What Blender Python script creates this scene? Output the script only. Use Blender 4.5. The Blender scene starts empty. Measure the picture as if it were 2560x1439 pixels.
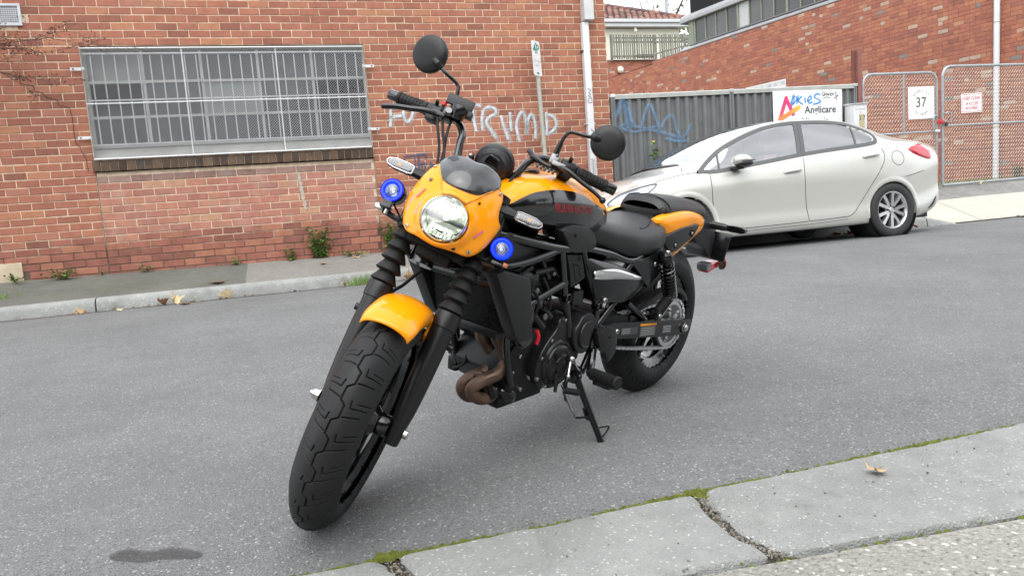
import bpy, bmesh, math, random
from mathutils import Vector, Matrix, Quaternion, noise as mnoise
R = math.radians
SC = bpy.context.scene
COL = SC.collection
random.seed(7)

# ------------------------------------------------------------------ camera
CAM_H = 0.8327
cam_d = bpy.data.cameras.new('camera')
cam = bpy.data.objects.new('camera', cam_d)
COL.objects.link(cam)
cam_d.sensor_width = 36.0
cam_d.lens = 36.0 * 1826.25 / 2560.0
cam_d.clip_start = 0.05
cam_d.clip_end = 2000
_yaw, _pit, _rol = 0.2999662, -0.119835, -0.071685
_f = Vector((math.sin(_yaw) * math.cos(_pit), math.cos(_yaw) * math.cos(_pit), math.sin(_pit)))
_r = Vector((math.cos(_yaw), -math.sin(_yaw), 0))
_u = _r.cross(_f)
_r2 = _r * math.cos(_rol) + _u * math.sin(_rol)
_u2 = -_r * math.sin(_rol) + _u * math.cos(_rol)
_m = Matrix((_r2, _u2, -_f)).transposed().to_4x4()
_m.translation = Vector((0, 0, CAM_H))
cam.matrix_world = _m
SC.camera = cam

# ------------------------------------------------------------------ sky, sun, exposure
SUN_EL, SUN_AZ = R(58), R(200)          # azimuth: compass-like, from +y clockwise
world = bpy.data.worlds.new('World')
SC.world = world
world.use_nodes = True
_nt = world.node_tree
_nt.nodes.clear()
_sky = _nt.nodes.new('ShaderNodeTexSky')
_sky.sky_type = 'NISHITA'
_sky.sun_disc = False
_sky.sun_elevation = SUN_EL
_sky.sun_rotation = SUN_AZ
_sky.air_density = 1.0
_sky.dust_density = 3.0
_sky.ozone_density = 1.0
_hs = _nt.nodes.new('ShaderNodeHueSaturation')
_hs.inputs['Saturation'].default_value = 0.22
_hs.inputs['Value'].default_value = 1.0
# broken high cloud: soft noise on the direction
_tc = _nt.nodes.new('ShaderNodeTexCoord')
_nz = _nt.nodes.new('ShaderNodeTexNoise')
_nz.inputs['Scale'].default_value = 2.2
_nz.inputs['Detail'].default_value = 6
_cr = _nt.nodes.new('ShaderNodeMapRange')
_cr.inputs[1].default_value = 0.35
_cr.inputs[2].default_value = 0.7
_cr.inputs[3].default_value = 0.75
_cr.inputs[4].default_value = 1.45
_mx = _nt.nodes.new('ShaderNodeVectorMath')
_mx.operation = 'SCALE'
_bg = _nt.nodes.new('ShaderNodeBackground')
_bg.inputs['Strength'].default_value = 0.15
_ow = _nt.nodes.new('ShaderNodeOutputWorld')
_l = _nt.links.new
_l(_sky.outputs[0], _hs.inputs['Color'])
_l(_tc.outputs['Generated'], _nz.inputs['Vector'])
_l(_nz.outputs[0], _cr.inputs[0])
_dk = _nt.nodes.new('ShaderNodeMix'); _dk.data_type = 'RGBA'        # pale cloud deck over the clear-sky model
_dk.inputs[0].default_value = 0.72
_dk.inputs[7].default_value = (6.3, 6.6, 6.9, 1)
_l(_hs.outputs[0], _dk.inputs[6])
_l(_dk.outputs[2], _mx.inputs[0])
_l(_cr.outputs[0], _mx.inputs['Scale'])
_l(_mx.outputs[0], _bg.inputs['Color'])
_l(_bg.outputs[0], _ow.inputs[0])

sun_d = bpy.data.lights.new('sun', 'SUN')
sun = bpy.data.objects.new('sun', sun_d)
COL.objects.link(sun)
sun_d.energy = 1.4
sun_d.angle = R(75)
sun_d.color = (1.0, 0.975, 0.94)
_sd = Vector((math.sin(SUN_AZ) * math.cos(SUN_EL), math.cos(SUN_AZ) * math.cos(SUN_EL), math.sin(SUN_EL)))
sun.rotation_euler = (-_sd).to_track_quat('-Z', 'Y').to_euler()
sun.location = _sd * 30

SC.view_settings.view_transform = 'Standard'
SC.view_settings.look = 'None'
SC.view_settings.exposure = 0.92
SC.view_settings.gamma = 1.0
SC.view_settings.use_curve_mapping = False
SC.render.engine = 'CYCLES'
SC.cycles.use_denoising = True
SC.cycles.max_bounces = 8
SC.cycles.transparent_max_bounces = 24
SC.cycles.caustics_reflective = False
SC.cycles.caustics_refractive = False

# ------------------------------------------------------------------ materials
MATS = {}
def nodes_of(m):
    nt = m.node_tree
    return nt, nt.nodes, nt.links.new
def mat(name, col, rough=0.6, metal=0.0, coat=0.0, var=0.0, vscale=8.0, bump=0.0, bscale=60.0, spec=None,
        emit=None, estr=0.0, coat_rough=0.03, trans=0.0, rvar=0.0, ior=None, alpha=None, detail=6, rand=0.0):
    """Principled material; var: noise variation of the base colour, bump: fine relief."""
    if name in MATS:
        return MATS[name]
    m = bpy.data.materials.new(name)
    m.use_nodes = True
    nt, N, L = nodes_of(m)
    b = N['Principled BSDF']
    b.inputs['Base Color'].default_value = (*col, 1)
    b.inputs['Roughness'].default_value = rough
    b.inputs['Metallic'].default_value = metal
    b.inputs['Coat Weight'].default_value = coat
    b.inputs['Coat Roughness'].default_value = coat_rough
    if spec is not None: b.inputs['Specular IOR Level'].default_value = spec
    if ior is not None: b.inputs['IOR'].default_value = ior
    if trans: b.inputs['Transmission Weight'].default_value = trans
    if alpha is not None: b.inputs['Alpha'].default_value = alpha
    if emit is not None:
        b.inputs['Emission Color'].default_value = (*emit, 1)
        b.inputs['Emission Strength'].default_value = estr
    geo = None
    if var or rvar or bump or rand:
        geo = N.new('ShaderNodeTexCoord')
    if var or rvar:
        nz = N.new('ShaderNodeTexNoise'); nz.inputs['Scale'].default_value = vscale; nz.inputs['Detail'].default_value = detail
        L(geo.outputs['Object'], nz.inputs['Vector'])
    if var or rand:
        mr = N.new('ShaderNodeMapRange')
        mr.inputs[1].default_value = 0.25; mr.inputs[2].default_value = 0.75
        mr.inputs[3].default_value = 1 - var; mr.inputs[4].default_value = 1 + var
        if var: L(nz.outputs[0], mr.inputs[0])
        else: mr.inputs[0].default_value = 0.5
        sc = N.new('ShaderNodeVectorMath'); sc.operation = 'SCALE'
        sc.inputs[0].default_value = col
        last = mr.outputs[0]
        if rand:
            oi = N.new('ShaderNodeObjectInfo'); g2 = N.new('ShaderNodeNewGeometry')
            ad = N.new('ShaderNodeMath'); ad.operation = 'ADD'
            L(oi.outputs['Random'], ad.inputs[0]); L(g2.outputs['Random Per Island'], ad.inputs[1])
            fr = N.new('ShaderNodeMath'); fr.operation = 'FRACT'; L(ad.outputs[0], fr.inputs[0])
            m2 = N.new('ShaderNodeMapRange'); m2.inputs[3].default_value = 1 - rand; m2.inputs[4].default_value = 1 + rand
            L(fr.outputs[0], m2.inputs[0])
            mu = N.new('ShaderNodeMath'); mu.operation = 'MULTIPLY'; L(last, mu.inputs[0]); L(m2.outputs[0], mu.inputs[1])
            last = mu.outputs[0]
        L(last, sc.inputs['Scale'])
        L(sc.outputs[0], b.inputs['Base Color'])
    if rvar:
        m3 = N.new('ShaderNodeMapRange'); m3.inputs[1].default_value = .3; m3.inputs[2].default_value = .7
        m3.inputs[3].default_value = max(0.02, rough - rvar); m3.inputs[4].default_value = min(1, rough + rvar)
        L(nz.outputs[0], m3.inputs[0]); L(m3.outputs[0], b.inputs['Roughness'])
    if bump:
        nb = N.new('ShaderNodeTexNoise'); nb.inputs['Scale'].default_value = bscale; nb.inputs['Detail'].default_value = 4
        L(geo.outputs['Object'], nb.inputs['Vector'])
        bp = N.new('ShaderNodeBump'); bp.inputs['Strength'].default_value = min(1, bump); bp.inputs['Distance'].default_value = 0.004
        L(nb.outputs[0], bp.inputs['Height']); L(bp.outputs[0], b.inputs['Normal'])
    MATS[name] = m
    return m

def ramp_mat(name, stops, rough=0.85, noise_amt=0.25, nscale=9.0, bump=0.5, bscale=120, spec=0.3, dirt=None, speck=None):
    """each island / object takes a colour from the ramp by its random number, modulated by noise"""
    m = bpy.data.materials.new(name); m.use_nodes = True
    nt, N, L = nodes_of(m); b = N['Principled BSDF']
    b.inputs['Roughness'].default_value = rough; b.inputs['Specular IOR Level'].default_value = spec
    oi = N.new('ShaderNodeObjectInfo'); g = N.new('ShaderNodeNewGeometry')
    ad = N.new('ShaderNodeMath'); ad.operation = 'ADD'; fr = N.new('ShaderNodeMath'); fr.operation = 'FRACT'
    L(oi.outputs['Random'], ad.inputs[0]); L(g.outputs['Random Per Island'], ad.inputs[1]); L(ad.outputs[0], fr.inputs[0])
    cr = N.new('ShaderNodeValToRGB'); cr.color_ramp.interpolation = 'LINEAR'
    els = cr.color_ramp.elements
    while len(els) < len(stops): els.new(0.5)
    for e, (p, c) in zip(els, stops):
        e.position = p; e.color = (*c, 1)
    L(fr.outputs[0], cr.inputs[0])
    nz = N.new('ShaderNodeTexNoise'); nz.inputs['Scale'].default_value = nscale; nz.inputs['Detail'].default_value = 8; nz.inputs['Roughness'].default_value = .65
    L(g.outputs['Position'], nz.inputs['Vector'])
    mr = N.new('ShaderNodeMapRange'); mr.inputs[1].default_value = .3; mr.inputs[2].default_value = .7
    mr.inputs[3].default_value = 1 - noise_amt; mr.inputs[4].default_value = 1 + noise_amt
    L(nz.outputs[0], mr.inputs[0])
    sc = N.new('ShaderNodeVectorMath'); sc.operation = 'SCALE'
    L(cr.outputs[0], sc.inputs[0]); L(mr.outputs[0], sc.inputs['Scale'])
    last = sc.outputs[0]
    if dirt:
        col, scale, lo, hi, amt = dirt
        n2 = N.new('ShaderNodeTexNoise'); n2.inputs['Scale'].default_value = scale; n2.inputs['Detail'].default_value = 10; n2.inputs['Roughness'].default_value = .7
        L(g.outputs['Position'], n2.inputs['Vector'])
        m2 = N.new('ShaderNodeMapRange'); m2.inputs[1].default_value = lo; m2.inputs[2].default_value = hi; m2.inputs[4].default_value = amt
        L(n2.outputs[0], m2.inputs[0])
        mx = N.new('ShaderNodeMix'); mx.data_type = 'RGBA'
        L(m2.outputs[0], mx.inputs[0]); L(last, mx.inputs[6]); mx.inputs[7].default_value = (*col, 1)
        last = mx.outputs[2]
    L(last, b.inputs['Base Color'])
    nb = N.new('ShaderNodeTexNoise'); nb.inputs['Scale'].default_value = bscale; nb.inputs['Detail'].default_value = 5
    L(g.outputs['Position'], nb.inputs['Vector'])
    bp = N.new('ShaderNodeBump'); bp.inputs['Strength'].default_value = bump; bp.inputs['Distance'].default_value = .004
    L(nb.outputs[0], bp.inputs['Height']); L(bp.outputs[0], b.inputs['Normal'])
    MATS[name] = m
    return m

# ------------------------------------------------------------------ mesh helpers
class MB:
    """collects shapes into one mesh"""
    def __init__(self):
        self.v = []; self.f = []; self.uv = None
    def add(self, v, f, M=None):
        o = len(self.v)
        self.v += [tuple(M @ Vector(p)) if M is not None else tuple(p) for p in v]
        self.f += [tuple(i + o for i in q) for q in f]
        return self
    def box(self, c, s, M=None, bev=0.0):
        x, y, z = s[0] / 2, s[1] / 2, s[2] / 2
        b = min(bev, x * .49, y * .49, z * .49)
        if b <= 0:
            v = [(c[0] + sx * x, c[1] + sy * y, c[2] + sz * z) for sx in (-1, 1) for sy in (-1, 1) for sz in (-1, 1)]
            f = [(0, 1, 3, 2), (4, 6, 7, 5), (0, 4, 5, 1), (2, 3, 7, 6), (0, 2, 6, 4), (1, 5, 7, 3)]
            return self.add(v, f, M)
        bm = bmesh.new(); bmesh.ops.create_cube(bm, size=1)
        for w in bm.verts: w.co = Vector((w.co.x * s[0] + c[0], w.co.y * s[1] + c[1], w.co.z * s[2] + c[2]))
        bmesh.ops.bevel(bm, geom=bm.edges[:], offset=b, segments=2, profile=.6, affect='EDGES')
        return self.bm(bm, M)
    def bm(self, bm, M=None):
        bm.verts.index_update()
        self.add([w.co.copy() for w in bm.verts], [tuple(w.index for w in q.verts) for q in bm.faces], M)
        bm.free(); return self
    def prism(self, pts, d0, d1, axis='y', M=None, bev=0.0):
        """outline pts (2D) extruded between d0 and d1 along axis; outline axes are the other two in order"""
        def P(a, b, d): return {'x': (d, a, b), 'y': (a, d, b), 'z': (a, b, d)}[axis]
        bm = bmesh.new()
        lo = [bm.verts.new(P(a, b, d0)) for a, b in pts]; hi = [bm.verts.new(P(a, b, d1)) for a, b in pts]
        n = len(pts)
        bm.faces.new(lo[::-1]); bm.faces.new(hi)
        for i in range(n): bm.faces.new((lo[i], lo[(i + 1) % n], hi[(i + 1) % n], hi[i]))
        bmesh.ops.recalc_face_normals(bm, faces=bm.faces[:])
        if bev > 0:
            bmesh.ops.bevel(bm, geom=bm.edges[:], offset=bev, segments=2, profile=.6, affect='EDGES', clamp_overlap=True)
        bmesh.ops.triangulate(bm, faces=[q for q in bm.faces if len(q.verts) > 4])
        return self.bm(bm, M)
    def tube(self, path, r, n=8, caps=True, M=None, closed=False):
        path = [Vector(p) for p in path]
        if not hasattr(r, '__len__'): r = [r] * len(path)
        rings = []; prev = None
        m = len(path)
        for i, p in enumerate(path):
            if closed: t = path[(i + 1) % m] - path[i - 1]
            else: t = path[min(i + 1, m - 1)] - path[max(i - 1, 0)]
            if t.length < 1e-9: t = Vector((0, 0, 1))
            t.normalize()
            if prev is None:
                a = Vector((0, 0, 1)) if abs(t.z) < .9 else Vector((1, 0, 0))
                nrm = t.cross(a).normalized()
            else:
                nrm = (prev - t * prev.dot(t))
                nrm = nrm.normalized() if nrm.length > 1e-6 else t.orthogonal().normalized()
            prev = nrm; bn = t.cross(nrm)
            rings.append([p + (nrm * math.cos(2 * math.pi * k / n) + bn * math.sin(2 * math.pi * k / n)) * r[i] for k in range(n)])
        v = [p for q in rings for p in q]; f = []
        for i in range(m if closed else m - 1):
            a, b = i * n, ((i + 1) % m) * n
            for k in range(n): f.append((a + k, a + (k + 1) % n, b + (k + 1) % n, b + k))
        if caps and not closed:
            f.append(tuple(range(n))[::-1]); f.append(tuple((m - 1) * n + k for k in range(n)))
        return self.add(v, f, M)
    def lathe(self, prof, n=32, M=None, cap=False, a0=0.0, a1=2 * math.pi, closed_prof=False):
        """profile (radius, height) turned about z"""
        full = abs(a1 - a0 - 2 * math.pi) < 1e-6
        k = n if full else n + 1
        v = []; f = []
        for i in range(k):
            a = a0 + (a1 - a0) * i / n
            v += [(r * math.cos(a), r * math.sin(a), h) for r, h in prof]
        m = len(prof)
        for i in range(n):
            a, b = i * m, ((i + 1) % k) * m
            for j in range(m if closed_prof else m - 1):
                j2 = (j + 1) % m
                f.append((a + j, b + j, b + j2, a + j2))
        if cap and full:
            f.append(tuple(i * m for i in range(k))[::-1]); f.append(tuple(i * m + m - 1 for i in range(k)))
        return self.add(v, f, M)
    def cyl(self, a, b, r, n=16, r2=None, M=None):
        return self.tube([a, b], [r, r if r2 is None else r2], n, True, M)
    def ball(self, c, r, n=12, s=(1, 1, 1), M=None):
        prof = [(math.sin(math.pi * i / n) * r, -math.cos(math.pi * i / n) * r) for i in range(n + 1)]
        T = Matrix.Translation(Vector(c)) @ Matrix.Diagonal((*s, 1))
        return self.lathe(prof, n * 2, (M @ T) if M is not None else T)
    def grid(self, rows, closed=False, M=None):
        """rows: list of equally long point lists"""
        n = len(rows[0]); v = [p for r in rows for p in r]; f = []
        for i in range(len(rows) - 1):
            for j in range(n if closed else n - 1):
                f.append((i * n + j, i * n + (j + 1) % n, (i + 1) * n + (j + 1) % n, (i + 1) * n + j))
        return self.add(v, f, M)
    def mesh(self, name, smooth=True, angle=35, weld=True):
        me = bpy.data.meshes.new(name)
        me.from_pydata([tuple(p) for p in self.v], [], self.f)
        if weld or smooth:
            bm = bmesh.new(); bm.from_mesh(me)
            if weld: bmesh.ops.remove_doubles(bm, verts=bm.verts[:], dist=1e-5)
            bmesh.ops.recalc_face_normals(bm, faces=bm.faces[:])
            if smooth:
                ca = R(angle)
                for q in bm.faces: q.smooth = True
                for e in bm.edges:
                    if len(e.link_faces) == 2 and e.calc_face_angle(0) > ca: e.smooth = False
            bm.to_mesh(me); bm.free()
        return me
    def build(self, name, material, parent=None, smooth=True, angle=35, sub=0, weld=True, solid=0.0, label=None, kind=None):
        me = self.mesh(name, smooth, angle, weld)
        if material is not None:
            me.materials.append(MATS[material] if isinstance(material, str) else material)
        o = bpy.data.objects.new(name, me); COL.objects.link(o)
        if parent is not None: o.parent = parent
        if solid:
            md = o.modifiers.new('solid', 'SOLIDIFY'); md.thickness = solid; md.offset = -1
        if sub:
            md = o.modifiers.new('sub', 'SUBSURF'); md.levels = sub; md.render_levels = sub
        if label: o['label'] = label
        if kind: o['kind'] = kind
        return o

def tag(o, label, cat=None, group=None):
    o['label'] = label
    if cat: o['category'] = cat
    if group: o['group'] = group
    return o
def thing(name, label, cat, loc=(0, 0, 0), rot=(0, 0, 0), group=None):
    o = bpy.data.objects.new(name, None); COL.objects.link(o)
    o.empty_display_size = .1
    o.location = loc; o.rotation_euler = rot
    return tag(o, label, cat, group)
def struct(o):
    o['kind'] = 'structure'; return o
def lerp(a, b, t): return a + (b - a) * t
def interp(xs, ys, x):
    if x <= xs[0]: return ys[0]
    for i in range(len(xs) - 1):
        if x <= xs[i + 1]:
            return lerp(ys[i], ys[i + 1], (x - xs[i]) / (xs[i + 1] - xs[i]))
    return ys[-1]
def sm_interp(xs, ys, x):
    """monotone-ish smooth interpolation (Catmull-Rom in the parameter)"""
    n = len(xs)
    if x <= xs[0]: return ys[0]
    if x >= xs[-1]: return ys[-1]
    for i in range(n - 1):
        if x <= xs[i + 1]: break
    h = xs[i + 1] - xs[i]; t = (x - xs[i]) / h
    def sl(j):
        if j == 0: return (ys[1] - ys[0]) / (xs[1] - xs[0])
        if j == n - 1: return (ys[-1] - ys[-2]) / (xs[-1] - xs[-2])
        d0 = (ys[j] - ys[j - 1]) / (xs[j] - xs[j - 1]); d1 = (ys[j + 1] - ys[j]) / (xs[j + 1] - xs[j])
        if d0 * d1 <= 0: return 0.0
        return 2 * d0 * d1 / (d0 + d1)
    m0, m1 = sl(i) * h, sl(i + 1) * h
    return (2*t**3 - 3*t*t + 1) * ys[i] + (t**3 - 2*t*t + t) * m0 + (-2*t**3 + 3*t*t) * ys[i+1] + (t**3 - t*t) * m1
def spline(pts, n=8, closed=False):
    """Catmull-Rom through points, n samples per span"""
    P = [Vector(p) for p in pts]; m = len(P); out = []
    for i in range(m if closed else m - 1):
        if closed: a, b, c, d = P[i - 1], P[i], P[(i + 1) % m], P[(i + 2) % m]
        else: a, b, c, d = P[max(i - 1, 0)], P[i], P[i + 1], P[min(i + 2, m - 1)]
        for k in range(n):
            t = k / n
            out.append(.5 * ((2 * b) + (c - a) * t + (2*a - 5*b + 4*c - d) * t*t + (3*b - a - 3*c + d) * t**3))
    if not closed: out.append(P[-1])
    return out
def poly2(pts, n=6, closed=True):
    return [(p.x, p.y) for p in spline([(a, b, 0) for a, b in pts], n, closed)]
def frame(o, z, x=None):
    """matrix with origin o, local z along z"""
    z = Vector(z).normalized()
    x = Vector(x) if x is not None else (Vector((0, 0, 1)) if abs(z.z) < .9 else Vector((1, 0, 0)))
    x = (x - z * x.dot(z)).normalized(); y = z.cross(x)
    m = Matrix((x, y, z)).transposed().to_4x4(); m.translation = Vector(o)
    return m
def text_mesh(s, size=1.0, align='CENTER', ext=0.0, shear=0.0, space=1.0, bold=0.0):
    c = bpy.data.curves.new('lettering', 'FONT'); c.body = s; c.size = size
    c.align_x = align; c.align_y = 'CENTER'; c.extrude = ext; c.shear = shear; c.space_character = space; c.offset = bold
    c.resolution_u = 3
    o = bpy.data.objects.new('lettering', c)
    COL.objects.link(o)
    bpy.context.view_layer.update()
    me = bpy.data.meshes.new_from_object(o)
    bpy.data.objects.remove(o); bpy.data.curves.remove(c)
    return me
def text(name, s, size, material, M, parent=None, **kw):
    me = text_mesh(s, size, **kw); me.name = name
    me.transform(M)
    me.materials.clear(); me.materials.append(MATS[material])
    o = bpy.data.objects.new(name, me); COL.objects.link(o)
    if parent is not None: o.parent = parent
    return o
def ribbon(name, pts, w, material, nrm, parent=None, taper=True, seg=5):
    """flat paint stroke along pts with width w, uv across for soft edges"""
    P = spline(pts, seg) if len(pts) > 2 else [Vector(p) for p in pts]
    nrm = Vector(nrm).normalized(); v = []; f = []; us = []
    for i, p in enumerate(P):
        t = P[min(i + 1, len(P) - 1)] - P[max(i - 1, 0)]
        s = t.cross(nrm)
        s = s.normalized() if s.length > 1e-9 else Vector((1, 0, 0))
        k = 1.0
        v += [p - s * w * .5 * k, p + s * w * .5 * k]; us += [(i / (len(P) - 1), 0), (i / (len(P) - 1), 1)]
        if i: f.append((2 * i - 2, 2 * i - 1, 2 * i + 1, 2 * i))
    me = bpy.data.meshes.new(name); me.from_pydata([tuple(p) for p in v], [], f)
    ul = me.uv_layers.new(name='UVMap')
    for lp in me.loops: ul.data[lp.index].uv = us[lp.vertex_index]
    me.materials.append(MATS[material])
    o = bpy.data.objects.new(name, me); COL.objects.link(o)
    if parent is not None: o.parent = parent
    return o
def spray_mat(name, col, dens=1.0, soft=0.5, nscale=14.0):
    m = bpy.data.materials.new(name); m.use_nodes = True
    nt, N, L = nodes_of(m); b = N['Principled BSDF']
    b.inputs['Base Color'].default_value = (*col, 1); b.inputs['Roughness'].default_value = .7
    uv = N.new('ShaderNodeUVMap'); sp = N.new('ShaderNodeSeparateXYZ'); L(uv.outputs[0], sp.inputs[0])
    def ends(out, w):
        a = N.new('ShaderNodeMath'); a.operation = 'SUBTRACT'; a.inputs[1].default_value = .5; L(out, a.inputs[0])
        c = N.new('ShaderNodeMath'); c.operation = 'ABSOLUTE'; L(a.outputs[0], c.inputs[0])
        mr = N.new('ShaderNodeMapRange'); mr.inputs[1].default_value = .5; mr.inputs[2].default_value = .5 - w
        mr.inputs[3].default_value = 0; mr.inputs[4].default_value = 1; mr.interpolation_type = 'SMOOTHSTEP'
        L(c.outputs[0], mr.inputs[0]); return mr.outputs[0]
    e1 = ends(sp.outputs[1], soft * .5); e2 = ends(sp.outputs[0], .06)
    g = N.new('ShaderNodeNewGeometry'); nz = N.new('ShaderNodeTexNoise'); nz.inputs['Scale'].default_value = nscale; nz.inputs['Detail'].default_value = 6
    L(g.outputs['Position'], nz.inputs['Vector'])
    mr = N.new('ShaderNodeMapRange'); mr.inputs[1].default_value = .3; mr.inputs[2].default_value = .62; mr.inputs[3].default_value = .45 * dens; mr.inputs[4].default_value = dens
    L(nz.outputs[0], mr.inputs[0])
    a = N.new('ShaderNodeMath'); a.operation = 'MULTIPLY'; L(e1, a.inputs[0]); L(e2, a.inputs[1])
    c = N.new('ShaderNodeMath'); c.operation = 'MULTIPLY'; L(a.outputs[0], c.inputs[0]); L(mr.outputs[0], c.inputs[1])
    L(c.outputs[0], b.inputs['Alpha'])
    MATS[name] = m; return m
# ================================================================== ground
WALL_Y = 9.577
KERB_Y = 8.3
def zroad(x, y): return sm_interp([-5, 1.0, 1.735, 2.05, 2.4, 2.9, 4.6, 6.2, 7.0, 8.3, 10], [-.012, -.012, -.010, -.003, -.012, -.020, .045, .093, .092, .006, -.05], y) + .0015 * x * min(1, max(0, y - 2.5))
def zwall(x): return interp([-8, -4, 1, 4.6, 8, 10.6, 14, 40], [.36, .33, .275, .33, .44, .525, .55, .7], x)
def zkerb(x): return zroad(x, KERB_Y) + .135
def ground_mat(name, base, speck_light, speck_dark, grain=220.0, big=1.2, bigamt=.18, rough=.9, bump=.6, extra=None, sp_amt=.5, dk_amt=.6):
    m = bpy.data.materials.new(name); m.use_nodes = True
    nt, N, L = nodes_of(m); b = N['Principled BSDF']; b.inputs['Roughness'].default_value = rough
    b.inputs['Specular IOR Level'].default_value = .35
    g = N.new('ShaderNodeNewGeometry')
    def nz(s, d=4, r=.6):
        n = N.new('ShaderNodeTexNoise'); n.inputs['Scale'].default_value = s; n.inputs['Detail'].default_value = d; n.inputs['Roughness'].default_value = r
        L(g.outputs['Position'], n.inputs['Vector']); return n.outputs[0]
    def rng(o, a, c, lo, hi):
        r = N.new('ShaderNodeMapRange'); r.inputs[1].default_value = a; r.inputs[2].default_value = c; r.inputs[3].default_value = lo; r.inputs[4].default_value = hi
        L(o, r.inputs[0]); return r.outputs[0]
    def mix(fac, a, c):
        x = N.new('ShaderNodeMix'); x.data_type = 'RGBA'; L(fac, x.inputs[0])
        if isinstance(a, tuple): x.inputs[6].default_value = (*a, 1)
        else: L(a, x.inputs[6])
        if isinstance(c, tuple): x.inputs[7].default_value = (*c, 1)
        else: L(c, x.inputs[7])
        return x.outputs[2]
    fine = nz(grain, 3, .7)
    vor = N.new('ShaderNodeTexVoronoi'); vor.inputs['Scale'].default_value = grain * 1.5; L(g.outputs['Position'], vor.inputs['Vector'])
    col = mix(rng(fine, .55, .72, 0, sp_amt), base, speck_light)
    col = mix(rng(fine, .46, .3, 0, dk_amt), col, speck_dark)
    wn = N.new('ShaderNodeMath'); wn.operation = 'GREATER_THAN'; wn.inputs[1].default_value = .975
    sp = N.new('ShaderNodeSeparateColor'); L(vor.outputs['Color'], sp.inputs[0]); L(sp.outputs[0], wn.inputs[0])
    wf = N.new('ShaderNodeMath'); wf.operation = 'MULTIPLY'; wf.inputs[1].default_value = .45; L(wn.outputs[0], wf.inputs[0])
    col = mix(wf.outputs[0], col, tuple(min(.8, c * 1.9) for c in speck_light))
    b1 = rng(nz(big, 8, .62), .3, .7, 1 - bigamt, 1 + bigamt)
    b2 = rng(nz(big * 9, 6, .6), .3, .7, 1 - bigamt * .5, 1 + bigamt * .5)
    mm = N.new('ShaderNodeMath'); mm.operation = 'MULTIPLY'; L(b1, mm.inputs[0]); L(b2, mm.inputs[1])
    sc = N.new('ShaderNodeVectorMath'); sc.operation = 'SCALE'; L(col, sc.inputs[0]); L(mm.outputs[0], sc.inputs['Scale'])
    last = sc.outputs[0]
    if extra:
        for (c, s, lo, hi, amt) in extra:
            last = mix(rng(nz(s, 8, .65), lo, hi, 0, amt), last, c)
    L(last, b.inputs['Base Color'])
    bp = N.new('ShaderNodeBump'); bp.inputs['Strength'].default_value = bump; bp.inputs['Distance'].default_value = .004
    ad = N.new('ShaderNodeMath'); ad.operation = 'SUBTRACT'; L(fine, ad.inputs[0]); L(vor.outputs['Distance'], ad.inputs[1])
    L(ad.outputs[0], bp.inputs['Height']); L(bp.outputs[0], b.inputs['Normal'])
    MATS[name] = m; return m
ground_mat('asphalt', (.165, .169, .170), (.31, .312, .305), (.045, .046, .048), grain=125, bigamt=.13, bump=1.0, sp_amt=.75, dk_amt=.8, extra=[((.215, .217, .213), .55, .5, .75, .45), ((.09, .092, .094), 1.1, .62, .8, .35)])
ground_mat('old_asphalt', (.125, .128, .112), (.19, .19, .17), (.06, .062, .055), grain=160, bigamt=.2, extra=[((.10, .115, .06), 2.5, .5, .75, .5)])
ground_mat('pebble_path', (.20, .195, .18), (.36, .34, .31), (.07, .068, .06), grain=120, bigamt=.15, extra=[((.12, .13, .07), 3, .55, .8, .4)])
ground_mat('cream_concrete', (.42, .40, .345), (.5, .48, .42), (.33, .31, .27), grain=140, bigamt=.08, bump=.25, sp_amt=.3, dk_amt=.3)
ground_mat('grey_gravel', (.20, .195, .185), (.3, .29, .28), (.1, .1, .095), grain=110, bigamt=.25)
ground_mat('kerb_concrete', (.27, .275, .265), (.36, .36, .35), (.2, .2, .19), grain=90, bigamt=.2, bump=.35, sp_amt=.3, dk_amt=.3,
           extra=[((.13, .135, .11), 5, .52, .72, .55)])
ground_mat('slab_stone', (.25, .257, .247), (.34, .345, .33), (.115, .12, .115), grain=130, big=1.6, bigamt=.16, bump=.7, dk_amt=.45,
           extra=[((.15, .155, .135), 14, .6, .72, .45), ((.40, .40, .385), 3.0, .55, .8, .4)])
ground_mat('exposed_aggregate', (.27, .26, .23), (.5, .48, .44), (.08, .078, .07), grain=75, bigamt=.1, bump=1.0, sp_amt=.8, dk_amt=.9)
ground_mat('dirt', (.085, .07, .05), (.2, .17, .13), (.03, .025, .02), grain=160, bigamt=.3, bump=1)
ground_mat('earth', (.16, .15, .12), (.22, .21, .18), (.1, .09, .07), grain=20, bigamt=.2)
mat('moss', (.12, .14, .018), .95, var=.45, vscale=60, bump=1, bscale=300)
mat('oil_stain', (.055, .056, .058), .42, var=.35, vscale=14, alpha=.55)

def sheet(name, xs, ys, zf, material):
    m = MB(); m.grid([[(x, y, zf(x, y)) for x in xs] for y in ys])
    return struct(m.build(name, material, smooth=False))
fr = lambda a, b, n: [lerp(a, b, i / n) for i in range(n + 1)]
# one wide sheet of ground under everything, out to the horizon
m = MB(); m.grid([[(x, y, -.12 if y < 4 else -.02) for x in (-600, -60, 0, 60, 600)] for y in (-600, -60, 1, 4, 60, 900)])
struct(m.build('ground', 'earth', smooth=False))
sheet('road', fr(-60, 60, 60), fr(1.735, 8.3, 60), lambda x, y: zroad(x, y) - .012 * math.exp(-((y - 1.735) / .12) ** 2), 'asphalt')
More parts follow.
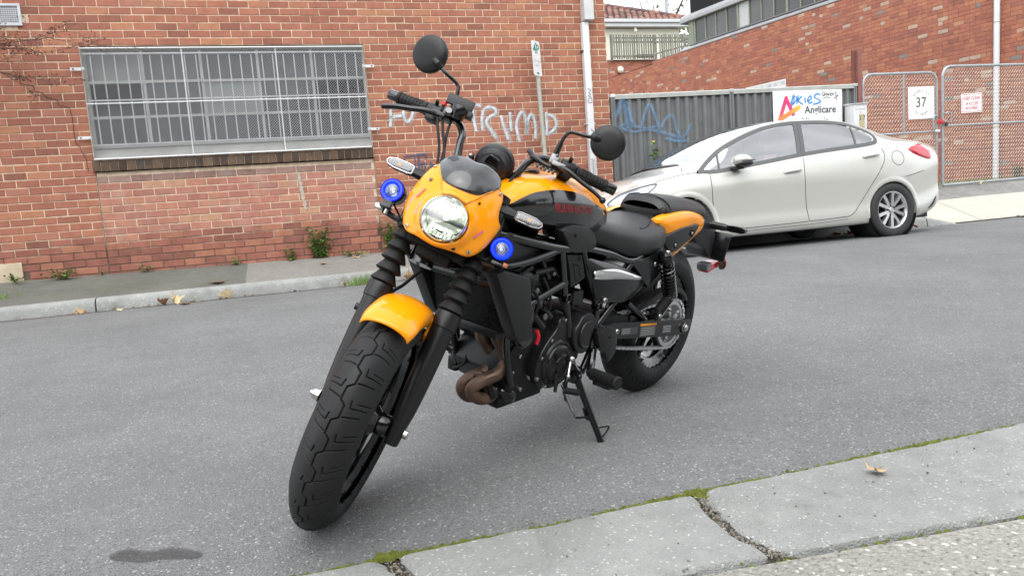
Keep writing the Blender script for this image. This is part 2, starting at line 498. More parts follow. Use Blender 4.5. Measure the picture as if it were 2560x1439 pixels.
# far footpath, in the surfaces the photo shows
def zfoot(x, y): return lerp(zkerb(x) - .004, zwall(x), min(1, max(0, (y - KERB_Y - .14) / (WALL_Y - KERB_Y - .14))))
sheet('footpath', fr(-60, -.42, 40), fr(KERB_Y + .135, WALL_Y + .02, 4), zfoot, 'old_asphalt')
sheet('footpath', fr(-.42, 9.0, 12), fr(KERB_Y + .135, WALL_Y + .02, 4), zfoot, 'pebble_path')
sheet('footpath', fr(16.0, 60, 12), fr(KERB_Y + .135, WALL_Y + .02, 4), zfoot, 'pebble_path')
def zdrive(x, y): return lerp(zroad(x, KERB_Y) + .014, zwall(x), max(0, (y - KERB_Y)) / (WALL_Y - KERB_Y))
driveway = bpy.data.objects.new('driveway', None); COL.objects.link(driveway); struct(driveway)
for i, (xa, xb) in enumerate([(9.18, 9.95), (9.962, 12.2), (12.212, 14.2), (14.212, 16.0)]):
    m = MB(); m.grid([[(x, y, zdrive(x, y)) for x in fr(xa, xb, 3)] for y in fr(8.305, 9.12, 5)])
    m.build('concrete_slab', 'cream_concrete', driveway, smooth=False)
m = MB(); m.grid([[(x, y, zdrive(x, y) - .012) for x in fr(9.0, 16.0, 6)] for y in fr(8.3, 9.11, 5)])
m.build('joint', 'dirt', driveway, smooth=False)
sheet('gate_apron', fr(9.0, 16.0, 8), [9.12, 9.3, WALL_Y, 12, 30], lambda x, y: zdrive(x, y) - .004 if y <= WALL_Y else zwall(x) - .02, 'grey_gravel')
sheet('yard', fr(-8, 20, 4), [WALL_Y + .3, 40], lambda x, y: .28, 'grey_gravel')

# far kerb: cast lengths with open joints, bull-nosed top
kerb = bpy.data.objects.new('kerb', None); COL.objects.link(kerb); struct(kerb)
def kerb_len(x0, x1, drop=False):
    m = MB(); rows = []
    n = max(2, int((x1 - x0) / .4))
    for i in range(n + 1):
        x = lerp(x0, x1, i / n); zb = zroad(x, KERB_Y); h = zkerb(x) - zb
        if drop: h = lerp(h, .014, min(1, (x - x0) / (x1 - x0)))
        jit = .004 * math.sin(x * 3.1) + .003 * math.sin(x * 9.7)
        y0 = KERB_Y + jit
        rows.append([(x, y0 - .012, zb - .06), (x, y0 - .010, zb + h * .05), (x, y0 + .004, zb + h * .62), (x, y0 + .016, zb + h * .84),
                     (x, y0 + .038, zb + h * .965), (x, y0 + .07, zb + h), (x, y0 + .14, zb + h), (x, y0 + .142, zb - .06)])
    m.grid(rows)
    m.f.append(tuple(range(8))); m.f.append(tuple(len(m.v) - 8 + k for k in range(8))[::-1])
    return m.build('kerb_stone', 'kerb_concrete', kerb, angle=50)
js = [-19.2, -15.7, -12.2, -8.7, -5.3, -1.862, 1.64, 5.1, 6.92, 8.91]
for a, b in zip(js, js[1:]): kerb_len(a + .007, b - .007)
kerb_len(8.925, 9.45, True)
for a in (16.0, 19.0, 22.0): kerb_len(a + .007, a + 2.993)
m = MB(); m.grid([[(x, y, zroad(x, KERB_Y) + .03) for x in (-19, 9.2)] for y in (KERB_Y + .005, KERB_Y + .13)])
m.build('joint', 'dirt', kerb, smooth=False)
# thin line of silt in the channel under the kerb
m = MB(); random.seed(3)
rows = [[], []]
for i in range(240):
    x = -5 + i * .055
    w = .05 + .03 * mnoise.noise((x * 3, 0, 0)) + .02 * mnoise.noise((x * 11, 3, 0))
    rows[0].append((x, KERB_Y - .01, zroad(x, KERB_Y - .01) + .004)); rows[1].append((x, KERB_Y - .01 - max(.008, w), zroad(x, KERB_Y - .05) + .004))
m.grid(rows); so = m.build('gutter_silt', 'dirt', smooth=False); so['kind'] = 'stuff'; so['label'] = 'dark silt and leaf litter along the foot of the far kerb'

# near side: large stone channel slabs with mossy joints, then exposed aggregate path
channel = bpy.data.objects.new('gutter', None); COL.objects.link(channel); struct(channel)
def slab(pts, name='stone_slab', z0=-.012, th=.06, seed=0):
    rnd = random.Random(seed); out = []
    n = len(pts)
    for i in range(n):
        a, b = Vector(pts[i]), Vector(pts[(i + 1) % n]); d = b - a; k = max(2, int(d.length / .022)); nn = Vector((d.y, -d.x)).normalized()
        for j in range(k):
            p = a + d * (j / k)
            w = (.006 * mnoise.noise((p.x * 9, p.y * 9, seed)) + .005 * mnoise.noise((p.x * 31, p.y * 31, seed + 5)) + .0025 * rnd.uniform(-1, 1))
            if j == 0: out.append(a + (Vector(pts[i - 1]) - a).normalized() * .006 + (b - a).normalized() * .006)
            else: out.append(p + nn * w)
    m = MB(); N_ = len(out); c = sum(out, Vector((0, 0))) / N_
    def zz(p): return zroad(p.x, p.y) + .002 + .003 * mnoise.noise((p.x * 2, p.y * 2, seed))
    ins = [p + (c - p).normalized() * .012 for p in out]
    v = [(p.x, p.y, zz(p) - th) for p in out] + [(p.x, p.y, zz(p) - .009) for p in out] + [(p.x, p.y, zz(p)) for p in ins]
    f = []
    for k in range(2):
        for i in range(N_): f.append((k * N_ + i, k * N_ + (i + 1) % N_, (k + 1) * N_ + (i + 1) % N_, (k + 1) * N_ + i))
    m.add(v, f)
    bm = bmesh.new(); vs = [bm.verts.new(v[2 * N_ + i]) for i in range(N_)]; bm.faces.new(vs)
    bmesh.ops.triangulate(bm, faces=bm.faces[:]); m.bm(bm)
    return m.build(name, 'slab_stone', channel, angle=40)
yb = lambda x: 1.335 - .115 * (x - .92)          # lower edge of the slabs as seen
TOP = 1.722
slab([(-3.2, TOP), (-1.1, TOP), (-1.08, yb(-1.08)), (-3.2, yb(-3.2))][::-1], seed=1)
slab([(-1.06, TOP), (.150, TOP - .004), (.185, 1.60), (.19, 1.53), (.205, yb(.2)), (-1.04, yb(-1.04))][::-1], seed=2)
slab([(.188, TOP + .004), (.30, TOP + .003), (1.016, TOP - .008), (.985, 1.62), (.966, 1.47), (.992, 1.36), (.97, yb(.96) + .010), (.235, yb(.22)), (.222, 1.60)][::-1], seed=3)
slab([(1.046, TOP + .002), (2.62, TOP + .004), (2.60, yb(2.6) + .01), (1.05, yb(1.07) + .014), (1.018, 1.36), (.993, 1.47), (1.011, 1.62)][::-1], seed=4)
slab([(2.66, TOP), (5.2, TOP), (5.2, yb(5.2) + .02), (2.64, yb(2.64) + .01)][::-1], seed=5)
m = MB(); m.grid([[(x, y, zroad(x, y) - .017) for x in fr(-6, 6, 12)] for y in (.4, 1.745)])
m.build('joint', 'dirt', channel, smooth=False)
m = MB(); m.grid([[(x, min(yb(x) - .008, 5) + dy, zroad(x, 1.3) + (-.004 if dy > -1 else .02)) for x in fr(-6, 6, 12)] for dy in (-6, -1.0, 0)])
struct(m.build('near_footpath', 'exposed_aggregate', smooth=False))
# moss along the joints: small cushions
m = MB(); random.seed(11)
def cushion(x, y, z, r, h):
    n = 7; ring = []; a0 = random.random() * 6
    for k in range(n):
        rr = r * random.uniform(.7, 1.2); a = a0 + k * 2 * math.pi / n
        ring.append((x + rr * math.cos(a), y + rr * math.sin(a) * .6, z))
    mid = [(lerp(p[0], x, .45) , lerp(p[1], y, .45), z + h * random.uniform(.6, .95)) for p in ring]
    m.add(ring + mid + [(x, y, z + h)], [(k, (k + 1) % n, n + (k + 1) % n, n + k) for k in range(n)] + [(n + k, n + (k + 1) % n, 2 * n) for k in range(n)])
for i in range(2600):
    x = random.uniform(-.4, 3.2)
    dens = .5 + .7 * mnoise.noise((x * 2.3, 1, 0)) + .45 * mnoise.noise((x * 9, 4, 0)) + (.25 if x > .9 else -.05)
    if random.random() > max(.06, min(1, dens)): continue
    y = 1.732 + random.gauss(0, .0055) + .004 * math.sin(x * 8)
    cushion(x, y, zroad(x, y) - .009, random.uniform(.004, .009), random.uniform(.003, .008))
for i in range(500):
    x = random.uniform(.9, 3.2)
    if random.random() > .35 + .6 * mnoise.noise((x * 3, 9, 0)): continue
    cushion(x, yb(x) + random.gauss(-.002, .004), zroad(x, 1.2) - .006, random.uniform(.004, .008), random.uniform(.003, .006))
for i in range(60):
    cushion(1.03 + random.gauss(0, .012), 1.715 + random.gauss(0, .015), -.016, random.uniform(.005, .01), random.uniform(.006, .012))
    cushion(.165 + random.gauss(0, .018), 1.735 + random.gauss(0, .008), -.018, random.uniform(.006, .012), random.uniform(.008, .014))
mo = m.build('moss', 'moss', smooth=True); mo['kind'] = 'stuff'; mo['label'] = 'bright green moss growing in the joints of the near slabs'
# grit and crumbled leaf in the open joints and on the road edge
m = MB(); random.seed(5)
def grit(x, y, z, s):
    T = Matrix.Translation((x, y, z)) @ Matrix.Rotation(random.random() * 6, 4, 'Z') @ Matrix.Rotation(random.random() * 2, 4, 'X')
    m.box((0, 0, 0), (s, s * random.uniform(.5, 1), s * random.uniform(.3, .7)), T)
for i in range(520):
    t = random.random()
    x = interp([0, .4, .7, 1], [1.03, .985, .975, 1.005], t) + random.gauss(0, .011); y = lerp(1.72, 1.33, t)
    grit(x, y, -.018 + random.random() * .006, random.uniform(.002, .006))
for i in range(160):
    t = random.random(); grit(lerp(.172, .2, t) + random.gauss(0, .012), lerp(1.735, 1.5, t), -.018, random.uniform(.002, .006))
for i in range(420):
    x = random.uniform(-.3, 3); grit(x, 1.74 + abs(random.gauss(0, .02)), zroad(x, 1.75) - .002, random.uniform(.0015, .004))
for i in range(70):
    x = random.uniform(.3, 2.6); grit(x, random.uniform(1.36, 1.7), zroad(x, 1.6) + .004, random.uniform(.002, .006))
for i in range(260):
    x = random.uniform(-3, 5); y = random.uniform(1.9, 6.5); grit(x, y, zroad(x, y) + .001, random.uniform(.0015, .004))
mat('grit', (.2, .18, .15), .9, rand=.6)
go = m.build('grit', 'grit', smooth=False, weld=False); go['kind'] = 'stuff'; go['label'] = 'loose grit in the slab joints and scattered on the road'
# old oil mark on the road at lower left
pts = poly2([(-.505, 2.035), (-.47, 2.06), (-.43, 2.03), (-.40, 2.012), (-.36, 2.012), (-.315, 1.985), (-.275, 1.945), (-.285, 1.925), (-.33, 1.94), (-.375, 1.955), (-.42, 1.962), (-.46, 1.985), (-.49, 2.005)], 5)
m = MB(); bm = bmesh.new(); bm.faces.new([bm.verts.new((a, b, zroad(a, b) + .004)) for a, b in pts]); bmesh.ops.triangulate(bm, faces=bm.faces[:]); m.bm(bm)
o = m.build('oil_stain', 'oil_stain', smooth=False); tag(o, 'dark curved oil stain on the asphalt left of the front tyre', 'stain')

# ================================================================== bricks
B_W, B_H, COURSE, PITCH = .2221, .0762, .086, .2331
def brick_geo(w, h, d, rnd, jit=.0022, ch=.006):
    """front face towards -y at y=0, back at y=+d; centred on x,z"""
    c = []
    for sx, sz in ((-1, -1), (1, -1), (1, 1), (-1, 1)):
        c.append((sx * w / 2 + rnd.uniform(-jit, jit), sz * h / 2 + rnd.uniform(-jit, jit)))
    v = [(x, d, z) for x, z in c] + [(x, .0035, z) for x, z in c]
    v += [(x - math.copysign(ch, x), rnd.uniform(-.001, .001), z - math.copysign(ch * .8, z)) for x, z in c]
    f = []
    for k in (0, 4):
        for i in range(4): f.append((k + i, k + (i + 1) % 4, k + 4 + (i + 1) % 4, k + 4 + i))
    f.append((8, 9, 10, 11))
    return v, f
def project(p):
    q = cam.matrix_world.inverted() @ Vector(p)
    if q.z > -.1: return None
    s = 1826.25 / -q.z
    return 1280 + q.x * s, 719.5 - q.y * s, s
def brick_wall(parent, cells, M, mats, limit=300, name='brick'):
    """cells: (x, z, w, h, proud, material key); nearest 'limit' become objects, the rest one mesh per material"""
    rnd = random.Random(21)
    scored = []
    for c in cells:
        p = project(M @ Vector((c[0], 0, c[1])))
        inside = p is not None and -20 < p[0] < 2580 and -20 < p[1] < 1459
        hidden = p is not None and (940 < p[0] < 1560 and p[1] > 300)     # mostly behind the motorcycle
        scored.append((-(p[2] * (1 if not hidden else .2) if inside else 0), c))
    scored.sort(key=lambda t: t[0])
    variants = {}
    for i, (s, c) in enumerate(scored):
        x, z, w, h, pr, mk = c
        if i < limit and s < 0:
            key = (round(w, 3), round(h, 3), mk, rnd.randrange(6))
            if key not in variants:
                v, f = brick_geo(w, h, .06, rnd); me = bpy.data.meshes.new('brick'); me.from_pydata(v, [], f)
                bm = bmesh.new(); bm.from_mesh(me); bmesh.ops.recalc_face_normals(bm, faces=bm.faces[:]); bm.to_mesh(me); bm.free()
                me.materials.append(MATS[mk]); variants[key] = me
            o = bpy.data.objects.new(name, variants[key]); COL.objects.link(o); o.parent = parent
            o.matrix_local = M @ Matrix.Translation((x, -pr, z)) @ Matrix.Rotation(rnd.gauss(0, .003), 4, 'Y')
        else:
            variants.setdefault(('rest', mk), MB())
            v, f = brick_geo(w, h, .06, rnd)
            variants[('rest', mk)].add(v, f, M @ Matrix.Translation((x, -pr, z)) @ Matrix.Rotation(rnd.gauss(0, .003), 4, 'Y'))
    first = None
    for k, b in variants.items():
        if k[0] == 'rest':
            o = b.build('brickwork', k[1], parent, smooth=False, weld=False); o['kind'] = 'stuff'
ramp_mat('brick_red', [(0, (.235, .098, .068)), (.12, (.29, .115, .077)), (.45, (.335, .136, .09)), (.8, (.365, .15, .095)), (.9, (.40, .185, .105)), (1, (.355, .155, .11))],
         noise_amt=.13, dirt=((.48, .36, .27), 5, .6, .8, .3))
ramp_mat('brick_base', [(0, (.22, .09, .068)), (.3, (.28, .11, .08)), (.7, (.32, .13, .092)), (.9, (.36, .16, .10)), (1, (.30, .115, .085))],
         noise_amt=.2, dirt=((.16, .10, .08), 4, .55, .75, .5))
ramp_mat('brick_pink', [(0, (.33, .145, .11)), (.5, (.39, .17, .125)), (.85, (.41, .19, .13)), (1, (.44, .25, .16))],
         noise_amt=.16, dirt=((.42, .36, .33), 3.2, .5, .75, .5))
ramp_mat('brick_stained', [(0, (.23, .14, .115)), (.5, (.27, .165, .14)), (1, (.31, .2, .165))], noise_amt=.2, dirt=((.3, .29, .28), 6, .5, .75, .6))
ramp_mat('brick_sill', [(0, (.055, .038, .028)), (.3, (.085, .058, .042)), (.6, (.115, .075, .05)), (.85, (.15, .095, .06)), (1, (.07, .055, .045))], rough=.45, noise_amt=.3, dirt=((.2, .17, .12), 7, .55, .75, .4))
ramp_mat('brick_side', [(0, (.28, .115, .085)), (.14, (.33, .125, .088)), (.5, (.38, .145, .095)), (.8, (.41, .165, .10)), (.94, (.43, .19, .11)), (.95, (.50, .36, .26)), (.985, (.45, .34, .28)), (.987, (.2, .18, .17)), (1, (.25, .22, .2))],
         noise_amt=.16, dirt=((.33, .15, .11), 1.6, .5, .75, .5))
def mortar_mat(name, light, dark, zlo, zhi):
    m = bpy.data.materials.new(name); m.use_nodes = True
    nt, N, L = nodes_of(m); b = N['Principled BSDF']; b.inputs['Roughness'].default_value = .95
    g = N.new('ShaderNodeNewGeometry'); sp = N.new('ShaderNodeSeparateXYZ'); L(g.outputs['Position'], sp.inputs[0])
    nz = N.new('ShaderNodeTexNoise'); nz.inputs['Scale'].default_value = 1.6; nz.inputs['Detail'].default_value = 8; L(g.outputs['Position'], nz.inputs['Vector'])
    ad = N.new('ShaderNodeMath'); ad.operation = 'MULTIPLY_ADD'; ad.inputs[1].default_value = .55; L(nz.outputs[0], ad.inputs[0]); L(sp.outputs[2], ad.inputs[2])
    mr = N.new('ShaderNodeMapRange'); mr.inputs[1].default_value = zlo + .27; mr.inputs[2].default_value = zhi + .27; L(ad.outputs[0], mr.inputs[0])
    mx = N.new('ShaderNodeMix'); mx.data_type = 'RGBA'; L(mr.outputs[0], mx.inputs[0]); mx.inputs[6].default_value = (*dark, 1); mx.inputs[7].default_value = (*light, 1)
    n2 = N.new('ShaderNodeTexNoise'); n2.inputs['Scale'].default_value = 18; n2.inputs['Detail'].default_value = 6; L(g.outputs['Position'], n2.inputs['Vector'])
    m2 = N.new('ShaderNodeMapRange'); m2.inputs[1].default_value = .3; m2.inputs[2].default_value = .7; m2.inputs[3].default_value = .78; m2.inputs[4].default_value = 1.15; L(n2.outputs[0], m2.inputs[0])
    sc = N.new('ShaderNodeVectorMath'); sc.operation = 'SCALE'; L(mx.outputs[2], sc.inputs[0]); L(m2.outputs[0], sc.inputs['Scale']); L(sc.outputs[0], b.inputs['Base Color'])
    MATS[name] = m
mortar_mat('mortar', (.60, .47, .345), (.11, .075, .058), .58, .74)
mortar_mat('mortar_side', (.24, .12, .09), (.14, .08, .06), .3, .8)

# ================================================================== left brick building
bld = thing('brick_building', 'red brick building with cream mortar and one wide barred window', 'building', (0, WALL_Y, 0))
XL, XR, ZT = -7.0, 4.585, 4.9
WX0, WX1, WZ0, WZ1 = -1.95, 1.238, 1.62, 2.9008
PR = .0045
# mortar plane and reveal around the window opening (wall body with a hole)
m = MB()
for (a, b, c, d) in [(XL, WX0, -.2, ZT), (WX1, XR, -.2, ZT), (WX0, WX1, -.2, WZ0 - .14), (WX0, WX1, WZ1, ZT)]:
    m.add([(a, 0, c), (b, 0, c), (b, 0, d), (a, 0, d)], [(0, 1, 2, 3)])
for (a, c, b, d) in [(WX0, WZ0 - .14, WX0, WZ1), (WX1, WZ1, WX1, WZ0 - .14), (WX0, WZ1, WX1, WZ1)]:
    m.add([(a, 0, c), (a, .30, c), (b, .30, d), (b, 0, d)], [(0, 1, 2, 3)])
m.add([(XR, 0, -.2), (XR, 16, -.2), (XR, 16, ZT), (XR, 0, ZT)], [(0, 1, 2, 3)])
m.add([(XL, 0, -.2), (XL, 16, -.2), (XL, 16, ZT), (XL, 0, ZT)], [(3, 2, 1, 0)])
m.add([(XL, 0, ZT), (XR, 0, ZT), (XR, 16, ZT), (XL, 16, ZT)], [(0, 1, 2, 3)])
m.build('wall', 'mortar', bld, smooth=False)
cells = []
Z0 = 2.9008
rnd = random.Random(4)
for k in range(-33, 24):
    zc = Z0 + COURSE * (k + .5)
    off = (.0 if k % 2 == 0 else PITCH / 2) + .045
    xs = []
    x = XL + off - PITCH
    while x < XR:
        a, b = x, x + PITCH - .0095
        x += PITCH
        inwin = WZ0 - .14 < zc < WZ1
        cuts = [(max(a, XL), min(b, XR - .002))]
        if inwin:
            cuts = [(max(a, XL), min(b, WX0 - .004)), (max(a, WX1 + .004), min(b, XR - .002))]
        elif zc < WZ0 - .14:   # straight joints under the window jambs
            cuts = [(max(a, XL), min(b, WX0 - .010)), (max(a, WX0 + .006), min(b, WX1 - .010)), (max(a, WX1 + .006), min(b, XR - .002))]
        for i, (p, q) in enumerate(cuts):
            if q - p < .035: continue
            w = q - p + rnd.uniform(-.003, .003); xc = (p + q) / 2
            infill = zc < WZ0 - .14 and WX0 < xc < WX1
            if zc > WZ0 - .14 - COURSE * 1.0 and infill: mk = 'brick_stained'
            elif zc < .74 + .1 * mnoise.noise((xc * 1.5, 0, 0)): mk = 'brick_base'
            elif infill: mk = 'brick_pink'
            else: mk = 'brick_red'
            if xc < -2.8 and .3 < zc < .53: continue            # rendered patch
            if -3.0 < xc < -2.42 and 3.1 < zc < 3.36 and q > -2.96 and p < -2.47: continue   # air vent
            h = B_H + rnd.uniform(-.002, .002)
            if abs(w - (PITCH - .0095)) < .004: w = round(w / .002) * .002
            h = round(h / .001) * .001
            cells.append((xc, zc, w, h, PR + rnd.uniform(-.0015, .002), mk))
brick_wall(bld, cells, Matrix.Identity(4), MATS)
# sill: row of glazed bricks laid on edge, sloping out
n = 35; pw = (WX1 + .0 - (WX0 - .03)) / n
sv = []
for i in range(3):
    b = MB(); rr = random.Random(i)
    w = pw - .009
    b.prism([(-.045, -.012), (-.045, -.128), (.10, -.128), (.13, .045)], -w / 2, w / 2, axis='x', bev=.004)
    me = b.mesh('sill_brick', True, 30); me.materials.append(MATS['brick_sill']); sv.append(me)
for i in range(n):
    o = bpy.data.objects.new('sill_brick', sv[i % 3]); COL.objects.link(o); o.parent = bld
    o.location = (WX0 - .03 + pw * (i + .5), 0, WZ0 + rnd.uniform(-.003, .003))
m = MB(); m.box(((WX0 + WX1) / 2 - .015, .045, WZ0 - .072), (WX1 - WX0 + .03, .15, .108)); m.build('sill_bed', 'mortar', bld, smooth=False)
# rendered patch, crack, straight joints
mat('render_patch', (.50, .42, .30), .95, var=.2, vscale=9, bump=.6, bscale=50)
m = MB(); m.box((-4.9, -.002, .415), (4.15, .03, .215), bev=.006); m.build('rendered_patch', 'render_patch', bld)
mat('crack', (.02, .013, .01), 1.0)
cr = [(-2.681, 2.61), (-2.58, 2.552), (-2.573, 2.496), (-2.452, 2.468), (-2.453, 2.411), (-2.374, 2.393), (-2.344, 2.343), (-2.236, 2.307), (-2.235, 2.256), (-2.127, 2.22), (-2.115, 2.136), (-2.115, 2.018), (-2.12, 1.918), (-2.111, 1.816), (-2.07, 1.773), (-2.063, 1.712), (-2.033, 1.642), (-2.025, 1.494)]
m = MB(); pr_ = None
for i, q in enumerate(cr):
    p = Vector((q[0], -PR - .004, q[1]))
    if pr_ is not None:
        d = (p - pr_); s = Vector((d.z, 0, -d.x)).normalized() * .0028
        m.add([pr_ - s, pr_ + s, p + s, p - s], [(0, 1, 2, 3)])
    pr_ = p
m.build('crack', 'crack', bld, smooth=False)
mat('joint_dark', (.10, .075, .06), .95)
for x in (WX0 - .002, WX1 - .002):
    m = MB(); m.box((x, -.004, (.5 + WZ0 - .14) / 2), (.005, .006, WZ0 - .14 - .5)); m.build('movement_joint', 'joint_dark', bld, smooth=False)
mat('patch_mortar', (.42, .37, .31), .95, var=.25, vscale=20, bump=1, bscale=70)
m = MB(); rr = random.Random(3); prev = None
for i in range(30):
    z = lerp(.90, 1.36, i / 29); x = lerp(.33, .29, i / 29) + rr.gauss(0, .004); w = .012 + rr.random() * .014
    cur = [(x - w, -.0095, z), (x + w, -.0095, z)]
    if prev: m.add(prev + cur[::-1], [(0, 1, 2, 3)])
    prev = cur
m.build('mortar_smear', 'patch_mortar', bld, smooth=False)

# ---- window of the brick building
mat('steel_frame', (.36, .37, .36), .6, var=.2, vscale=14)
mat('lead_sill', (.30, .30, .285), .6, var=.25, vscale=6)
def pane_mat(name, col, rough=.3):
    m = bpy.data.materials.new(name); m.use_nodes = True
    nt, N, L = nodes_of(m); b = N['Principled BSDF']; b.inputs['Roughness'].default_value = rough
    g = N.new('ShaderNodeTexCoord'); nz = N.new('ShaderNodeTexNoise'); nz.inputs['Scale'].default_value = 1.5; nz.inputs['Detail'].default_value = 7
    L(g.outputs['Object'], nz.inputs['Vector'])
    oi = N.new('ShaderNodeObjectInfo')
    ad = N.new('ShaderNodeMath'); ad.operation = 'ADD'; L(nz.outputs[0], ad.inputs[0]); L(oi.outputs['Random'], ad.inputs[1])
    mr = N.new('ShaderNodeMapRange'); mr.inputs[1].default_value = .3; mr.inputs[2].default_value = 1.7; mr.inputs[3].default_value = .6; mr.inputs[4].default_value = 1.5; L(ad.outputs[0], mr.inputs[0])
    sc = N.new('ShaderNodeVectorMath'); sc.operation = 'SCALE'; sc.inputs[0].default_value = col; L(mr.outputs[0], sc.inputs['Scale']); L(sc.outputs[0], b.inputs['Base Color'])
    n2 = N.new('ShaderNodeTexVoronoi'); n2.inputs['Scale'].default_value = 90; L(g.outputs['Object'], n2.inputs['Vector'])
    bp = N.new('ShaderNodeBump'); bp.inputs['Strength'].default_value = .35; bp.inputs['Distance'].default_value = .002; L(n2.outputs['Distance'], bp.inputs['Height']); L(bp.outputs[0], b.inputs['Normal'])
    MATS[name] = m
pane_mat('obscure_glass', (.055, .063, .066), .2)
pane_mat('pale_glass', (.17, .19, .185), .28)
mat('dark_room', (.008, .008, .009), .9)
mxs = [WX0 + .012, -1.342, -.701, -.052, .588, WX1 - .012]
zs = [1.775, 2.112, 2.515, 2.885]
YF = .135
wf = MB()
for i, x in enumerate(mxs): wf.box((x, YF, (zs[0] + zs[3]) / 2), (.032 if 0 < i < 5 else .024, .045, zs[3] - zs[0] + .03))
for j, z in enumerate(zs): wf.box(((WX0 + WX1) / 2, YF + .001, z), (WX1 - WX0, .041, .030 if 0 < j < 3 else .026))
win = wf.build('window', 'steel_frame', bld, smooth=False)
for i in range(5):
    for j in range(3):
        x0, x1, z0, z1 = mxs[i] + .014, mxs[i + 1] - .014, zs[j] + .013, zs[j + 1] - .013
        T = Matrix.Identity(4); mk = 'obscure_glass'
        b = MB()
        if j == 1 and i in (0, 4):          # open hopper: leans in, dark room above
            T = Matrix.Translation(((x0 + x1) / 2, YF + .10, z0 - .02)) @ Matrix.Rotation(R(-32), 4, 'X')
            b.box((0, 0, .125), (x1 - x0, .006, .24), T)
        else:
            if (i, j) in ((0, 2), (2, 1)): mk = 'pale_glass'
            b.box(((x0 + x1) / 2, YF + .004, (z0 + z1) / 2), (x1 - x0, .006, z1 - z0))
        b.build('pane', mk, win, smooth=False)
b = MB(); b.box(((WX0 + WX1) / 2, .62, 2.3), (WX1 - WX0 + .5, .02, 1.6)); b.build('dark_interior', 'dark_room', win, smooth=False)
b = MB(); b.add([(WX0, .02, WZ0 + .022), (WX1, .02, WZ0 + .022), (WX1, .125, 1.745), (WX0, .125, 1.745)], [(0, 1, 2, 3)])
b.add([(WX0, .125, 1.745), (WX1, .125, 1.745), (WX1, .13, 1.775), (WX0, .13, 1.775)], [(0, 1, 2, 3)])
b.build('inner_sill', 'lead_sill', win, smooth=False)
b = MB()
for x in (-.9, .15): b.box((x, .07, 1.70), (.006, .11, .006), Matrix.Identity(4))
b.box(((WX0 + WX1) / 2, .30, (WZ0 + WZ1) / 2 + .62), (WX1 - WX0, .3, .015)); b.build('lintel', 'joint_dark', win, smooth=False)

# ---- steel bars in front of the window
mat('grey_steel', (.47, .47, .48), .5, .3, var=.18, vscale=20)
bars = thing('window_bars', 'grey steel bars across the wide window, behind the wire screen', 'bars', (0, WALL_Y + .045, 0))
nb_ = 25
bm_ = MB(); bm_.cyl((0, 0, 1.80), (0, 0, 2.285), .0070, 8); mlow = bm_.mesh('bar'); mlow.materials.append(MATS['grey_steel'])
bm_ = MB(); bm_.cyl((0, 0, 2.315), (0, 0, 2.80), .0070, 8); mup = bm_.mesh('bar'); mup.materials.append(MATS['grey_steel'])
for i in range(nb_):
    for me in (mlow, mup):
        o = bpy.data.objects.new('bar', me); COL.objects.link(o); o.parent = bars; o.location = (-1.862 + i * .1245, 0, 0)
for z in (1.795, 2.30, 2.825):
    b = MB(); b.box(((WX0 + WX1) / 2, .004, z), (WX1 - WX0 - .005, .012, .016)); b.build('rail', 'grey_steel', bars, smooth=False)

# ---- wire mesh security screen bolted over the window
mat('galv_wire', (.60, .61, .62), .5, .25)
mat('white_steel', (.66, .665, .67), .5, .1, var=.1, vscale=20)
scr = thing('security_screen', 'galvanised wire mesh screen bolted over the barred window', 'screen', (0, 9.5, 0))
sx0, sx1, sz0, sz1 = -1.935, 1.212, 1.625, 2.858
b = MB(); b.tube([(sx0, 0, sz0), (sx1, 0, sz0), (sx1, 0, sz1), (sx0, 0, sz1)], .0105, 6, closed=True)
b.build('frame', 'galv_wire', scr)
for x in (-.881, .167): b = MB(); b.cyl((x, 0, sz0), (x, 0, sz1), .008, 6); b.build('frame_bar', 'galv_wire', scr)
b = MB(); b.cyl((sx0, 0, 2.245), (sx1, 0, 2.245), .008, 6); b.build('frame_bar', 'galv_wire', scr)
b = MB(); p = .031
def clip_line(x0, z0, dx, dz):
    ts = []
    t0, t1 = -1e9, 1e9
    for (o_, d_, lo, hi) in ((x0, dx, sx0, sx1), (z0, dz, sz0, sz1)):
        a, c = (lo - o_) / d_, (hi - o_) / d_
        t0, t1 = max(t0, min(a, c)), min(t1, max(a, c))
    return (t0, t1) if t1 - t0 > .01 else None
for sgn in (1, -1):
    k = -60
    while k < 170:
        x0 = sx0 + k * p
        r_ = clip_line(x0, sz0, sgn * .030, .031)
        if r_:
            b.tube([(x0 + sgn * .030 * t, .0012 * sgn, sz0 + .031 * t) for t in r_], .0012, 3, caps=False)
        k += 1
w = b.build('wire_mesh', 'galv_wire', scr, weld=False); w['kind'] = 'stuff'
for (x, z, s) in ((-1.985, 2.638, -1), (-2.002, 1.874, -1), (1.265, 2.625, 1), (1.262, 1.849, 1)):
    b = MB(); b.box((x, .03, z), (.15, .006, .034)); b.box((x - s * .055, .015, z), (.035, .03, .030))
    o = b.build('bracket', 'white_steel', scr, smooth=False)
    b = MB(); b.cyl((x + s * .045, .028, z), (x + s * .045, .018, z), .009, 8); b.build('bolt', 'joint_dark', o)
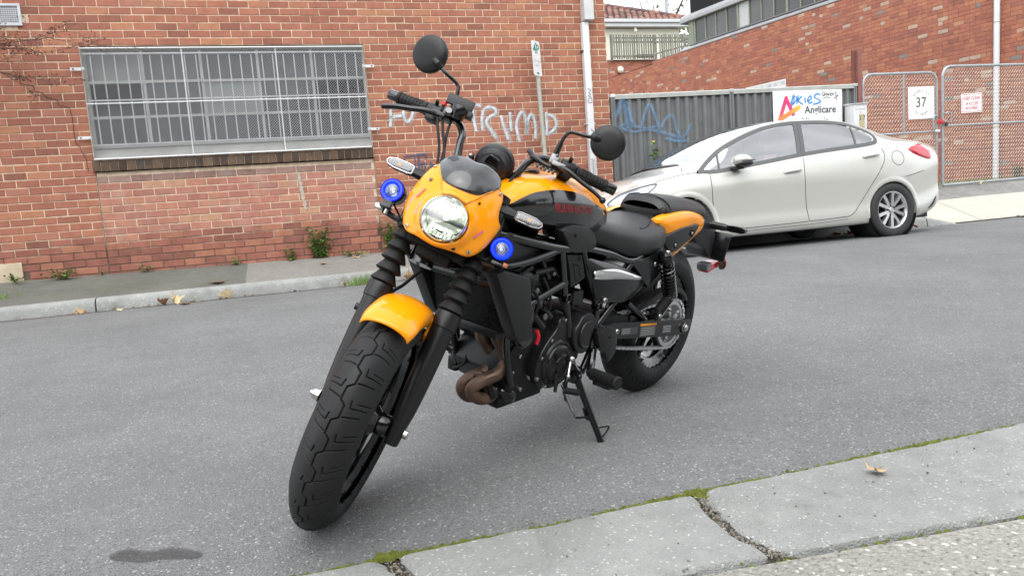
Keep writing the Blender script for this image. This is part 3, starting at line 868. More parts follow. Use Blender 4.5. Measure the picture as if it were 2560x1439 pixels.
# ---- air vent
mat('vent_white', (.55, .57, .60), .6, var=.1)
vent = thing('air_vent', 'pale square louvred air vent set in the brickwork, upper left', 'vent', (-2.72, WALL_Y - .012, 3.235))
b = MB()
for (c, s) in (((0, 0, .105), (.5, .03, .024)), ((0, 0, -.105), (.5, .03, .024)), ((.238, 0, 0), (.024, .03, .19)), ((-.238, 0, 0), (.024, .03, .19))): b.box(c, s)
b.build('frame', 'vent_white', vent, smooth=False)
b = MB()
for i in range(21): b.box((-.22 + i * .022, .004, 0), (.008, .01, .19))
for i in range(9): b.box((0, .002, -.088 + i * .022), (.46, .01, .008))
b.build('grille', 'vent_white', vent, smooth=False)
b = MB(); b.box((0, .014, 0), (.46, .004, .19)); b.build('backing', 'dark_room', vent, smooth=False)

# ---- downpipe
mat('white_paint', (.62, .63, .64), .45, var=.1, vscale=8, rvar=.15)
dp = thing('downpipe', 'white square downpipe with scribbled tags at the right end of the brick wall', 'downpipe', (4.26, WALL_Y, 0))
b = MB(); b.box((-.012, -.055, 1.75), (.092, .085, 2.82), bev=.004); b.build('pipe', 'white_paint', dp)
b = MB(); b.box((.03, -.08, 3.99), (.14, .14, 1.62), bev=.005); b.build('rain_box', 'white_paint', dp)
b = MB(); b.box((.03, -.078, 3.385), (.146, .145, .012)); b.build('seam', 'galv_wire', dp, smooth=False)
for z in (.9, 1.80, 2.78):
    b = MB(); b.box((-.012, -.05, z), (.135, .082, .016)); b.build('strap', 'joint_dark' if z > 2 else 'white_paint', dp, smooth=False)
mat('marker_ink', (.02, .02, .025), .6)
def scrib(pts, par, o=(0, 0, 0), w=.006, mk='marker_ink', n=(0, -1, 0)):
    return ribbon('marker_tag', [Vector(o) + Vector((a, 0, b)) for a, b in pts], w, mk, n, par)
scrib([(-.03, 2.27), (.02, 2.25), (-.01, 2.21), (.02, 2.19), (-.02, 2.17), (.02, 2.16)], dp, (-.012, -.100, 0))
scrib([(.03, 2.15), (-.02, 2.13), (-.03, 2.10), (.0, 2.075), (.03, 2.09), (.025, 2.14)], dp, (-.012, -.100, 0))
scrib([(-.01, 1.72), (.03, 1.68), (-.01, 1.64), (.02, 1.60), (-.03, 1.56)], dp, (-.012, -.100, 0), .009)
for i in range(6):
    z = 1.30 - i * .035
    scrib([(-.035, z), (-.01, z + .02), (.0, z - .02), (.03, z + .015)], dp, (-.012, -.100, 0), .004)

# ---- spray paint on the brick wall
spray_mat('spray_white', (.62, .72, .76), 1.0, .6)
spray_mat('spray_haze', (.6, .62, .64), .33, .95, 9)
spray_mat('spray_navy', (.045, .075, .16), .9, .35)
graf = thing('spray_lettering', 'white spray-painted capitals on the brick wall behind the handlebars', 'graffiti', (0, WALL_Y - .0125, 0))
def wallstroke(pts, w, mk, par, dy=0.0):
    return ribbon('paint_stroke', [Vector((a, dy, b)) for a, b in pts], w, mk, (0, -1, 0), par)
for pts in ([(1.479, 1.866), (1.499, 1.977), (1.5, 2.098)], [(1.485, 2.098), (1.548, 2.117), (1.622, 2.134)], [(1.49, 1.982), (1.568, 2), (1.651, 2.002)],
            [(1.668, 2.072), (1.666, 1.991), (1.707, 1.924), (1.765, 1.988), (1.792, 2.058)],
            [(2.544, 2.086), (2.634, 2.115), (2.709, 2.092)], [(2.586, 2.064), (2.596, 1.918), (2.617, 1.76)],
            [(2.704, 1.746), (2.706, 1.914), (2.739, 2.038), (2.808, 2.078), (2.896, 2.054), (2.902, 1.991), (2.821, 1.952), (2.765, 1.88), (2.828, 1.762), (2.898, 1.642)],
            [(2.979, 1.967), (2.989, 1.877), (3.02, 1.765), (3.056, 1.635)], [(3.106, 2.005), (3.104, 1.9), (3.103, 1.74)],
            [(3.223, 1.585), (3.189, 1.737), (3.185, 1.843), (3.234, 1.959), (3.283, 2), (3.318, 1.935), (3.326, 1.811), (3.316, 1.678)], [(3.323, 1.688), (3.34, 1.838), (3.388, 1.954), (3.433, 1.931), (3.458, 1.79), (3.44, 1.619)],
            [(3.644, 1.956), (3.724, 1.921), (3.765, 1.822), (3.712, 1.737), (3.638, 1.697)], [(3.623, 1.989), (3.624, 1.827), (3.612, 1.665)]):
    wallstroke(pts, .05, 'spray_white', graf)
    wallstroke([(a + .015, b - .01) for a, b in pts], .11, 'spray_haze', graf, -.003)
wallstroke([(2.747, 1.86), (2.839, 1.751), (2.888, 1.669), (2.936, 1.555)], .12, 'spray_haze', graf, -.002)
wallstroke([(3.004, 1.85), (3.069, 1.661), (3.08, 1.581)], .13, 'spray_haze', graf, -.002)
gb = thing('blue_tag', 'small navy spray-painted tag on the brick wall left of the fairing', 'graffiti', (0, WALL_Y - .0125, 0))
for pts in ([(1.622, 1.318), (1.626, 1.483)], [(1.615, 1.478), (1.731, 1.488), (1.901, 1.495), (1.906, 1.427)], [(1.767, 1.476), (1.76, 1.331)], [(1.815, 1.478), (1.805, 1.308)],
            [(1.826, 1.369), (1.881, 1.387), (1.922, 1.374)], [(1.847, 1.368), (1.851, 1.285)], [(1.896, 1.371), (1.884, 1.293)], [(1.956, 1.393), (1.976, 1.372), (1.953, 1.352)]):
    wallstroke(pts, .030, 'spray_navy', gb)

# ---- parking sign on a leaning pole
mat('sign_white', (.74, .75, .75), .45, var=.04)
mat('sign_green', (.02, .25, .16), .5)
mat('sign_grey', (.33, .36, .37), .6)
mat('galv_pole', (.40, .41, .36), .5, .35, var=.15, vscale=14)
ps = thing('parking_sign', 'tall white parking sign with green 4P on a leaning galvanised pole', 'sign', (3.545, 9.42, zwall(3.5) - .01), (0, R(-1.6), 0))
b = MB(); b.cyl((0, 0, 0), (0, 0, 2.56), .030, 14); b.build('pole', 'galv_pole', ps)
pb = bpy.data.objects.new('plate', None)
b = MB(); RZ = Matrix.Rotation(R(42), 4, 'Z')
def rrect(w, h, r, n=4):
    o = []
    for cx, cy, a0 in ((w/2-r, h/2-r, 0), (-w/2+r, h/2-r, 90), (-w/2+r, -h/2+r, 180), (w/2-r, -h/2+r, 270)):
        for i in range(n + 1): a = R(a0 + 90 * i / n); o.append((cx + r * math.cos(a), cy + r * math.sin(a)))
    return o
PM = Matrix.Translation((-.012, -.05, 2.36)) @ RZ
b.prism(rrect(.225, .45, .025), -.002, .002, axis='y', M=PM)
plate = b.build('plate', 'sign_white', ps, smooth=False)
TX = PM @ Matrix.Translation((0, -.0035, 0)) @ Matrix.Rotation(R(90), 4, 'X')
text('symbol', '4P', .17, 'sign_green', TX @ Matrix.Translation((0, .115, 0)), plate, bold=.003)
text('lettering', '7', .075, 'sign_grey', TX @ Matrix.Translation((-.07, -.045, 0)), plate)
text('lettering', 'AM -', .03, 'sign_grey', TX @ Matrix.Translation((-.015, -.04, 0)), plate)
text('lettering', '5', .075, 'sign_grey', TX @ Matrix.Translation((.04, -.045, 0)), plate)
text('lettering', 'PM', .03, 'sign_grey', TX @ Matrix.Translation((.085, -.04, 0)), plate)
text('lettering', 'MON-FRI', .028, 'sign_grey', TX @ Matrix.Translation((0, -.095, 0)), plate)
text('lettering', '<->', .05, 'sign_green', TX @ Matrix.Translation((0, -.195, 0)), plate, bold=.002)
for z in (.19, -.19):
    b = MB(); b.cyl((0, -.003, z), (0, -.008, z), .010, 10, M=PM); b.build('bolt', 'joint_dark', plate)

# ================================================================== sheet steel fence
mat('fence_grey', (.15, .156, .158), .5, .1, var=.12, vscale=5, rvar=.12, spec=.4)
mat('fence_cap', (.42, .43, .40), .5, .1, var=.12, vscale=6)
fence = thing('steel_fence', 'dark grey ribbed sheet steel fence with a paler capping rail', 'fence', (0, WALL_Y, 0))
def fz(x): return 2.178 + .0143 * (x - 4.6)
def sheetpanel(x0, x1):
    prof = []; x = x0; p = .149; i = 0
    d = .036
    seq = [(0, 0), (.045, 0), (.066, d), (.112, d), (.149, 0)]
    while x < x1 - .001:
        for a, dd in seq[:-1]:
            if x + a < x1: prof.append((x + a, dd))
        x += p
    prof.append((x1, 0))
    m = MB(); m.grid([[(a, .0 - dd + .02, zwall(a) - .03 if k == 0 else fz(a) - .03) for a, dd in prof] for k in (0, 1)])
    return m.build('sheet', 'fence_grey', fence, smooth=False)
for a, b_ in ((4.66, 5.43), (5.432, 6.53), (6.60, 7.70), (7.702, 8.79)): sheetpanel(a, b_)
for a, b_ in ((4.66, 6.545), (6.585, 8.80)):
    m = MB()
    prof = [(-.030, -.055), (-.034, 0.0), (-.02, .012), (.03, .012), (.045, 0), (.041, -.055)]
    m.grid([[(x, y, fz(x) + z) for y, z in prof] for x in (a, b_)])
    m.f.append((0, 1, 2, 3, 4, 5)); m.f.append((11, 10, 9, 8, 7, 6))
    m.build('capping_rail', 'fence_cap', fence, angle=30)
    m = MB(); m.grid([[(x, y, zwall(x) + .06 + z) for y, z in prof] for x in (a, b_)]); m.build('bottom_rail', 'fence_grey', fence, angle=30)
for x in (4.632, 6.565, 8.825):
    m = MB(); m.box((x, .004, (zwall(x) + fz(x)) / 2 - .03), (.06 if x != 6.565 else .075, .075, fz(x) - zwall(x)), bev=.008)
    m.box((x, -.036, (zwall(x) + fz(x)) / 2 - .03), (.012, .02, fz(x) - zwall(x) - .02))
    post = m.build('post', 'fence_grey', fence)
    m = MB(); m.box((x, .002, fz(x) - .005), (.074, .088, .05), bev=.01); m.build('post_cap', 'white_paint' if x < 5 else 'fence_cap', post)
spray_mat('spray_blue_haze', (.16, .33, .55), .5, .9, 6)
fg = thing('blue_spray_scrawl', 'faded pale blue spray scrawl across the grey steel fence', 'graffiti', (0, WALL_Y - .032, 0))
for pts, w in (([(4.627, 1.845), (4.716, 1.981), (4.792, 2.117), (4.817, 1.894), (4.854, 1.669)], .1), ([(4.641, 1.678), (4.798, 1.783), (5.047, 1.718), (5.365, 1.648), (5.687, 1.549)], .07),
               ([(4.817, 2.117), (4.895, 1.836), (4.92, 1.723)], .12), ([(5.047, 1.718), (5.123, 1.94), (5.205, 2.039), (5.28, 1.878), (5.352, 1.649)], .07), ([(4.672, 1.777), (4.917, 1.667), (5.305, 1.736)], .06),
               ([(5.297, 1.594), (5.438, 1.816), (5.572, 1.869), (5.626, 1.638), (5.719, 1.519)], .07), ([(5.686, 1.52), (5.791, 1.631), (5.843, 1.744)], .06), ([(5.425, 1.56), (5.619, 1.512), (5.818, 1.515)], .08)):
    wallstroke(pts, w, 'spray_blue_haze', fg)

# ---- charity sign, letterbox
sg = thing('charity_sign', 'white Anglicare sign board with a pink and yellow A on the steel fence', 'sign', (7.91, WALL_Y - .045, 1.72))
b = MB(); b.box((0, 0, 0), (1.275, .006, .9), bev=.002); board = b.build('board', 'sign_white', sg)
def grad_mat(name, c0, c1, axis, a, b_):
    m = bpy.data.materials.new(name); m.use_nodes = True; nt, N, L = nodes_of(m); bs = N['Principled BSDF']; bs.inputs['Roughness'].default_value = .45
    t = N.new('ShaderNodeTexCoord'); s = N.new('ShaderNodeSeparateXYZ'); L(t.outputs['Object'], s.inputs[0])
    r = N.new('ShaderNodeMapRange'); r.inputs[1].default_value = a; r.inputs[2].default_value = b_; L(s.outputs[axis], r.inputs[0])
    x = N.new('ShaderNodeMix'); x.data_type = 'RGBA'; L(r.outputs[0], x.inputs[0]); x.inputs[6].default_value = (*c0, 1); x.inputs[7].default_value = (*c1, 1); L(x.outputs[2], bs.inputs['Base Color'])
    MATS[name] = m
grad_mat('logo_pink', (.75, .20, .08), (.62, .04, .16), 2, -.1, .22)
grad_mat('logo_plum', (.5, .06, .25), (.68, .04, .16), 2, 0, .22)
grad_mat('logo_yellow', (.75, .25, .06), (.78, .60, .05), 0, -.35, -.08)
def bar(pts, mk, y):
    b = MB(); b.prism(pts, y - .001, y, axis='y'); return b.build('logo_bar', mk, board, smooth=False)
def stroke2(a, c, w, rnd_=False):
    a, c = Vector(a), Vector(c); d = (c - a).normalized(); s = Vector((-d.y, d.x)) * w / 2
    o = [a - s, c - s]
    if rnd_: o += [c + d * w / 2 * math.sin(t) - s * math.cos(t) for t in (R(45), R(90), R(135))]
    o += [c + s, a + s]
    return [tuple(p) for p in o]
bar(stroke2((-.54, -.02), (-.40, .345), .062, True), 'logo_pink', -.0045)
bar(stroke2((-.40, .33), (-.27, .08), .062), 'logo_plum', -.0062)
bar(stroke2((-.54, .02), (-.17, .20), .062, True), 'logo_yellow', -.0080)
mat('sign_dark', (.05, .052, .06), .5)
TA = Matrix.Translation((0, -.0045, 0)) @ Matrix.Rotation(R(90), 4, 'X')
text('lettering', 'Anglicare', .155, 'sign_dark', TA @ Matrix.Translation((.225, .150, 0)), board, bold=.003)
text('lettering', 'Victoria', .155, 'sign_dark', TA @ Matrix.Translation((.13, -.02, 0)), board)
spray_mat('spray_cyan', (.03, .26, .66), 1.0, .6)
for pts in ([(7.528, 2.064), (7.561, 1.962), (7.596, 1.937), (7.65, 2.031), (7.645, 2.103), (7.583, 1.961), (7.54, 2.004), (7.505, 2.023)], [(7.733, 2.1), (7.699, 1.958)], [(7.805, 2.087), (7.73, 2.017), (7.816, 1.954)], [(7.849, 2.067), (7.861, 1.977)],
            [(7.891, 2.006), (7.966, 2.034), (7.953, 2.083), (7.899, 2.024), (7.935, 1.975), (7.995, 1.997)], [(8.146, 2.09), (8.072, 2.11), (8.026, 2.063), (8.114, 2.018), (8.128, 1.981), (7.979, 1.949)], [(7.626, 1.96), (7.702, 2.041), (7.674, 2.09)]):
    q = [Vector((a - 7.91, -.0045, b - 1.72)) for a, b in pts]
    ribbon('spray_tag', q, .036, 'spray_cyan', (0, -1, 0), board)
for pts in ([(8.191, 2.077), (8.222, 2.112), (8.207, 2.137), (8.176, 2.101), (8.206, 2.076), (8.252, 2.123)], [(8.252, 2.123), (8.258, 2.081), (8.282, 2.111), (8.288, 2.08), (8.312, 2.128)], [(8.319, 2.097), (8.35, 2.115), (8.326, 2.079), (8.356, 2.078)], [(8.364, 2.078), (8.372, 2.12), (8.394, 2.077)],
            [(8.448, 2.131), (8.41, 2.119), (8.432, 2.082), (8.416, 2.034), (8.386, 2.053)], [(8.463, 2.094), (8.43, 1.997)], [(8.432, 2.064), (8.477, 2.075)], [(8.19, 2.04), (8.25, 2.057), (8.325, 2.043)]):
    q = [Vector((a - 7.91, -.0045, b - 1.72)) for a, b in pts]
    ribbon('marker_tag', q, .011, 'marker_ink', (0, -1, 0), board)
lb = thing('letterbox', 'white metal letterbox numbered 37 beside the rust red post', 'letterbox', (8.72, WALL_Y - .05, .45))
b = MB(); b.box((0, -.09, 1.19), (.245, .20, .55), bev=.008); b.build('body', 'white_paint', lb)
b = MB(); b.prism([(-.21, 1.465), (.02, 1.465), (.02, 1.49), (-.21, 1.475)], -.135, .135, axis='x'); b.build('lid', 'white_paint', lb, smooth=False)
b = MB(); b.box((.0, -.193, 1.405), (.19, .006, .035)); b.build('flap', 'white_steel', lb, smooth=False)
b = MB(); b.cyl((0, -.19, 1.34), (0, -.197, 1.34), .008, 8); b.build('lock', 'joint_dark', lb)
mat('brass_plate', (.42, .38, .22), .5)
b = MB(); b.box((.025, -.192, 1.21), (.10, .004, .20)); pl = b.build('number_plate', 'brass_plate', lb, smooth=False)
text('lettering', '3 7', .10, 'sign_dark', Matrix.Translation((.025, -.1955, 1.245)) @ Matrix.Rotation(R(90), 4, 'X'), pl)
b = MB(); b.box((0, -.05, .45), (.06, .06, .95)); b.build('post', 'white_paint', lb, smooth=False)

# ---- rust-red steel post
mat('rust_red', (.20, .075, .06), .65, var=.25, vscale=9, bump=.3, bscale=60)
rp = thing('steel_post', 'rust red square steel post between the letterbox and the gate', 'post', (8.90, WALL_Y + .02, .4))
b = MB(); b.box((.025, 0, 1.19), (.085, .09, 2.38), bev=.006); b.box((-.04, .03, 1.19), (.055, .03, 2.36)); b.build('column', 'rust_red', rp)
mat('orange_tape', (.55, .30, .12), .6)
b = MB(); b.box((.025, -.0465, 1.47), (.088, .003, .06)); b.build('sticker', 'orange_tape', rp, smooth=False)

# ---- chain-link gates
mat('galv_tube', (.36, .385, .40), .42, .45, var=.18, vscale=10)
mat('mesh_wire', (.60, .56, .50), .5, .3)
def rounded_frame(x0, x1, z0, z1, r, sl=0.0, bottom_round=False):
    pts = [(x0, 0, z0)]
    for i in range(7): a = R(180 - 90 * i / 6); pts.append((x0 + r + r * math.cos(a), 0, z1 - r + r * math.sin(a)))
    for i in range(7): a = R(90 - 90 * i / 6); pts.append((x1 - r + r * math.cos(a), 0, z1 + sl - r + r * math.sin(a)))
    pts.append((x1, 0, z0 + sl))
    return pts
def chain_mesh(x0, x1, z0, z1, par, pitch=.058, r=.0030, barb=.05):
    m = MB(); k = 0; x = x0
    h = pitch * .56
    n = int((z1 + barb * .55 - z0) / h)
    while x < x1:
        pts = []
        for i in range(n + 1):
            s = 1 if (i % 2) else -1
            pts.append((min(max(x + s * pitch * .25 * 1.02, x0), x1), .003 * s, z0 + i * h))
        m.tube(pts, r, 3, caps=False); x += pitch / 2
        # next strand is mirrored so that the strands hook together
        pts = []
        for i in range(n + 1):
            s = -1 if (i % 2) else 1
            pts.append((min(max(x + s * pitch * .25 * 1.02, x0), x1), -.003 * s, z0 + i * h))
        m.tube(pts, r, 3, caps=False); x += pitch / 2
    o = m.build('wire_mesh', 'mesh_wire', par, weld=False); o['kind'] = 'stuff'; return o
g1 = thing('pedestrian_gate', 'narrow chain-link gate with rounded corners carrying the white 37 sign', 'gate', (0, WALL_Y - .005, 0))
b = MB(); b.tube(rounded_frame(8.99, 10.485, .50, 2.39, .16, .012), .021, 10); b.build('frame', 'galv_tube', g1)
b = MB(); b.cyl((9.80, 0, 2.39), (9.80, 0, 1.44), .017, 10); b.build('stile', 'galv_tube', g1)
b = MB(); b.cyl((9.0, 0, 1.44), (10.47, 0, 1.455), .017, 10); b.build('rail', 'galv_tube', g1)
b = MB(); b.cyl((9.0, 0, .53), (10.47, 0, .53), .019, 10); b.build('rail', 'galv_tube', g1)
chain_mesh(9.0, 10.47, .53, 2.39, g1)
g2 = thing('drive_gate', 'wide chain-link driveway gate with the red lettered sign', 'gate', (0, WALL_Y + .01, 0))
fp = rounded_frame(10.63, 14.45, .555, 2.497, .17, .02)
b = MB(); b.tube(fp, .023, 10); b.build('frame', 'galv_tube', g2)
b = MB(); b.cyl((10.63, 0, .56), (14.45, 0, .585), .022, 10); b.build('rail', 'galv_tube', g2)
b = MB(); b.cyl((10.63, 0, 1.535), (14.45, 0, 1.55), .017, 10); b.build('rail', 'galv_tube', g2)
chain_mesh(10.65, 14.43, .56, 2.49, g2)
for gp in ((10.56, 'slim dark steel stop post between the two chain-link gates'), ):
    gpo = thing('gate_post', gp[1], 'post', (gp[0], WALL_Y + .05, .3)); b = MB(); b.box((0, 0, .75), (.02, .02, 1.6)); b.build('column', 'joint_dark', gpo)
gpo = thing('gate_post', 'round galvanised hinge post at the right end of the driveway gate', 'post', (14.52, WALL_Y + .05, .4)); b = MB(); b.cyl((0, 0, 0), (0, 0, 2.25), .035, 12); b.build('column', 'galv_tube', gpo); b = MB(); b.ball((0, 0, 2.25), .038, 6, (1, 1, .5)); b.build('cap', 'galv_tube', gpo)
# latch loops, chain and padlock
lk = thing('gate_latch', 'galvanised drop latch loop on the pedestrian gate', 'latch', (10.42, WALL_Y - .03, 1.58))
b = MB(); b.tube(spline([(.06, 0, .12), (-.01, -.01, .12), (-.05, -.02, .07), (-.05, -.02, -.03), (-.03, -.02, -.10), (.05, -.02, -.13)], 5), .012, 8); b.build('loop', 'galv_tube', lk)
b = MB(); b.box((.03, -.02, -.125), (.10, .03, .035), bev=.008); b.build('handle', 'white_steel', lk)
lk2 = thing('gate_latch', 'galvanised ring latch on the driveway gate beside the padlock', 'latch', (10.70, WALL_Y - .03, 1.66))
b = MB(); b.tube(spline([(-.06, 0, .07), (-.01, -.01, .09), (.04, -.015, .07), (.055, -.015, .0), (.05, -.015, -.08)], 5), .012, 8); b.build('loop', 'galv_tube', lk2)
mat('red_plastic', (.55, .02, .03), .4)
mat('black_rubber', (.02, .02, .021), .6)
ch = thing('lock_chain', 'red sleeved chain tying the two gates together', 'chain', (10.555, WALL_Y - .03, 1.60))
for k, (x, z, a) in enumerate(((-.075, .01, 20), (-.04, -.01, -30), (0, .0, 25), (.035, -.015, -20), (-.02, .03, 50))):
    b = MB(); b.tube([(x + .03 * math.cos(t) * math.cos(R(a)) - .016 * math.sin(t) * math.sin(R(a)), -.01 + .012 * (k % 2), z + .03 * math.cos(t) * math.sin(R(a)) + .016 * math.sin(t) * math.cos(R(a))) for t in [R(30 * i) for i in range(12)]], .0075, 6, closed=True); b.build('link', 'red_plastic', ch)
pk = thing('padlock', 'black padlock hanging on the red chain between the gates', 'padlock', (10.645, WALL_Y - .045, 1.575))
b = MB(); b.box((0, 0, -.02), (.05, .025, .06), bev=.008); b.build('body', 'black_rubber', pk)
b = MB(); b.tube([(-.016, 0, .01), (-.016, 0, .03), (0, 0, .045), (.016, 0, .03), (.016, 0, .01)], .005, 6); b.build('shackle', 'galv_tube', pk)
# signs on the gates
s37 = thing('number_sign', 'square white sign reading HENRY ST 37 CO-WORK on the pedestrian gate', 'sign', (10.138, WALL_Y - .03, 1.92), (0, R(-.6), 0))
b = MB(); b.box((0, 0, 0), (.535, .005, .515)); brd = b.build('board', 'sign_white', s37, smooth=False)
mat('sign_olive', (.06, .065, .035), .5)
text('lettering', '37', .225, 'sign_olive', Matrix.Translation((-.005, -.0035, 0)) @ Matrix.Rotation(R(90), 4, 'X'), brd, bold=.001)
for s, rad, a0, a1, flip in (('HENRY ST', .19, 140, 42, 1), ('CO-WORK', .19, 232, 308, -1)):
    for i, chx in enumerate(s):
        if chx == ' ': continue
        a = R(lerp(a0, a1, i / (len(s) - 1)))
        text('lettering', chx, .052, 'sign_olive', Matrix.Translation((rad * math.cos(a), -.0035, rad * math.sin(a))) @ Matrix.Rotation(R(90), 4, 'X') @ Matrix.Rotation(a - flip * R(90), 4, 'Z'), brd)
kc = thing('access_sign', 'small white sign with red letters KEEP CLEAR on the driveway gate', 'sign', (11.213, WALL_Y - .03, 1.887), (0, R(-1.5), 0))
b = MB(); b.box((0, 0, 0), (.455, .005, .315)); brd = b.build('board', 'sign_white', kc, smooth=False)
mat('sign_red', (.5, .03, .05), .5)
b = MB()
for (c, s) in (((0, -.0032, .140), (.425, .001, .006)), ((0, -.0032, -.140), (.425, .001, .006)), ((.21, -.0032, 0), (.006, .001, .274)), ((-.21, -.0032, 0), (.006, .001, .274))): b.box(c, s)
b.build('border', 'sign_red', brd, smooth=False)
for s, z, sz in (('KEEP CLEAR', .075, .078), ('24 ACCESS', -.012, .070), ('REQUIRED', -.085, .070)):
    text('lettering', s, sz, 'sign_red', Matrix.Translation((0, -.0035, z)) @ Matrix.Rotation(R(90), 4, 'X') @ Matrix.Diagonal((.86, 1, 1, 1)), brd, bold=.001)

# ================================================================== side building running back from the street
sd = Vector((-.148, .989, 0)).normalized()
side = thing('side_building', 'long red brick side wall with a row of clerestory windows under a grey roof', 'building', (14.30, 11.70, 0), (0, 0, math.atan2(sd.y, sd.x)))
# local x runs away from the street, local y points out towards the yard (to the left in the picture)
M2 = Matrix.Rotation(math.pi, 4, 'Z')     # bricks face +y locally
def sx(t): return t
TW0, TW1, TH = -2.2, 9.45, 5.155
m = MB()
m.add([(TW0, 0, .2), (11.3, 0, .2), (11.3, 0, TH - .005), (TW0, 0, TH - .005)], [(0, 1, 2, 3)])
m.add([(11.3, 0, .2), (15.4, 0, .2), (15.4, 0, 5.04), (11.3, 0, 5.04)], [(0, 1, 2, 3)])
m.add([(TW0, 0, .2), (TW0, -9, .2), (TW0, -9, 6.2), (TW0, 0, 6.2)], [(0, 1, 2, 3)])
m.add([(TW0, 0, TH - .005), (15.4, 0, 5.04), (15.4, -.23, 5.04), (TW0, -.23, TH - .005)], [(0, 1, 2, 3)])
m.build('wall', 'mortar_side', side, smooth=False)
cells = []; rnd = random.Random(9)
for k in range(0, 56):
    zc = .39 + COURSE * (k + .5)
    x = TW0 - (0 if k % 2 else PITCH / 2)
    while x < 15.4:
        hd = rnd.random() < .18
        w = PITCH * (.5 if hd else 1)
        a, b_ = x, x + w - .008; x += w
        a = max(a, TW0); b_ = min(b_, 15.4)
        top = TH if (a + b_) / 2 < 11.3 else 5.04
        if b_ - a < .04 or zc + .04 > top: continue
        cells.append((-(a + b_) / 2, zc, round((b_ - a) / .004) * .004, .079, .004 + rnd.uniform(-.001, .002), 'brick_side'))
brick_wall(side, cells, M2, MATS)
mat('lead_flash', (.36, .37, .385), .55, .2, var=.2, vscale=4)
mat('roof_fascia', (.33, .335, .345), .55, .25, var=.12, vscale=5)
mat('green_frame', (.22, .25, .19), .6, var=.2, vscale=10)
pane_mat('dusty_glass', (.085, .09, .09), .18)
pane_mat('milky_glass', (.42, .43, .43), .4)
mat('stone_strip', (.16, .16, .16), .6)
m = MB(); m.prism([(.018, 5.14), (.022, 5.165), (-.10, 5.272), (-.10, 5.2), (0.0, 5.14)], TW0, 9.75, axis='x'); m.build('flashing', 'lead_flash', side, smooth=False)
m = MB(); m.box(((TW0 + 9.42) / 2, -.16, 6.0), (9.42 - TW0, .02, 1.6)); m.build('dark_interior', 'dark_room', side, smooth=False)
x = 9.14; i = 0
ws = []
while x > -2:
    wdt = .46 if i else .50
    ws.append((x - wdt, x)); x -= wdt; i += 1
wv = [(9.42, 9.14)]
for i, (a, b_) in enumerate(ws):
    mk = 'milky_glass' if i == 4 else 'dusty_glass'
    m = MB(); m.box(((a + b_) / 2, -.085, 5.64), (b_ - a - .03, .006, .72)); wn = m.build('pane', mk, side, smooth=False)
    thick = (i % 4 == 0)
    m = MB(); m.box((b_, -.075, 5.64), (.07 if thick else .032, .05, .74)); m.build('mullion', 'green_frame', side, smooth=False)
m = MB(); m.box((9.30, -.08, 5.64), (.22, .07, .76)); m.build('mullion', 'green_frame', side, smooth=False)
m = MB(); m.box(((TW0 + 9.4) / 2, -.078, 5.285), (9.4 - TW0, .06, .035)); m.build('window_sill', 'stone_strip', side, smooth=False)
m = MB(); m.box(((TW0 + 9.4) / 2, -.078, 6.0), (9.4 - TW0, .06, .05)); m.build('window_head', 'green_frame', side, smooth=False)
# curved sheet edge of the roof with fine corrugation
m = MB(); rows = []
prof = [(.03, 5.985), (.045, 6.01), (.035, 6.10), (-.03, 6.20), (-.2, 6.275), (-3.0, 6.9), (-7.0, 7.6)]
nx = 240
for i in range(nx + 1):
    t = lerp(TW0, 9.72, i / nx); c = .006 * math.cos(i * math.pi)
    rows.append([(t, y, z + c) for y, z in prof])
m.grid(rows); m.build('roof', 'roof_fascia', side, smooth=False)
m = MB(); m.add([(9.72, y, z) for y, z in prof] + [(9.72, -7, 5.98), (9.72, -.1, 5.98)], [tuple(range(9))]); m.build('gable_end', 'roof_fascia', side, smooth=False)
# white vent pipe and painted bay numbers
mat('white_pvc', (.68, .71, .74), .35, var=.06, vscale=5)
wp = thing('vent_pipe', 'tall white plastic pipe fixed to the side wall behind the gate', 'pipe', Vector((14.32, 11.567, .4)) + Vector((-.09, -.01, 0)))
b = MB(); b.cyl((0, 0, 0), (0, 0, 5.2), .055, 16); b.build('pipe', 'white_pvc', wp)
for z in (1.2, 3.28, 4.5):
    b = MB(); b.cyl((0, 0, z), (0, 0, z + .02), .0575, 16); b.box((.05, .01, z + .01), (.10, .03, .02)); b.build('clip', 'brass_plate', wp)
wps = thing('painted_bay_numbers', 'white painted strip with bay numbers 1089 to 1086 on the side wall', 'lettering', side.matrix_basis @ Vector((6.21, .013, 3.40)), side.rotation_euler)
b = MB(); b.box((0, 0, 0), (1.50, .002, .31)); brd = b.build('strip', 'sign_white', wps, smooth=False)
for i, s in enumerate(('1089', '1090', '1091', '1088', '1087', '1086')):
    xx = .62 - i * .25
    text('lettering', s, .125, 'sign_grey', Matrix.Translation((xx, .003, .06)) @ Matrix.Rotation(math.pi, 4, 'Z') @ Matrix.Rotation(R(90), 4, 'X') @ Matrix.Diagonal((.8, 1.3, 1, 1)), brd)
    b = MB(); b.box((xx - .125, .002, 0), (.008, .002, .3)); b.build('divider', 'sign_grey', brd, smooth=False)

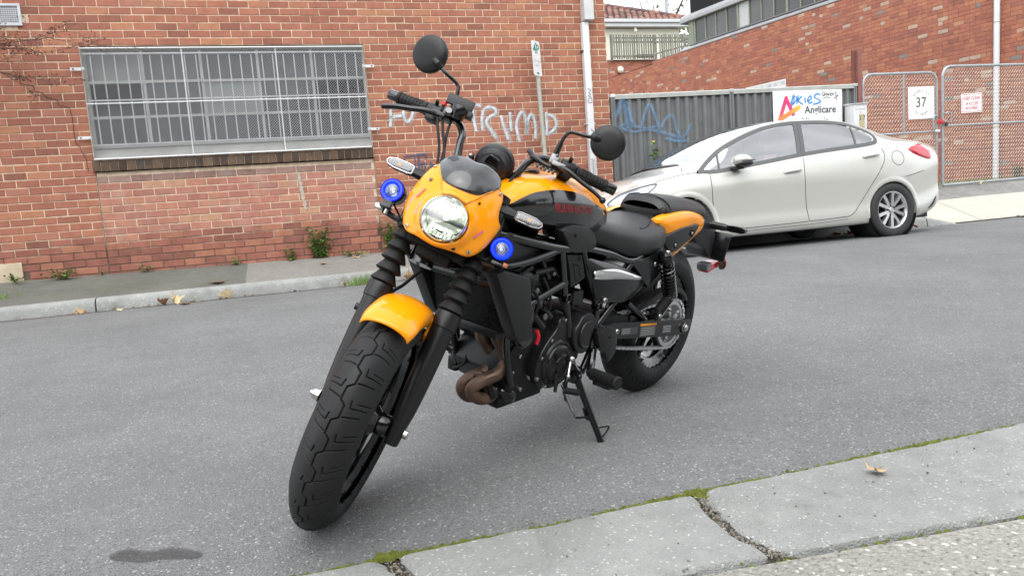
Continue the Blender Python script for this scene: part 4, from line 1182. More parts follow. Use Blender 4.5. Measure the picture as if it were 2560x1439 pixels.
# ================================================================== rear wall, timber screen, tiled house
rear = thing('rear_wall', 'low red brick rear wall below the grey timber screen', 'wall', (12.0, 27.0, 0))
m = MB(); m.box((1.4, .1, 3.0), (5.6, .2, 6.02)); m.build('wall', 'mortar_side', rear, smooth=False)
cells = []
for k in range(44, 66):
    zc = .33 + COURSE * (k + .5)
    if zc + .04 > 6.0: break
    x = -1.2 - (0 if k % 2 else PITCH / 2)
    while x < 4.2:
        cells.append((x + PITCH / 2, zc, .224, .079, .005, 'brick_side')); x += PITCH
brick_wall(rear, cells, Matrix.Identity(4), MATS, 300)
lamp = thing('bulkhead_lamp', 'small cream bulkhead lamp on the rear brick wall', 'lamp', (13.44, 26.98, 5.60))
mat('lamp_cream', (.72, .70, .58), .4)
b = MB(); b.ball((0, -.10, 0), .13, 8, (1, .8, 1.1)); b.build('globe', 'lamp_cream', lamp)
b = MB(); b.box((-.02, -.03, .02), (.14, .06, .2), bev=.02); b.build('base', 'lamp_cream', lamp)
mat('old_timber', (.20, .20, .165), .9, var=.3, vscale=6, rand=.25)
ts = thing('timber_screen', 'weathered grey timber slat screen standing on the rear brick wall', 'screen', (12.0, 26.85, 0))
sl = MB(); sl.box((0, 0, 0), (.062, .022, .93)); slm = sl.mesh('slat', False); slm.materials.append(MATS['old_timber'])
rnd = random.Random(2); x = 1.12; i = 0
while x < 5.0:
    if i not in (19, 20):
        o = bpy.data.objects.new('slat', slm); COL.objects.link(o); o.parent = ts
        o.location = (x, 0, 6.47 + rnd.uniform(-.02, .02)); o.rotation_euler = (0, rnd.gauss(0, .012), 0)
    x += .098 + rnd.uniform(-.01, .012); i += 1
for z, a, b_ in ((6.82, 1.05, 5.0), (6.66, 1.05, 5.0), (6.12, 1.05, 2.9)):
    b = MB(); b.box(((a + b_) / 2, .03, z), (b_ - a, .04, .06)); b.build('rail', 'old_timber', ts, smooth=False)
b = MB(); b.tube([(2.85, .03, 6.10), (3.1, .03, 6.22), (4.9, .03, 6.62)], .03, 4); b.build('rail', 'old_timber', ts, smooth=False)
for x in (1.1, 3.05): b = MB(); b.box((x, .06, 6.45), (.08, .06, 1.0)); b.build('post', 'old_timber', ts, smooth=False)
for k in range(3):
    b = MB(); b.box((2.55 + .0 * k, -.02, 6.05 + .06 * k), (.75, .02, .03)); b.build('loose_batten', 'old_timber', ts, smooth=False)
house = thing('tiled_house', 'cream rendered house with a terracotta tiled hip roof behind the yard', 'house', (14.0, 30.0, 0))
mat('cream_render', (.68, .665, .56), .85, var=.05)
mat('gutter_paint', (.55, .57, .58), .5, var=.06)
ramp_mat('terracotta', [(0, (.10, .075, .07)), (.25, (.15, .09, .08)), (.6, (.22, .11, .09)), (.85, (.27, .135, .105)), (1, (.24, .19, .17))], noise_amt=.3, nscale=3)
GZ = 8.28
b = MB(); b.box((1.0, 4.3, GZ / 2 - .15), (6.4, 8, GZ - .3)); b.build('wall', 'cream_render', house, smooth=False)
b = MB(); b.box((1.2, .12, GZ - .20), (6.9, .3, .14)); b.build('fascia', 'gutter_paint', house, smooth=False)
b = MB(); b.prism([(-.12, GZ - .1), (-.12, GZ + .02), (-.10, GZ + .03), (.02, GZ + .03), (.02, GZ - .12), (-.08, GZ - .12)], -2.4, 4.66, axis='x'); b.build('gutter', 'gutter_paint', house, smooth=False)
tm = MB(); pitch_ = R(24); cw, rh = .30, .36; rnd = random.Random(6)
for r_ in range(26):
    d = r_ * rh
    x = -2.6 + (cw / 2 if r_ % 2 else 0)
    while x < 4.7 - d * math.cos(pitch_) * 1.0:
        T = Matrix.Translation((x, d * math.cos(pitch_), GZ + .03 + d * math.sin(pitch_))) @ Matrix.Rotation(pitch_, 4, 'X')
        prof = [(0, 0), (.05, .05), (.12, .055), (.17, .01), (.30, .0)]
        v = []
        for yy, up in ((0, .03), (rh * 1.1, 0)):
            v += [(a, yy, z + up) for a, z in prof]
        v += [(a, 0, z - .015) for a, z in prof]
        f = [(i, i + 1, 5 + i + 1, 5 + i) for i in range(4)] + [(10 + i, 10 + i + 1, i + 1, i) for i in range(4)]
        tm.add(v, f, T); x += cw
o = tm.build('roof_tiles', 'terracotta', house, smooth=False, weld=False); o['kind'] = 'stuff'
L_ = 26 * rh * math.cos(pitch_); Hh = 26 * rh * math.sin(pitch_)
b = MB(); b.add([(-2.6, 0, GZ), (4.75, 0, GZ), (4.75 - L_, L_, GZ + Hh), (-2.6, L_, GZ + Hh), (4.75, 14, GZ)], [(0, 1, 2, 3), (1, 4, 2)]); b.build('roof_deck', 'terracotta', house, smooth=False)
hc = MB()
for k in range(24):
    t = k / 24; p = Vector((4.75 - L_ * t, L_ * t, GZ + .06 + Hh * t)); q = Vector((4.75 - L_ * (t + .047), L_ * (t + .047), GZ + .09 + Hh * (t + .047)))
    hc.cyl(p, q, .11, 8, .09)
hc.build('hip_capping', 'terracotta', house)
fl = thing('flue_pipe', 'grey metal flue pipe rising from the tiled roof', 'flue', (18.0, 31.0, 8.6))
b = MB(); b.cyl((0, 0, -.1), (0, 0, 2.4), .075, 12); b.build('pipe', 'galv_tube', fl)
b = MB(); b.prism([(-.3, -.12), (.3, -.12), (.3, .1), (-.3, .1)], -.45, .25, axis='y', M=Matrix.Rotation(pitch_, 4, 'X')); b.build('flashing', 'lead_flash', fl, smooth=False)
wl = thing('house_spotlight', 'small white spotlight under the eaves of the cream house', 'lamp', (15.85, 30.1, GZ - .42))
b = MB(); b.ball((0, -.06, -.03), .07, 6); b.build('head', 'lamp_cream', wl); b = MB(); b.box((.02, 0, .06), (.06, .1, .1)); b.build('base', 'lamp_cream', wl)
mast = thing('aerial_mast', 'thin aerial mast standing behind the grey roof edge', 'mast', (17.5, 27.6, 5)); b = MB(); b.cyl((0, 0, 0), (0, 0, 5), .018, 6); b.build('mast', 'galv_tube', mast)

# ---- tree far behind the tiled roof
mat('leaf_far', (.10, .13, .03), .8, rand=.5)
mat('bark', (.09, .07, .05), .9, var=.3, vscale=8)
tr = thing('tree', 'leafy tree showing above the tiled roof against the sky', 'tree', (25.0, 44.0, 0))
b = MB(); b.tube([(0, 0, 0), (.2, .1, 5), (.1, -.1, 9), (.5, 0, 12)], [.35, .28, .2, .06], 8)
for k in range(7):
    a = k * .9; b.tube([(.1, 0, 7 + k * .5), (1.2 * math.cos(a), 1.2 * math.sin(a), 9 + k * .5), (2.2 * math.cos(a), 2.2 * math.sin(a), 11 + k * .45)], [.12, .08, .02], 5)
b.build('trunk', 'bark', tr)
b = MB(); rnd = random.Random(8)
for k in range(2600):
    c = Vector((rnd.gauss(0, 1.2), rnd.gauss(0, 1.2), 10.9 + rnd.gauss(0, .9)))
    if mnoise.noise(c * .9) < -.1: continue
    q = Quaternion((rnd.gauss(0, 1), rnd.gauss(0, 1), rnd.gauss(0, 1), rnd.gauss(0, 1))).normalized().to_matrix().to_4x4(); q.translation = c
    s = rnd.uniform(.08, .16)
    b.add([(-s, 0, 0), (0, -s * .5, .02), (s, 0, 0), (0, s * .5, .02)], [(0, 1, 2, 3)], q)
b.build('crown', 'leaf_far', tr, smooth=False, weld=False)

# ================================================================== unseen building and trees, added behind the viewer for reflections
nb2 = thing('added_building', 'long low brown brick building, unseen, added behind the viewer to be mirrored in the tank', 'building', (0, -7.5, 0))
ramp_mat('brown_wall', [(0, (.06, .04, .03)), (.5, (.08, .055, .04)), (1, (.10, .07, .05))], noise_amt=.3, nscale=2)
m = MB(); m.box((-2, -3, 2.3), (46, 6, 4.8)); m.build('wall', 'brown_wall', nb2, smooth=False)
m = MB(); m.prism([(-.5, 4.6), (-.5, 4.75), (-3, 6.2), (-6.2, 4.75), (-6.2, 4.6)], -25, 21, axis='x'); m.build('roof', 'terracotta', nb2, smooth=False)
for i in range(9):
    m = MB(); m.box((-20 + i * 4.6, .02, 2.1), (1.5, .06, 1.5)); wn_ = m.build('window', 'white_paint', nb2, smooth=False); m = MB(); m.box((-20 + i * 4.6, .052, 2.1), (1.34, .01, 1.34)); m.build('pane', 'dusty_glass', wn_, smooth=False)
for k, (x, y) in enumerate(((-9.5, -4.4), (8.5, -4.6), (17.5, -4.2))):  # out-of-view trees, put in for the paintwork to mirror
    t_ = thing('added_tree', ('left', 'right', 'farthest right')[k] + ' unseen tree added behind the viewer, to be mirrored in the paintwork', 'tree', (x, y, -.1))
    b = MB(); b.tube([(0, 0, 0), (.1, 0, 2.2), (-.1, .1, 4.5)], [.18, .14, .05], 8)
    for j in range(5): a_ = j * 1.3; b.tube([(.05, 0, 2 + j * .3), (math.cos(a_), math.sin(a_), 3.6 + j * .3), (1.7 * math.cos(a_), 1.7 * math.sin(a_), 4.4 + j * .3)], [.08, .05, .015], 5)
    b.build('trunk', 'bark', t_)
    b = MB(); rnd = random.Random(k + 50)
    for j in range(1500):
        c = Vector((rnd.gauss(0, 1.1), rnd.gauss(0, 1.1), 4.5 + rnd.gauss(0, .8)))
        q = Quaternion((rnd.gauss(0, 1), rnd.gauss(0, 1), rnd.gauss(0, 1), rnd.gauss(0, 1))).normalized().to_matrix().to_4x4(); q.translation = c; s_ = rnd.uniform(.1, .2)
        b.add([(-s_, 0, 0), (0, -s_ * .5, .02), (s_, 0, 0), (0, s_ * .5, .02)], [(0, 1, 2, 3)], q)
    b.build('crown', 'leaf_far', t_, smooth=False, weld=False)

# ================================================================== weeds, twigs, leaves
mat('weed_green', (.10, .20, .035), .7, rand=.45, spec=.3)
mat('weed_dark', (.05, .11, .03), .7, rand=.4)
mat('stem_green', (.14, .16, .06), .8)
mat('grass_green', (.13, .22, .04), .7, rand=.4)
mat('flower_yellow', (.7, .55, .03), .7)
def weed(name, label, loc, w, h, n, leaf=.045, dark=False, seed=0, flower=0, cat='weed', depth=.5):
    rnd = random.Random(seed); t = thing(name, label, cat, loc)
    st = MB(); lf = MB(); fl = MB()
    for k in range(n):
        ang = rnd.uniform(-1, 1); hh = h * rnd.uniform(.35, 1.0)
        x1 = ang * w * .5 * rnd.uniform(.5, 1); y1 = -rnd.uniform(.0, 1) * w * depth * .5
        p0 = Vector((x1 * .25, y1 * .3, 0)); p1 = Vector((x1 * .6, y1 * .7, hh * .55)); p2 = Vector((x1, y1, hh))
        st.tube([p0, p1, p2], [.003, .0025, .0012], 4)
        nl = max(3, int(hh / leaf * 2.2))
        for j in range(nl):
            u = (j + 1) / nl; p = p0.lerp(p1, u * 2) if u < .5 else p1.lerp(p2, u * 2 - 1)
            L_ = leaf * rnd.uniform(.6, 1.15); a = rnd.uniform(0, 6.28)
            T = Matrix.Translation(p) @ Matrix.Rotation(a, 4, 'Z') @ Matrix.Rotation(R(rnd.uniform(-50, 25)), 4, 'Y')
            lf.add([(0, 0, 0), (L_ * .28, -L_ * .30, .004), (L_ * .65, -L_ * .26, 0), (L_, 0, -L_ * .12), (L_ * .65, L_ * .26, 0), (L_ * .28, L_ * .30, .004), (L_ * .4, 0, -L_ * .08)],
                   [(0, 1, 6), (1, 2, 6), (2, 3, 6), (3, 4, 6), (4, 5, 6), (5, 0, 6)], T)
        if k < flower:
            for z in range(3):
                fl.ball(p2 + Vector((rnd.uniform(-.02, .02), 0, rnd.uniform(0, .03))), .012, 4)
    st.build('stem', 'stem_green', t); o = lf.build('foliage', 'weed_dark' if dark else 'weed_green', t, smooth=False, weld=False); o['kind'] = 'stuff'
    if flower: fl.build('flower', 'flower_yellow', t)
    return t
def wz(x): return zwall(x) - .01
weed('wall_weed', 'tall leafy weed against the brick wall left of the motorcycle', (.45, 9.55, wz(.45)), .42, .42, 22, .062, seed=1)
weed('wall_weed', 'small weed at the foot of the wall, just left of the tall leafy one', (.10, 9.53, wz(.1)), .20, .17, 8, .055, seed=2)
weed('wall_weed', 'leafy weed climbing the wall behind the fork gaiter', (1.36, 9.55, wz(1.36)), .40, .42, 18, .058, seed=3)
weed('wall_weed', 'spreading low weed beside the cream rendered patch', (-2.42, 9.50, wz(-2.4)), .50, .12, 22, .045, seed=4)
weed('wall_weed', 'low weed under the cream rendered patch, at the left edge', (-2.86, 9.42, wz(-2.9)), .26, .1, 12, .045, seed=14)
weed('wall_weed', 'tiny green weed below the window at the wall foot', (-1.56, 9.52, wz(-1.5)), .17, .09, 8, .04, seed=5)
weed('wall_weed', 'tiny yellowish weed at the wall foot left of the window centre', (-2.03, 9.54, wz(-2)), .07, .06, 4, .03, seed=6)
weed('wall_weed', 'small weed at the wall foot below the right half of the window', (-.55, 9.53, wz(-.55)), .18, .10, 8, .045, seed=7)
weed('wall_weed', 'straggling weed between the tall weed and the fork', (.85, 9.5, wz(.85)), .55, .08, 16, .04, seed=8)
weed('fence_weed', 'green weed with small yellow flowers growing against the steel fence', (5.10, 9.42, wz(5.1)), .60, 1.18, 16, .08, seed=9, flower=5)
weed('gate_shrub', 'dark green bushy weed at the foot of the side wall behind the gate', (14.35, 11.2, .5), .5, .38, 26, .07, True, seed=10)
def tuft(name, label, loc, w, h, n, seed=0, mk='grass_green', kind=None):
    rnd = random.Random(seed); m = MB()
    for k in range(n):
        x, y = rnd.gauss(0, w / 3), rnd.gauss(0, w / 6); hh = h * rnd.uniform(.4, 1); dx, dy = rnd.gauss(0, .35) * hh, rnd.gauss(0, .25) * hh; bw = .003
        m.add([(x - bw, y, 0), (x + bw, y, 0), (x + dx * .4 + bw * .7, y + dy * .4, hh * .6), (x + dx * .4 - bw * .7, y + dy * .4, hh * .6), (x + dx, y + dy, hh)], [(0, 1, 2, 3), (3, 2, 4)])
    o = m.build(name, mk, None, smooth=False, weld=False); o.location = loc
    if kind: o['kind'] = kind; o['label'] = label
    else: tag(o, label, 'grass')
    return o
tuft('grass_tuft', 'bright grass tuft growing from the gutter in front of the far kerb', (.83, 8.26, zroad(.8, 8.26)), .30, .15, 160, 3)
tuft('grass_tuft', 'grass tuft on the footpath edge at the left border of the picture', (-2.95, 8.8, zkerb(-2.9) + .03), .34, .12, 120, 4)
o = tuft('grass_strip', 'strip of grass along the side wall behind the driveway gate', (12.9, 11.0, .5), 2.2, .13, 900, 5, kind='stuff')
# bare shrub reaching in at the upper left
mat('dry_leaf_small', (.16, .075, .05), .8, rand=.5)
mat('twig', (.10, .065, .05), .85)
sh = thing('bare_shrub', 'bare winter shrub with tiny reddish dry leaves at the upper left', 'shrub', (-3.7, 9.2, zwall(-3.7)))
b = MB(); lf = MB(); rnd = random.Random(12)
def twig_to(p0, p1, r0, depth):
    p0, p1 = Vector(p0), Vector(p1); mid = p0.lerp(p1, .5) + Vector((rnd.gauss(0, .03), rnd.gauss(0, .03), rnd.gauss(0, .03)))
    pts = spline([p0, mid, p1], 4); b.tube(pts, [lerp(r0, r0 * .4, i / (len(pts) - 1)) for i in range(len(pts))], 4)
    if depth:
        for k in range(4 if depth > 1 else 5):
            u = rnd.uniform(.25, 1); s = pts[min(len(pts) - 1, int(u * len(pts)))]; d = (p1 - p0)
            e = s + Vector((d.x * rnd.uniform(.2, .5) + rnd.gauss(0, .10), rnd.gauss(0, .08), d.z * rnd.uniform(.15, .5) + rnd.gauss(0, .09)))
            twig_to(s, e, r0 * .45, depth - 1)
    else:
        for k in range(26):
            s = p0.lerp(p1, rnd.random()) + Vector((rnd.gauss(0, .022), rnd.gauss(0, .03), rnd.gauss(0, .022)))
            T = Matrix.Translation(s) @ Matrix.Rotation(rnd.uniform(0, 6), 4, 'Z') @ Matrix.Rotation(rnd.uniform(-1, 1), 4, 'X') @ Matrix.Rotation(rnd.uniform(-1, 1), 4, 'Y'); L_ = rnd.uniform(.008, .017)
            lf.add([(-L_, 0, 0), (0, -L_ * .45, 0), (L_, 0, 0), (0, L_ * .45, 0)], [(0, 1, 2, 3)], T)
b.tube([(0, 0, 0), (.05, 0, 1.0), (.02, .02, 2.0), (.15, .0, 2.6)], [.035, .03, .022, .014], 6)
for e in [(.98, -.1, 2.62), (1.25, -.05, 2.33), (1.55, 0, 2.46), (1.75, 0, 2.58), (1.18, -.1, 2.95), (1.05, 0, 3.1), (1.35, 0, 2.2)]:
    twig_to((.10, 0, 2.2 + rnd.uniform(0, .4)), (e[0] - .2, e[1], e[2]), .008, 2)
b.build('stem', 'twig', sh, smooth=False, weld=False); o = lf.build('dry_leaves', 'dry_leaf_small', sh, smooth=False, weld=False); o['kind'] = 'stuff'
# fallen plane-tree leaves
mat('dry_leaf', (.42, .27, .13), .8, var=.35, vscale=30, rand=.3)
mat('dry_leaf_pale', (.58, .46, .28), .8, var=.25, vscale=30, rand=.2)
mat('dry_leaf_dark', (.13, .08, .05), .85, var=.35, vscale=30)
mat('dry_leaf_red', (.26, .11, .06), .85, var=.3, vscale=30)
def fallen(label, loc, s, rz, curl, mk='dry_leaf', tilt=0, seed=0, group=None, stalk=True):
    rnd = random.Random(seed); m = MB()
    out = [(0, -.25), (.16, -.42), (.42, -.42), (.36, -.2), (.62, -.08), (.92, -.02), (.66, .1), (.58, .30), (.36, .28), (.30, .62), (.14, .42), (0, 1.0),
           (-.14, .42), (-.30, .62), (-.36, .28), (-.58, .30), (-.66, .1), (-.92, -.02), (-.62, -.08), (-.36, -.2), (-.42, -.42), (-.16, -.42)]
    def Z(x, y): return curl * (x * x * .9 + max(0, y) ** 2 * .5) + .10 * curl * math.sin(x * 7 + seed) + .08 * math.sin(y * 6 + seed * 2) * curl
    def P(x, y): return (x * .5 * s * (1 - .25 * curl * abs(x)), y * .5 * s, s * .5 * Z(x, y))
    v = [P(0, .05)] + [P(x * .5, y * .5) for x, y in out] + [P(x * rnd.uniform(.88, 1.08), y * rnd.uniform(.88, 1.08)) for x, y in out]
    n = len(out)
    f = [(0, 1 + i, 1 + (i + 1) % n) for i in range(n)] + [(1 + i, 1 + n + i, 1 + n + (i + 1) % n, 1 + (i + 1) % n) for i in range(n)]
    T = Matrix.Rotation(rz, 4, 'Z') @ Matrix.Rotation(tilt, 4, 'X')
    m.add(v, f, T)
    zmin = min(p[2] for p in m.v); m.v = [(p[0], p[1], p[2] - zmin + .0015) for p in m.v]
    if stalk: m.tube([T @ Vector((0, -.12 * s, .03 * s)), T @ Vector((.05 * s, -.4 * s, .06 * s)), T @ Vector((.02 * s, -.75 * s, .10 * s))], .0012, 4)
    o = m.build('fallen_leaf', mk, None, smooth=True, angle=60); o.location = loc
    return tag(o, label, 'leaf', group)
def rd(x, y, up=.002): return (x, y, zroad(x, y) + up)
fallen('pale curled dry leaf lying alone on the near stone slab', (1.537, 1.60, zroad(1.5, 1.6) + .006), .092, 2.2, .55, 'dry_leaf', .2, 1)
fallen('large curled brown leaf in the gutter, left of the front fender', rd(-1.107, 8.175), .26, 1.2, .9, 'dry_leaf_pale', .9, 2)
fallen('crumpled dark brown leaf tucked behind the large curled one', rd(-1.233, 8.198), .2, 2.7, 1.0, 'dry_leaf_red', .6, 12)
fallen('tan leaf standing upright against the far kerb', rd(-0.611, 8.209), .21, 3.3, .35, 'dry_leaf_pale', 1.15, 3)
fallen('flat cream leaf at the kerb foot near the kerb joint', rd(-1.614, 8.117), .12, .4, .25, 'dry_leaf_pale', .1, 4)
fallen('flat dark and tan leaf out on the road below the gutter leaves', rd(-0.922, 7.425), .22, 1.6, .3, 'dry_leaf_dark', .12, 5)
fallen('small brown leaf crumpled against the kerb, left of the kerb joint', rd(-1.983, 8.175), .14, .9, .9, 'dry_leaf', .5, 6)
fallen('tan leaf in the gutter just left of the grass tuft', rd(0.599, 8.209), .17, 2.0, .6, 'dry_leaf', .4, 7)
fallen('leaf propped on the kerb edge beside the fork gaiter', rd(1.337, 8.209), .22, 2.9, .5, 'dry_leaf', 1.0, 8)
fallen('torn dark leaf on the road at the right edge of the picture', rd(10.375, 8.002), .24, 1.3, .3, 'dry_leaf_dark', .15, 9)
fallen('white scrap of leaf lying at the driveway lip behind the car', rd(9.28, 8.198), .11, .3, .3, 'dry_leaf_pale', .1, 10)
fallen('brown leaf against the kerb just behind the rear tyre of the car', rd(8.588, 8.198), .15, .9, .7, 'dry_leaf_red', .7, 11)
fallen('dry leaf caught under the car below the front door', rd(5.015, 7.714), .2, 2.4, .8, 'dry_leaf_dark', .8, 13)
fallen('pale leaf stuck on the driveway gate bottom rail', (11.35, 9.50, .53), .15, .3, .5, 'dry_leaf_pale', 1.3, 15)
fallen('dry leaf on the footpath right of the tall weed', (.88, 9.35, zfoot(.88, 9.35)), .15, .3, .3, 'dry_leaf', .1, 16)
fallen('brown leaf on the footpath below the tall weed', (.46, 9.1, zfoot(.46, 9.1)), .14, 1.3, .3, 'dry_leaf_red', .1, 17)
fallen('flattened olive brown leaf near the kerb edge of the footpath', (-.70, 8.6, zfoot(-.7, 8.6) + .003), .3, 1.5, .12, 'dry_leaf_dark', .02, 18)
rnd = random.Random(31)
for k in range(16):
    x = rnd.uniform(7.05, 7.75)
    fallen('dry leaves heaped against the kerb under the middle of the car', rd(x, 8.17 - rnd.random() * .1), rnd.uniform(.10, .17), rnd.uniform(0, 6), rnd.uniform(.4, 1), rnd.choice(['dry_leaf', 'dry_leaf_pale', 'dry_leaf_red']), rnd.uniform(.1, 1.1), 40 + k, 'leaves heaped under the car', stalk=False)
for k in range(26):
    x = rnd.uniform(-3.0, 1.3)
    fallen('small crumpled leaf scraps strung along the gutter under the far kerb', rd(x, 8.21 + rnd.random() * .06), rnd.uniform(.035, .07), rnd.uniform(0, 6), rnd.uniform(.3, 1), rnd.choice(['dry_leaf_dark', 'dry_leaf_red', 'dry_leaf_dark', 'dry_leaf']), rnd.uniform(.1, 1.0), 80 + k, 'leaf scraps along the gutter', stalk=False)
# ================================================================== parked car
def car_paint():
    m = bpy.data.materials.new('car_paint'); m.use_nodes = True; nt, N, L = nodes_of(m); b = N['Principled BSDF']
    b.inputs['Base Color'].default_value = (.53, .525, .485, 1); b.inputs['Metallic'].default_value = .25; b.inputs['Roughness'].default_value = .33
    b.inputs['Coat Weight'].default_value = 1; b.inputs['Coat Roughness'].default_value = .04
    MATS['car_paint'] = m
car_paint()
def glass_mat(name, tint, refl_min, refl_col=(1, 1, 1)):
    m = bpy.data.materials.new(name); m.use_nodes = True; nt, N, L = nodes_of(m); N.remove(N['Principled BSDF'])
    out = [n for n in N if n.type == 'OUTPUT_MATERIAL'][0]
    t = N.new('ShaderNodeBsdfTransparent'); t.inputs[0].default_value = (*tint, 1)
    g = N.new('ShaderNodeBsdfGlossy'); g.inputs['Roughness'].default_value = .02; g.inputs[0].default_value = (*refl_col, 1)
    fr_ = N.new('ShaderNodeFresnel'); fr_.inputs[0].default_value = 1.52
    mr = N.new('ShaderNodeMapRange'); mr.inputs[3].default_value = refl_min; mr.inputs[4].default_value = 1; L(fr_.outputs[0], mr.inputs[0])
    mx = N.new('ShaderNodeMixShader'); L(mr.outputs[0], mx.inputs[0]); L(t.outputs[0], mx.inputs[1]); L(g.outputs[0], mx.inputs[2]); L(mx.outputs[0], out.inputs[0])
    MATS[name] = m
glass_mat('car_glass', (.88, .91, .91), .34)
glass_mat('screen_glass', (.74, .80, .82), .55)
glass_mat('clear_lens', (.92, .94, .95), .06)
mat('trim_black', (.018, .018, .019), .45)
mat('trim_grey', (.075, .078, .08), .4, rvar=.1)
mat('seam', (.03, .03, .028), .8)
mat('tyre', (.022, .022, .023), .72, var=.2, vscale=20, bump=.25, bscale=150)
mat('alloy', (.62, .62, .63), .3, .85)
mat('dark_metal', (.04, .04, .042), .45, .6)
mat('lamp_red', (.42, .006, .02), .18, coat=1)
mat('lamp_white', (.62, .55, .56), .2, coat=1)
mat('lamp_chrome', (.66, .69, .73), .14, .9)
mat('lamp_blue', (.28, .31, .36), .22, .5, coat=1)
mat('interior', (.15, .152, .155), .8)
mat('seat_cloth', (.22, .22, .225), .9)
mat('paper_pink', (.55, .25, .30), .7)
mat('handle_paint', (.53, .525, .485), .3, .3, coat=1)
mat('chrome_strip', (.6, .6, .58), .2, .9)

CARX, CARY, CROLL = 5.3995, 7.6035, R(-2.5)
lx = Vector((0, -math.cos(CROLL), -math.sin(CROLL)))
CO = Vector((CARX, CARY, .0478))
car = thing('parked_car', 'cream white four-door sedan parked along the far kerb', 'car', CO)
_cm = Matrix((Vector((-1, 0, 0)), lx, Vector((-1, 0, 0)).cross(lx))).transposed().to_4x4()
_cm.translation = CO; car.matrix_world = _cm

SX = [-2.16, -2.10, -1.9, -1.7, -1.4, -1.1, -.7, -.3, .2, .6, 1.0, 1.2, 1.5, 1.8, 1.95, 2.03, 2.07]
cW  = ([-2.16, -2.10, -1.9, -1.6, -1.0, 0, .9, 1.5, 1.75, 1.9, 2.0, 2.07], [.70, .775, .855, .882, .886, .888, .886, .878, .85, .80, .74, .66])
cZS = ([-2.16, -2.0, -1.7, -1.25, -.9, -.15, .5, .9, 1.25, 1.6, 1.85, 2.0, 2.07], [1.03, 1.06, 1.085, 1.10, 1.075, 1.005, .935, .90, .885, .82, .75, .69, .65])
cWS = ([-2.16, -2.0, -1.7, -1.2, -.6, 0, .6, 1.0, 1.3, 1.6, 1.85, 2.0, 2.07], [.60, .68, .765, .80, .815, .82, .825, .815, .79, .76, .71, .65, .60])
cZR = ([-2.16, -2.0, -1.78, -1.5, -1.27, -1.08, -.85, -.6, -.33, -.1, .16, .5, .78, .95, 1.12, 1.3, 1.6, 1.85, 2.0, 2.07],
       [1.075, 1.105, 1.125, 1.175, 1.258, 1.33, 1.388, 1.415, 1.42, 1.408, 1.362, 1.255, 1.13, 1.05, .98, .91, .85, .775, .715, .67])
cWR = ([-2.16, -1.9, -1.7, -1.5, -1.2, -.6, 0, .3, .6, .9, 1.12, 1.3, 1.6, 1.85, 2.07], [.50, .60, .64, .63, .61, .575, .58, .61, .655, .705, .73, .70, .64, .56, .48])
cZT = ([-2.16, -2.0, -1.8, -1.6, -1.3, -1.0, -.6, -.3, .05, .35, .6, .9, 1.06, 1.3, 1.6, 1.85, 2.0, 2.07],
       [1.10, 1.14, 1.155, 1.205, 1.345, 1.43, 1.468, 1.472, 1.445, 1.37, 1.28, 1.135, 1.03, .95, .892, .82, .75, .70])
cC  = ([-2.16, -1.9, -1.6, -1.2, -.6, 0, .2, .6, 1.06, 1.3, 1.8, 2.07], [-.17, -.15, -.12, -.06, 0, .03, .07, .14, .20, .17, .17, .20])
cZB = ([-2.16, -2.0, -1.75, -1.4, 1.4, 1.8, 2.07], [.42, .30, .225, .19, .185, .20, .24])
def ring(s):
    g = lambda t: sm_interp(t[0], t[1], s)
    W, zs, ws, zr_, wr, zt, zb = g(cW), g(cZS), g(cWS), g(cZR), g(cWR), g(cZT), g(cZB)
    k = min(1, (zs - zb) / .75)
    P = [(W - .16, zb + .005), (W - .055, zb), (W - .02, zb + .05 * k), (W - .012, zb + .13 * k), (W - .022, zb + .24 * k), (W - .010, zb + .40 * k), (W, zb + .56 * k),
         (lerp(W, ws, .35), lerp(zb + .56 * k, zs, .62)), (lerp(W, ws, .72), lerp(zb + .56 * k, zs, .88)), (ws, zs)]
    a = spline([(y, z, 0) for y, z in P], 3)
    out = [(p.x, p.y) for p in a]                                  # 28 points, shoulder last
    b = spline([(ws + .02, zs - .06, 0), (ws, zs, 0), (lerp(ws, wr, .5) + .012, lerp(zs, zr_, .5), 0), (wr, zr_, 0), (wr * .93, zr_ + (zt - zr_) * .38, 0)], 6)[6:19]
    out += [(p.x, p.y) for p in b[1:]]                              # 12 more, rail last -> index 39
    c = spline([(wr + .01, zr_ - .05, 0), (wr, zr_, 0), (wr * .90, lerp(zr_, zt, .42), 0), (wr * .6, lerp(zr_, zt, .80), 0), (wr * .3, lerp(zr_, zt, .96), 0), (0, zt, 0), (-wr * .3, lerp(zr_, zt, .96), 0)], 4)[4:21]
    out += [(p.x, p.y) for p in c[1:]]                              # 16 more
    return out
NR = len(ring(0))
RAIL = 39
def bow(s, y): return s + sm_interp(cC[0], cC[1], s) * (1 - min(1, (y / .9) ** 2))
_rc = {}
def rcache(s):
    k = round(s, 3)
    if k not in _rc: _rc[k] = ring(k)
    return _rc[k]
def side_pt(x, z, off=0.0):
    """point of the left body side at side-view position x, z"""
    s = x; y = .85
    for _ in range(6):
        rg = rcache(max(-2.16, min(2.07, s)))
        y = rg[RAIL][0]
        for i in range(6, RAIL):
            if rg[i][1] <= z <= rg[i + 1][1]:
                t = (z - rg[i][1]) / max(1e-6, rg[i + 1][1] - rg[i][1]); y = lerp(rg[i][0], rg[i + 1][0], t); break
        else:
            if z < rg[6][1]: y = rg[3][0]
        s = x - sm_interp(cC[0], cC[1], s) * (1 - (y / .9) ** 2)
    if off:
        e = .02; a = Vector(side_pt(x + e, z)) - Vector(side_pt(x - e, z)); b = Vector(side_pt(x, z + e)) - Vector(side_pt(x, z - e))
        n = b.cross(a).normalized()
        if n.y < 0: n = -n
        return Vector((x, y, z)) + n * off
    return Vector((x, y, z))
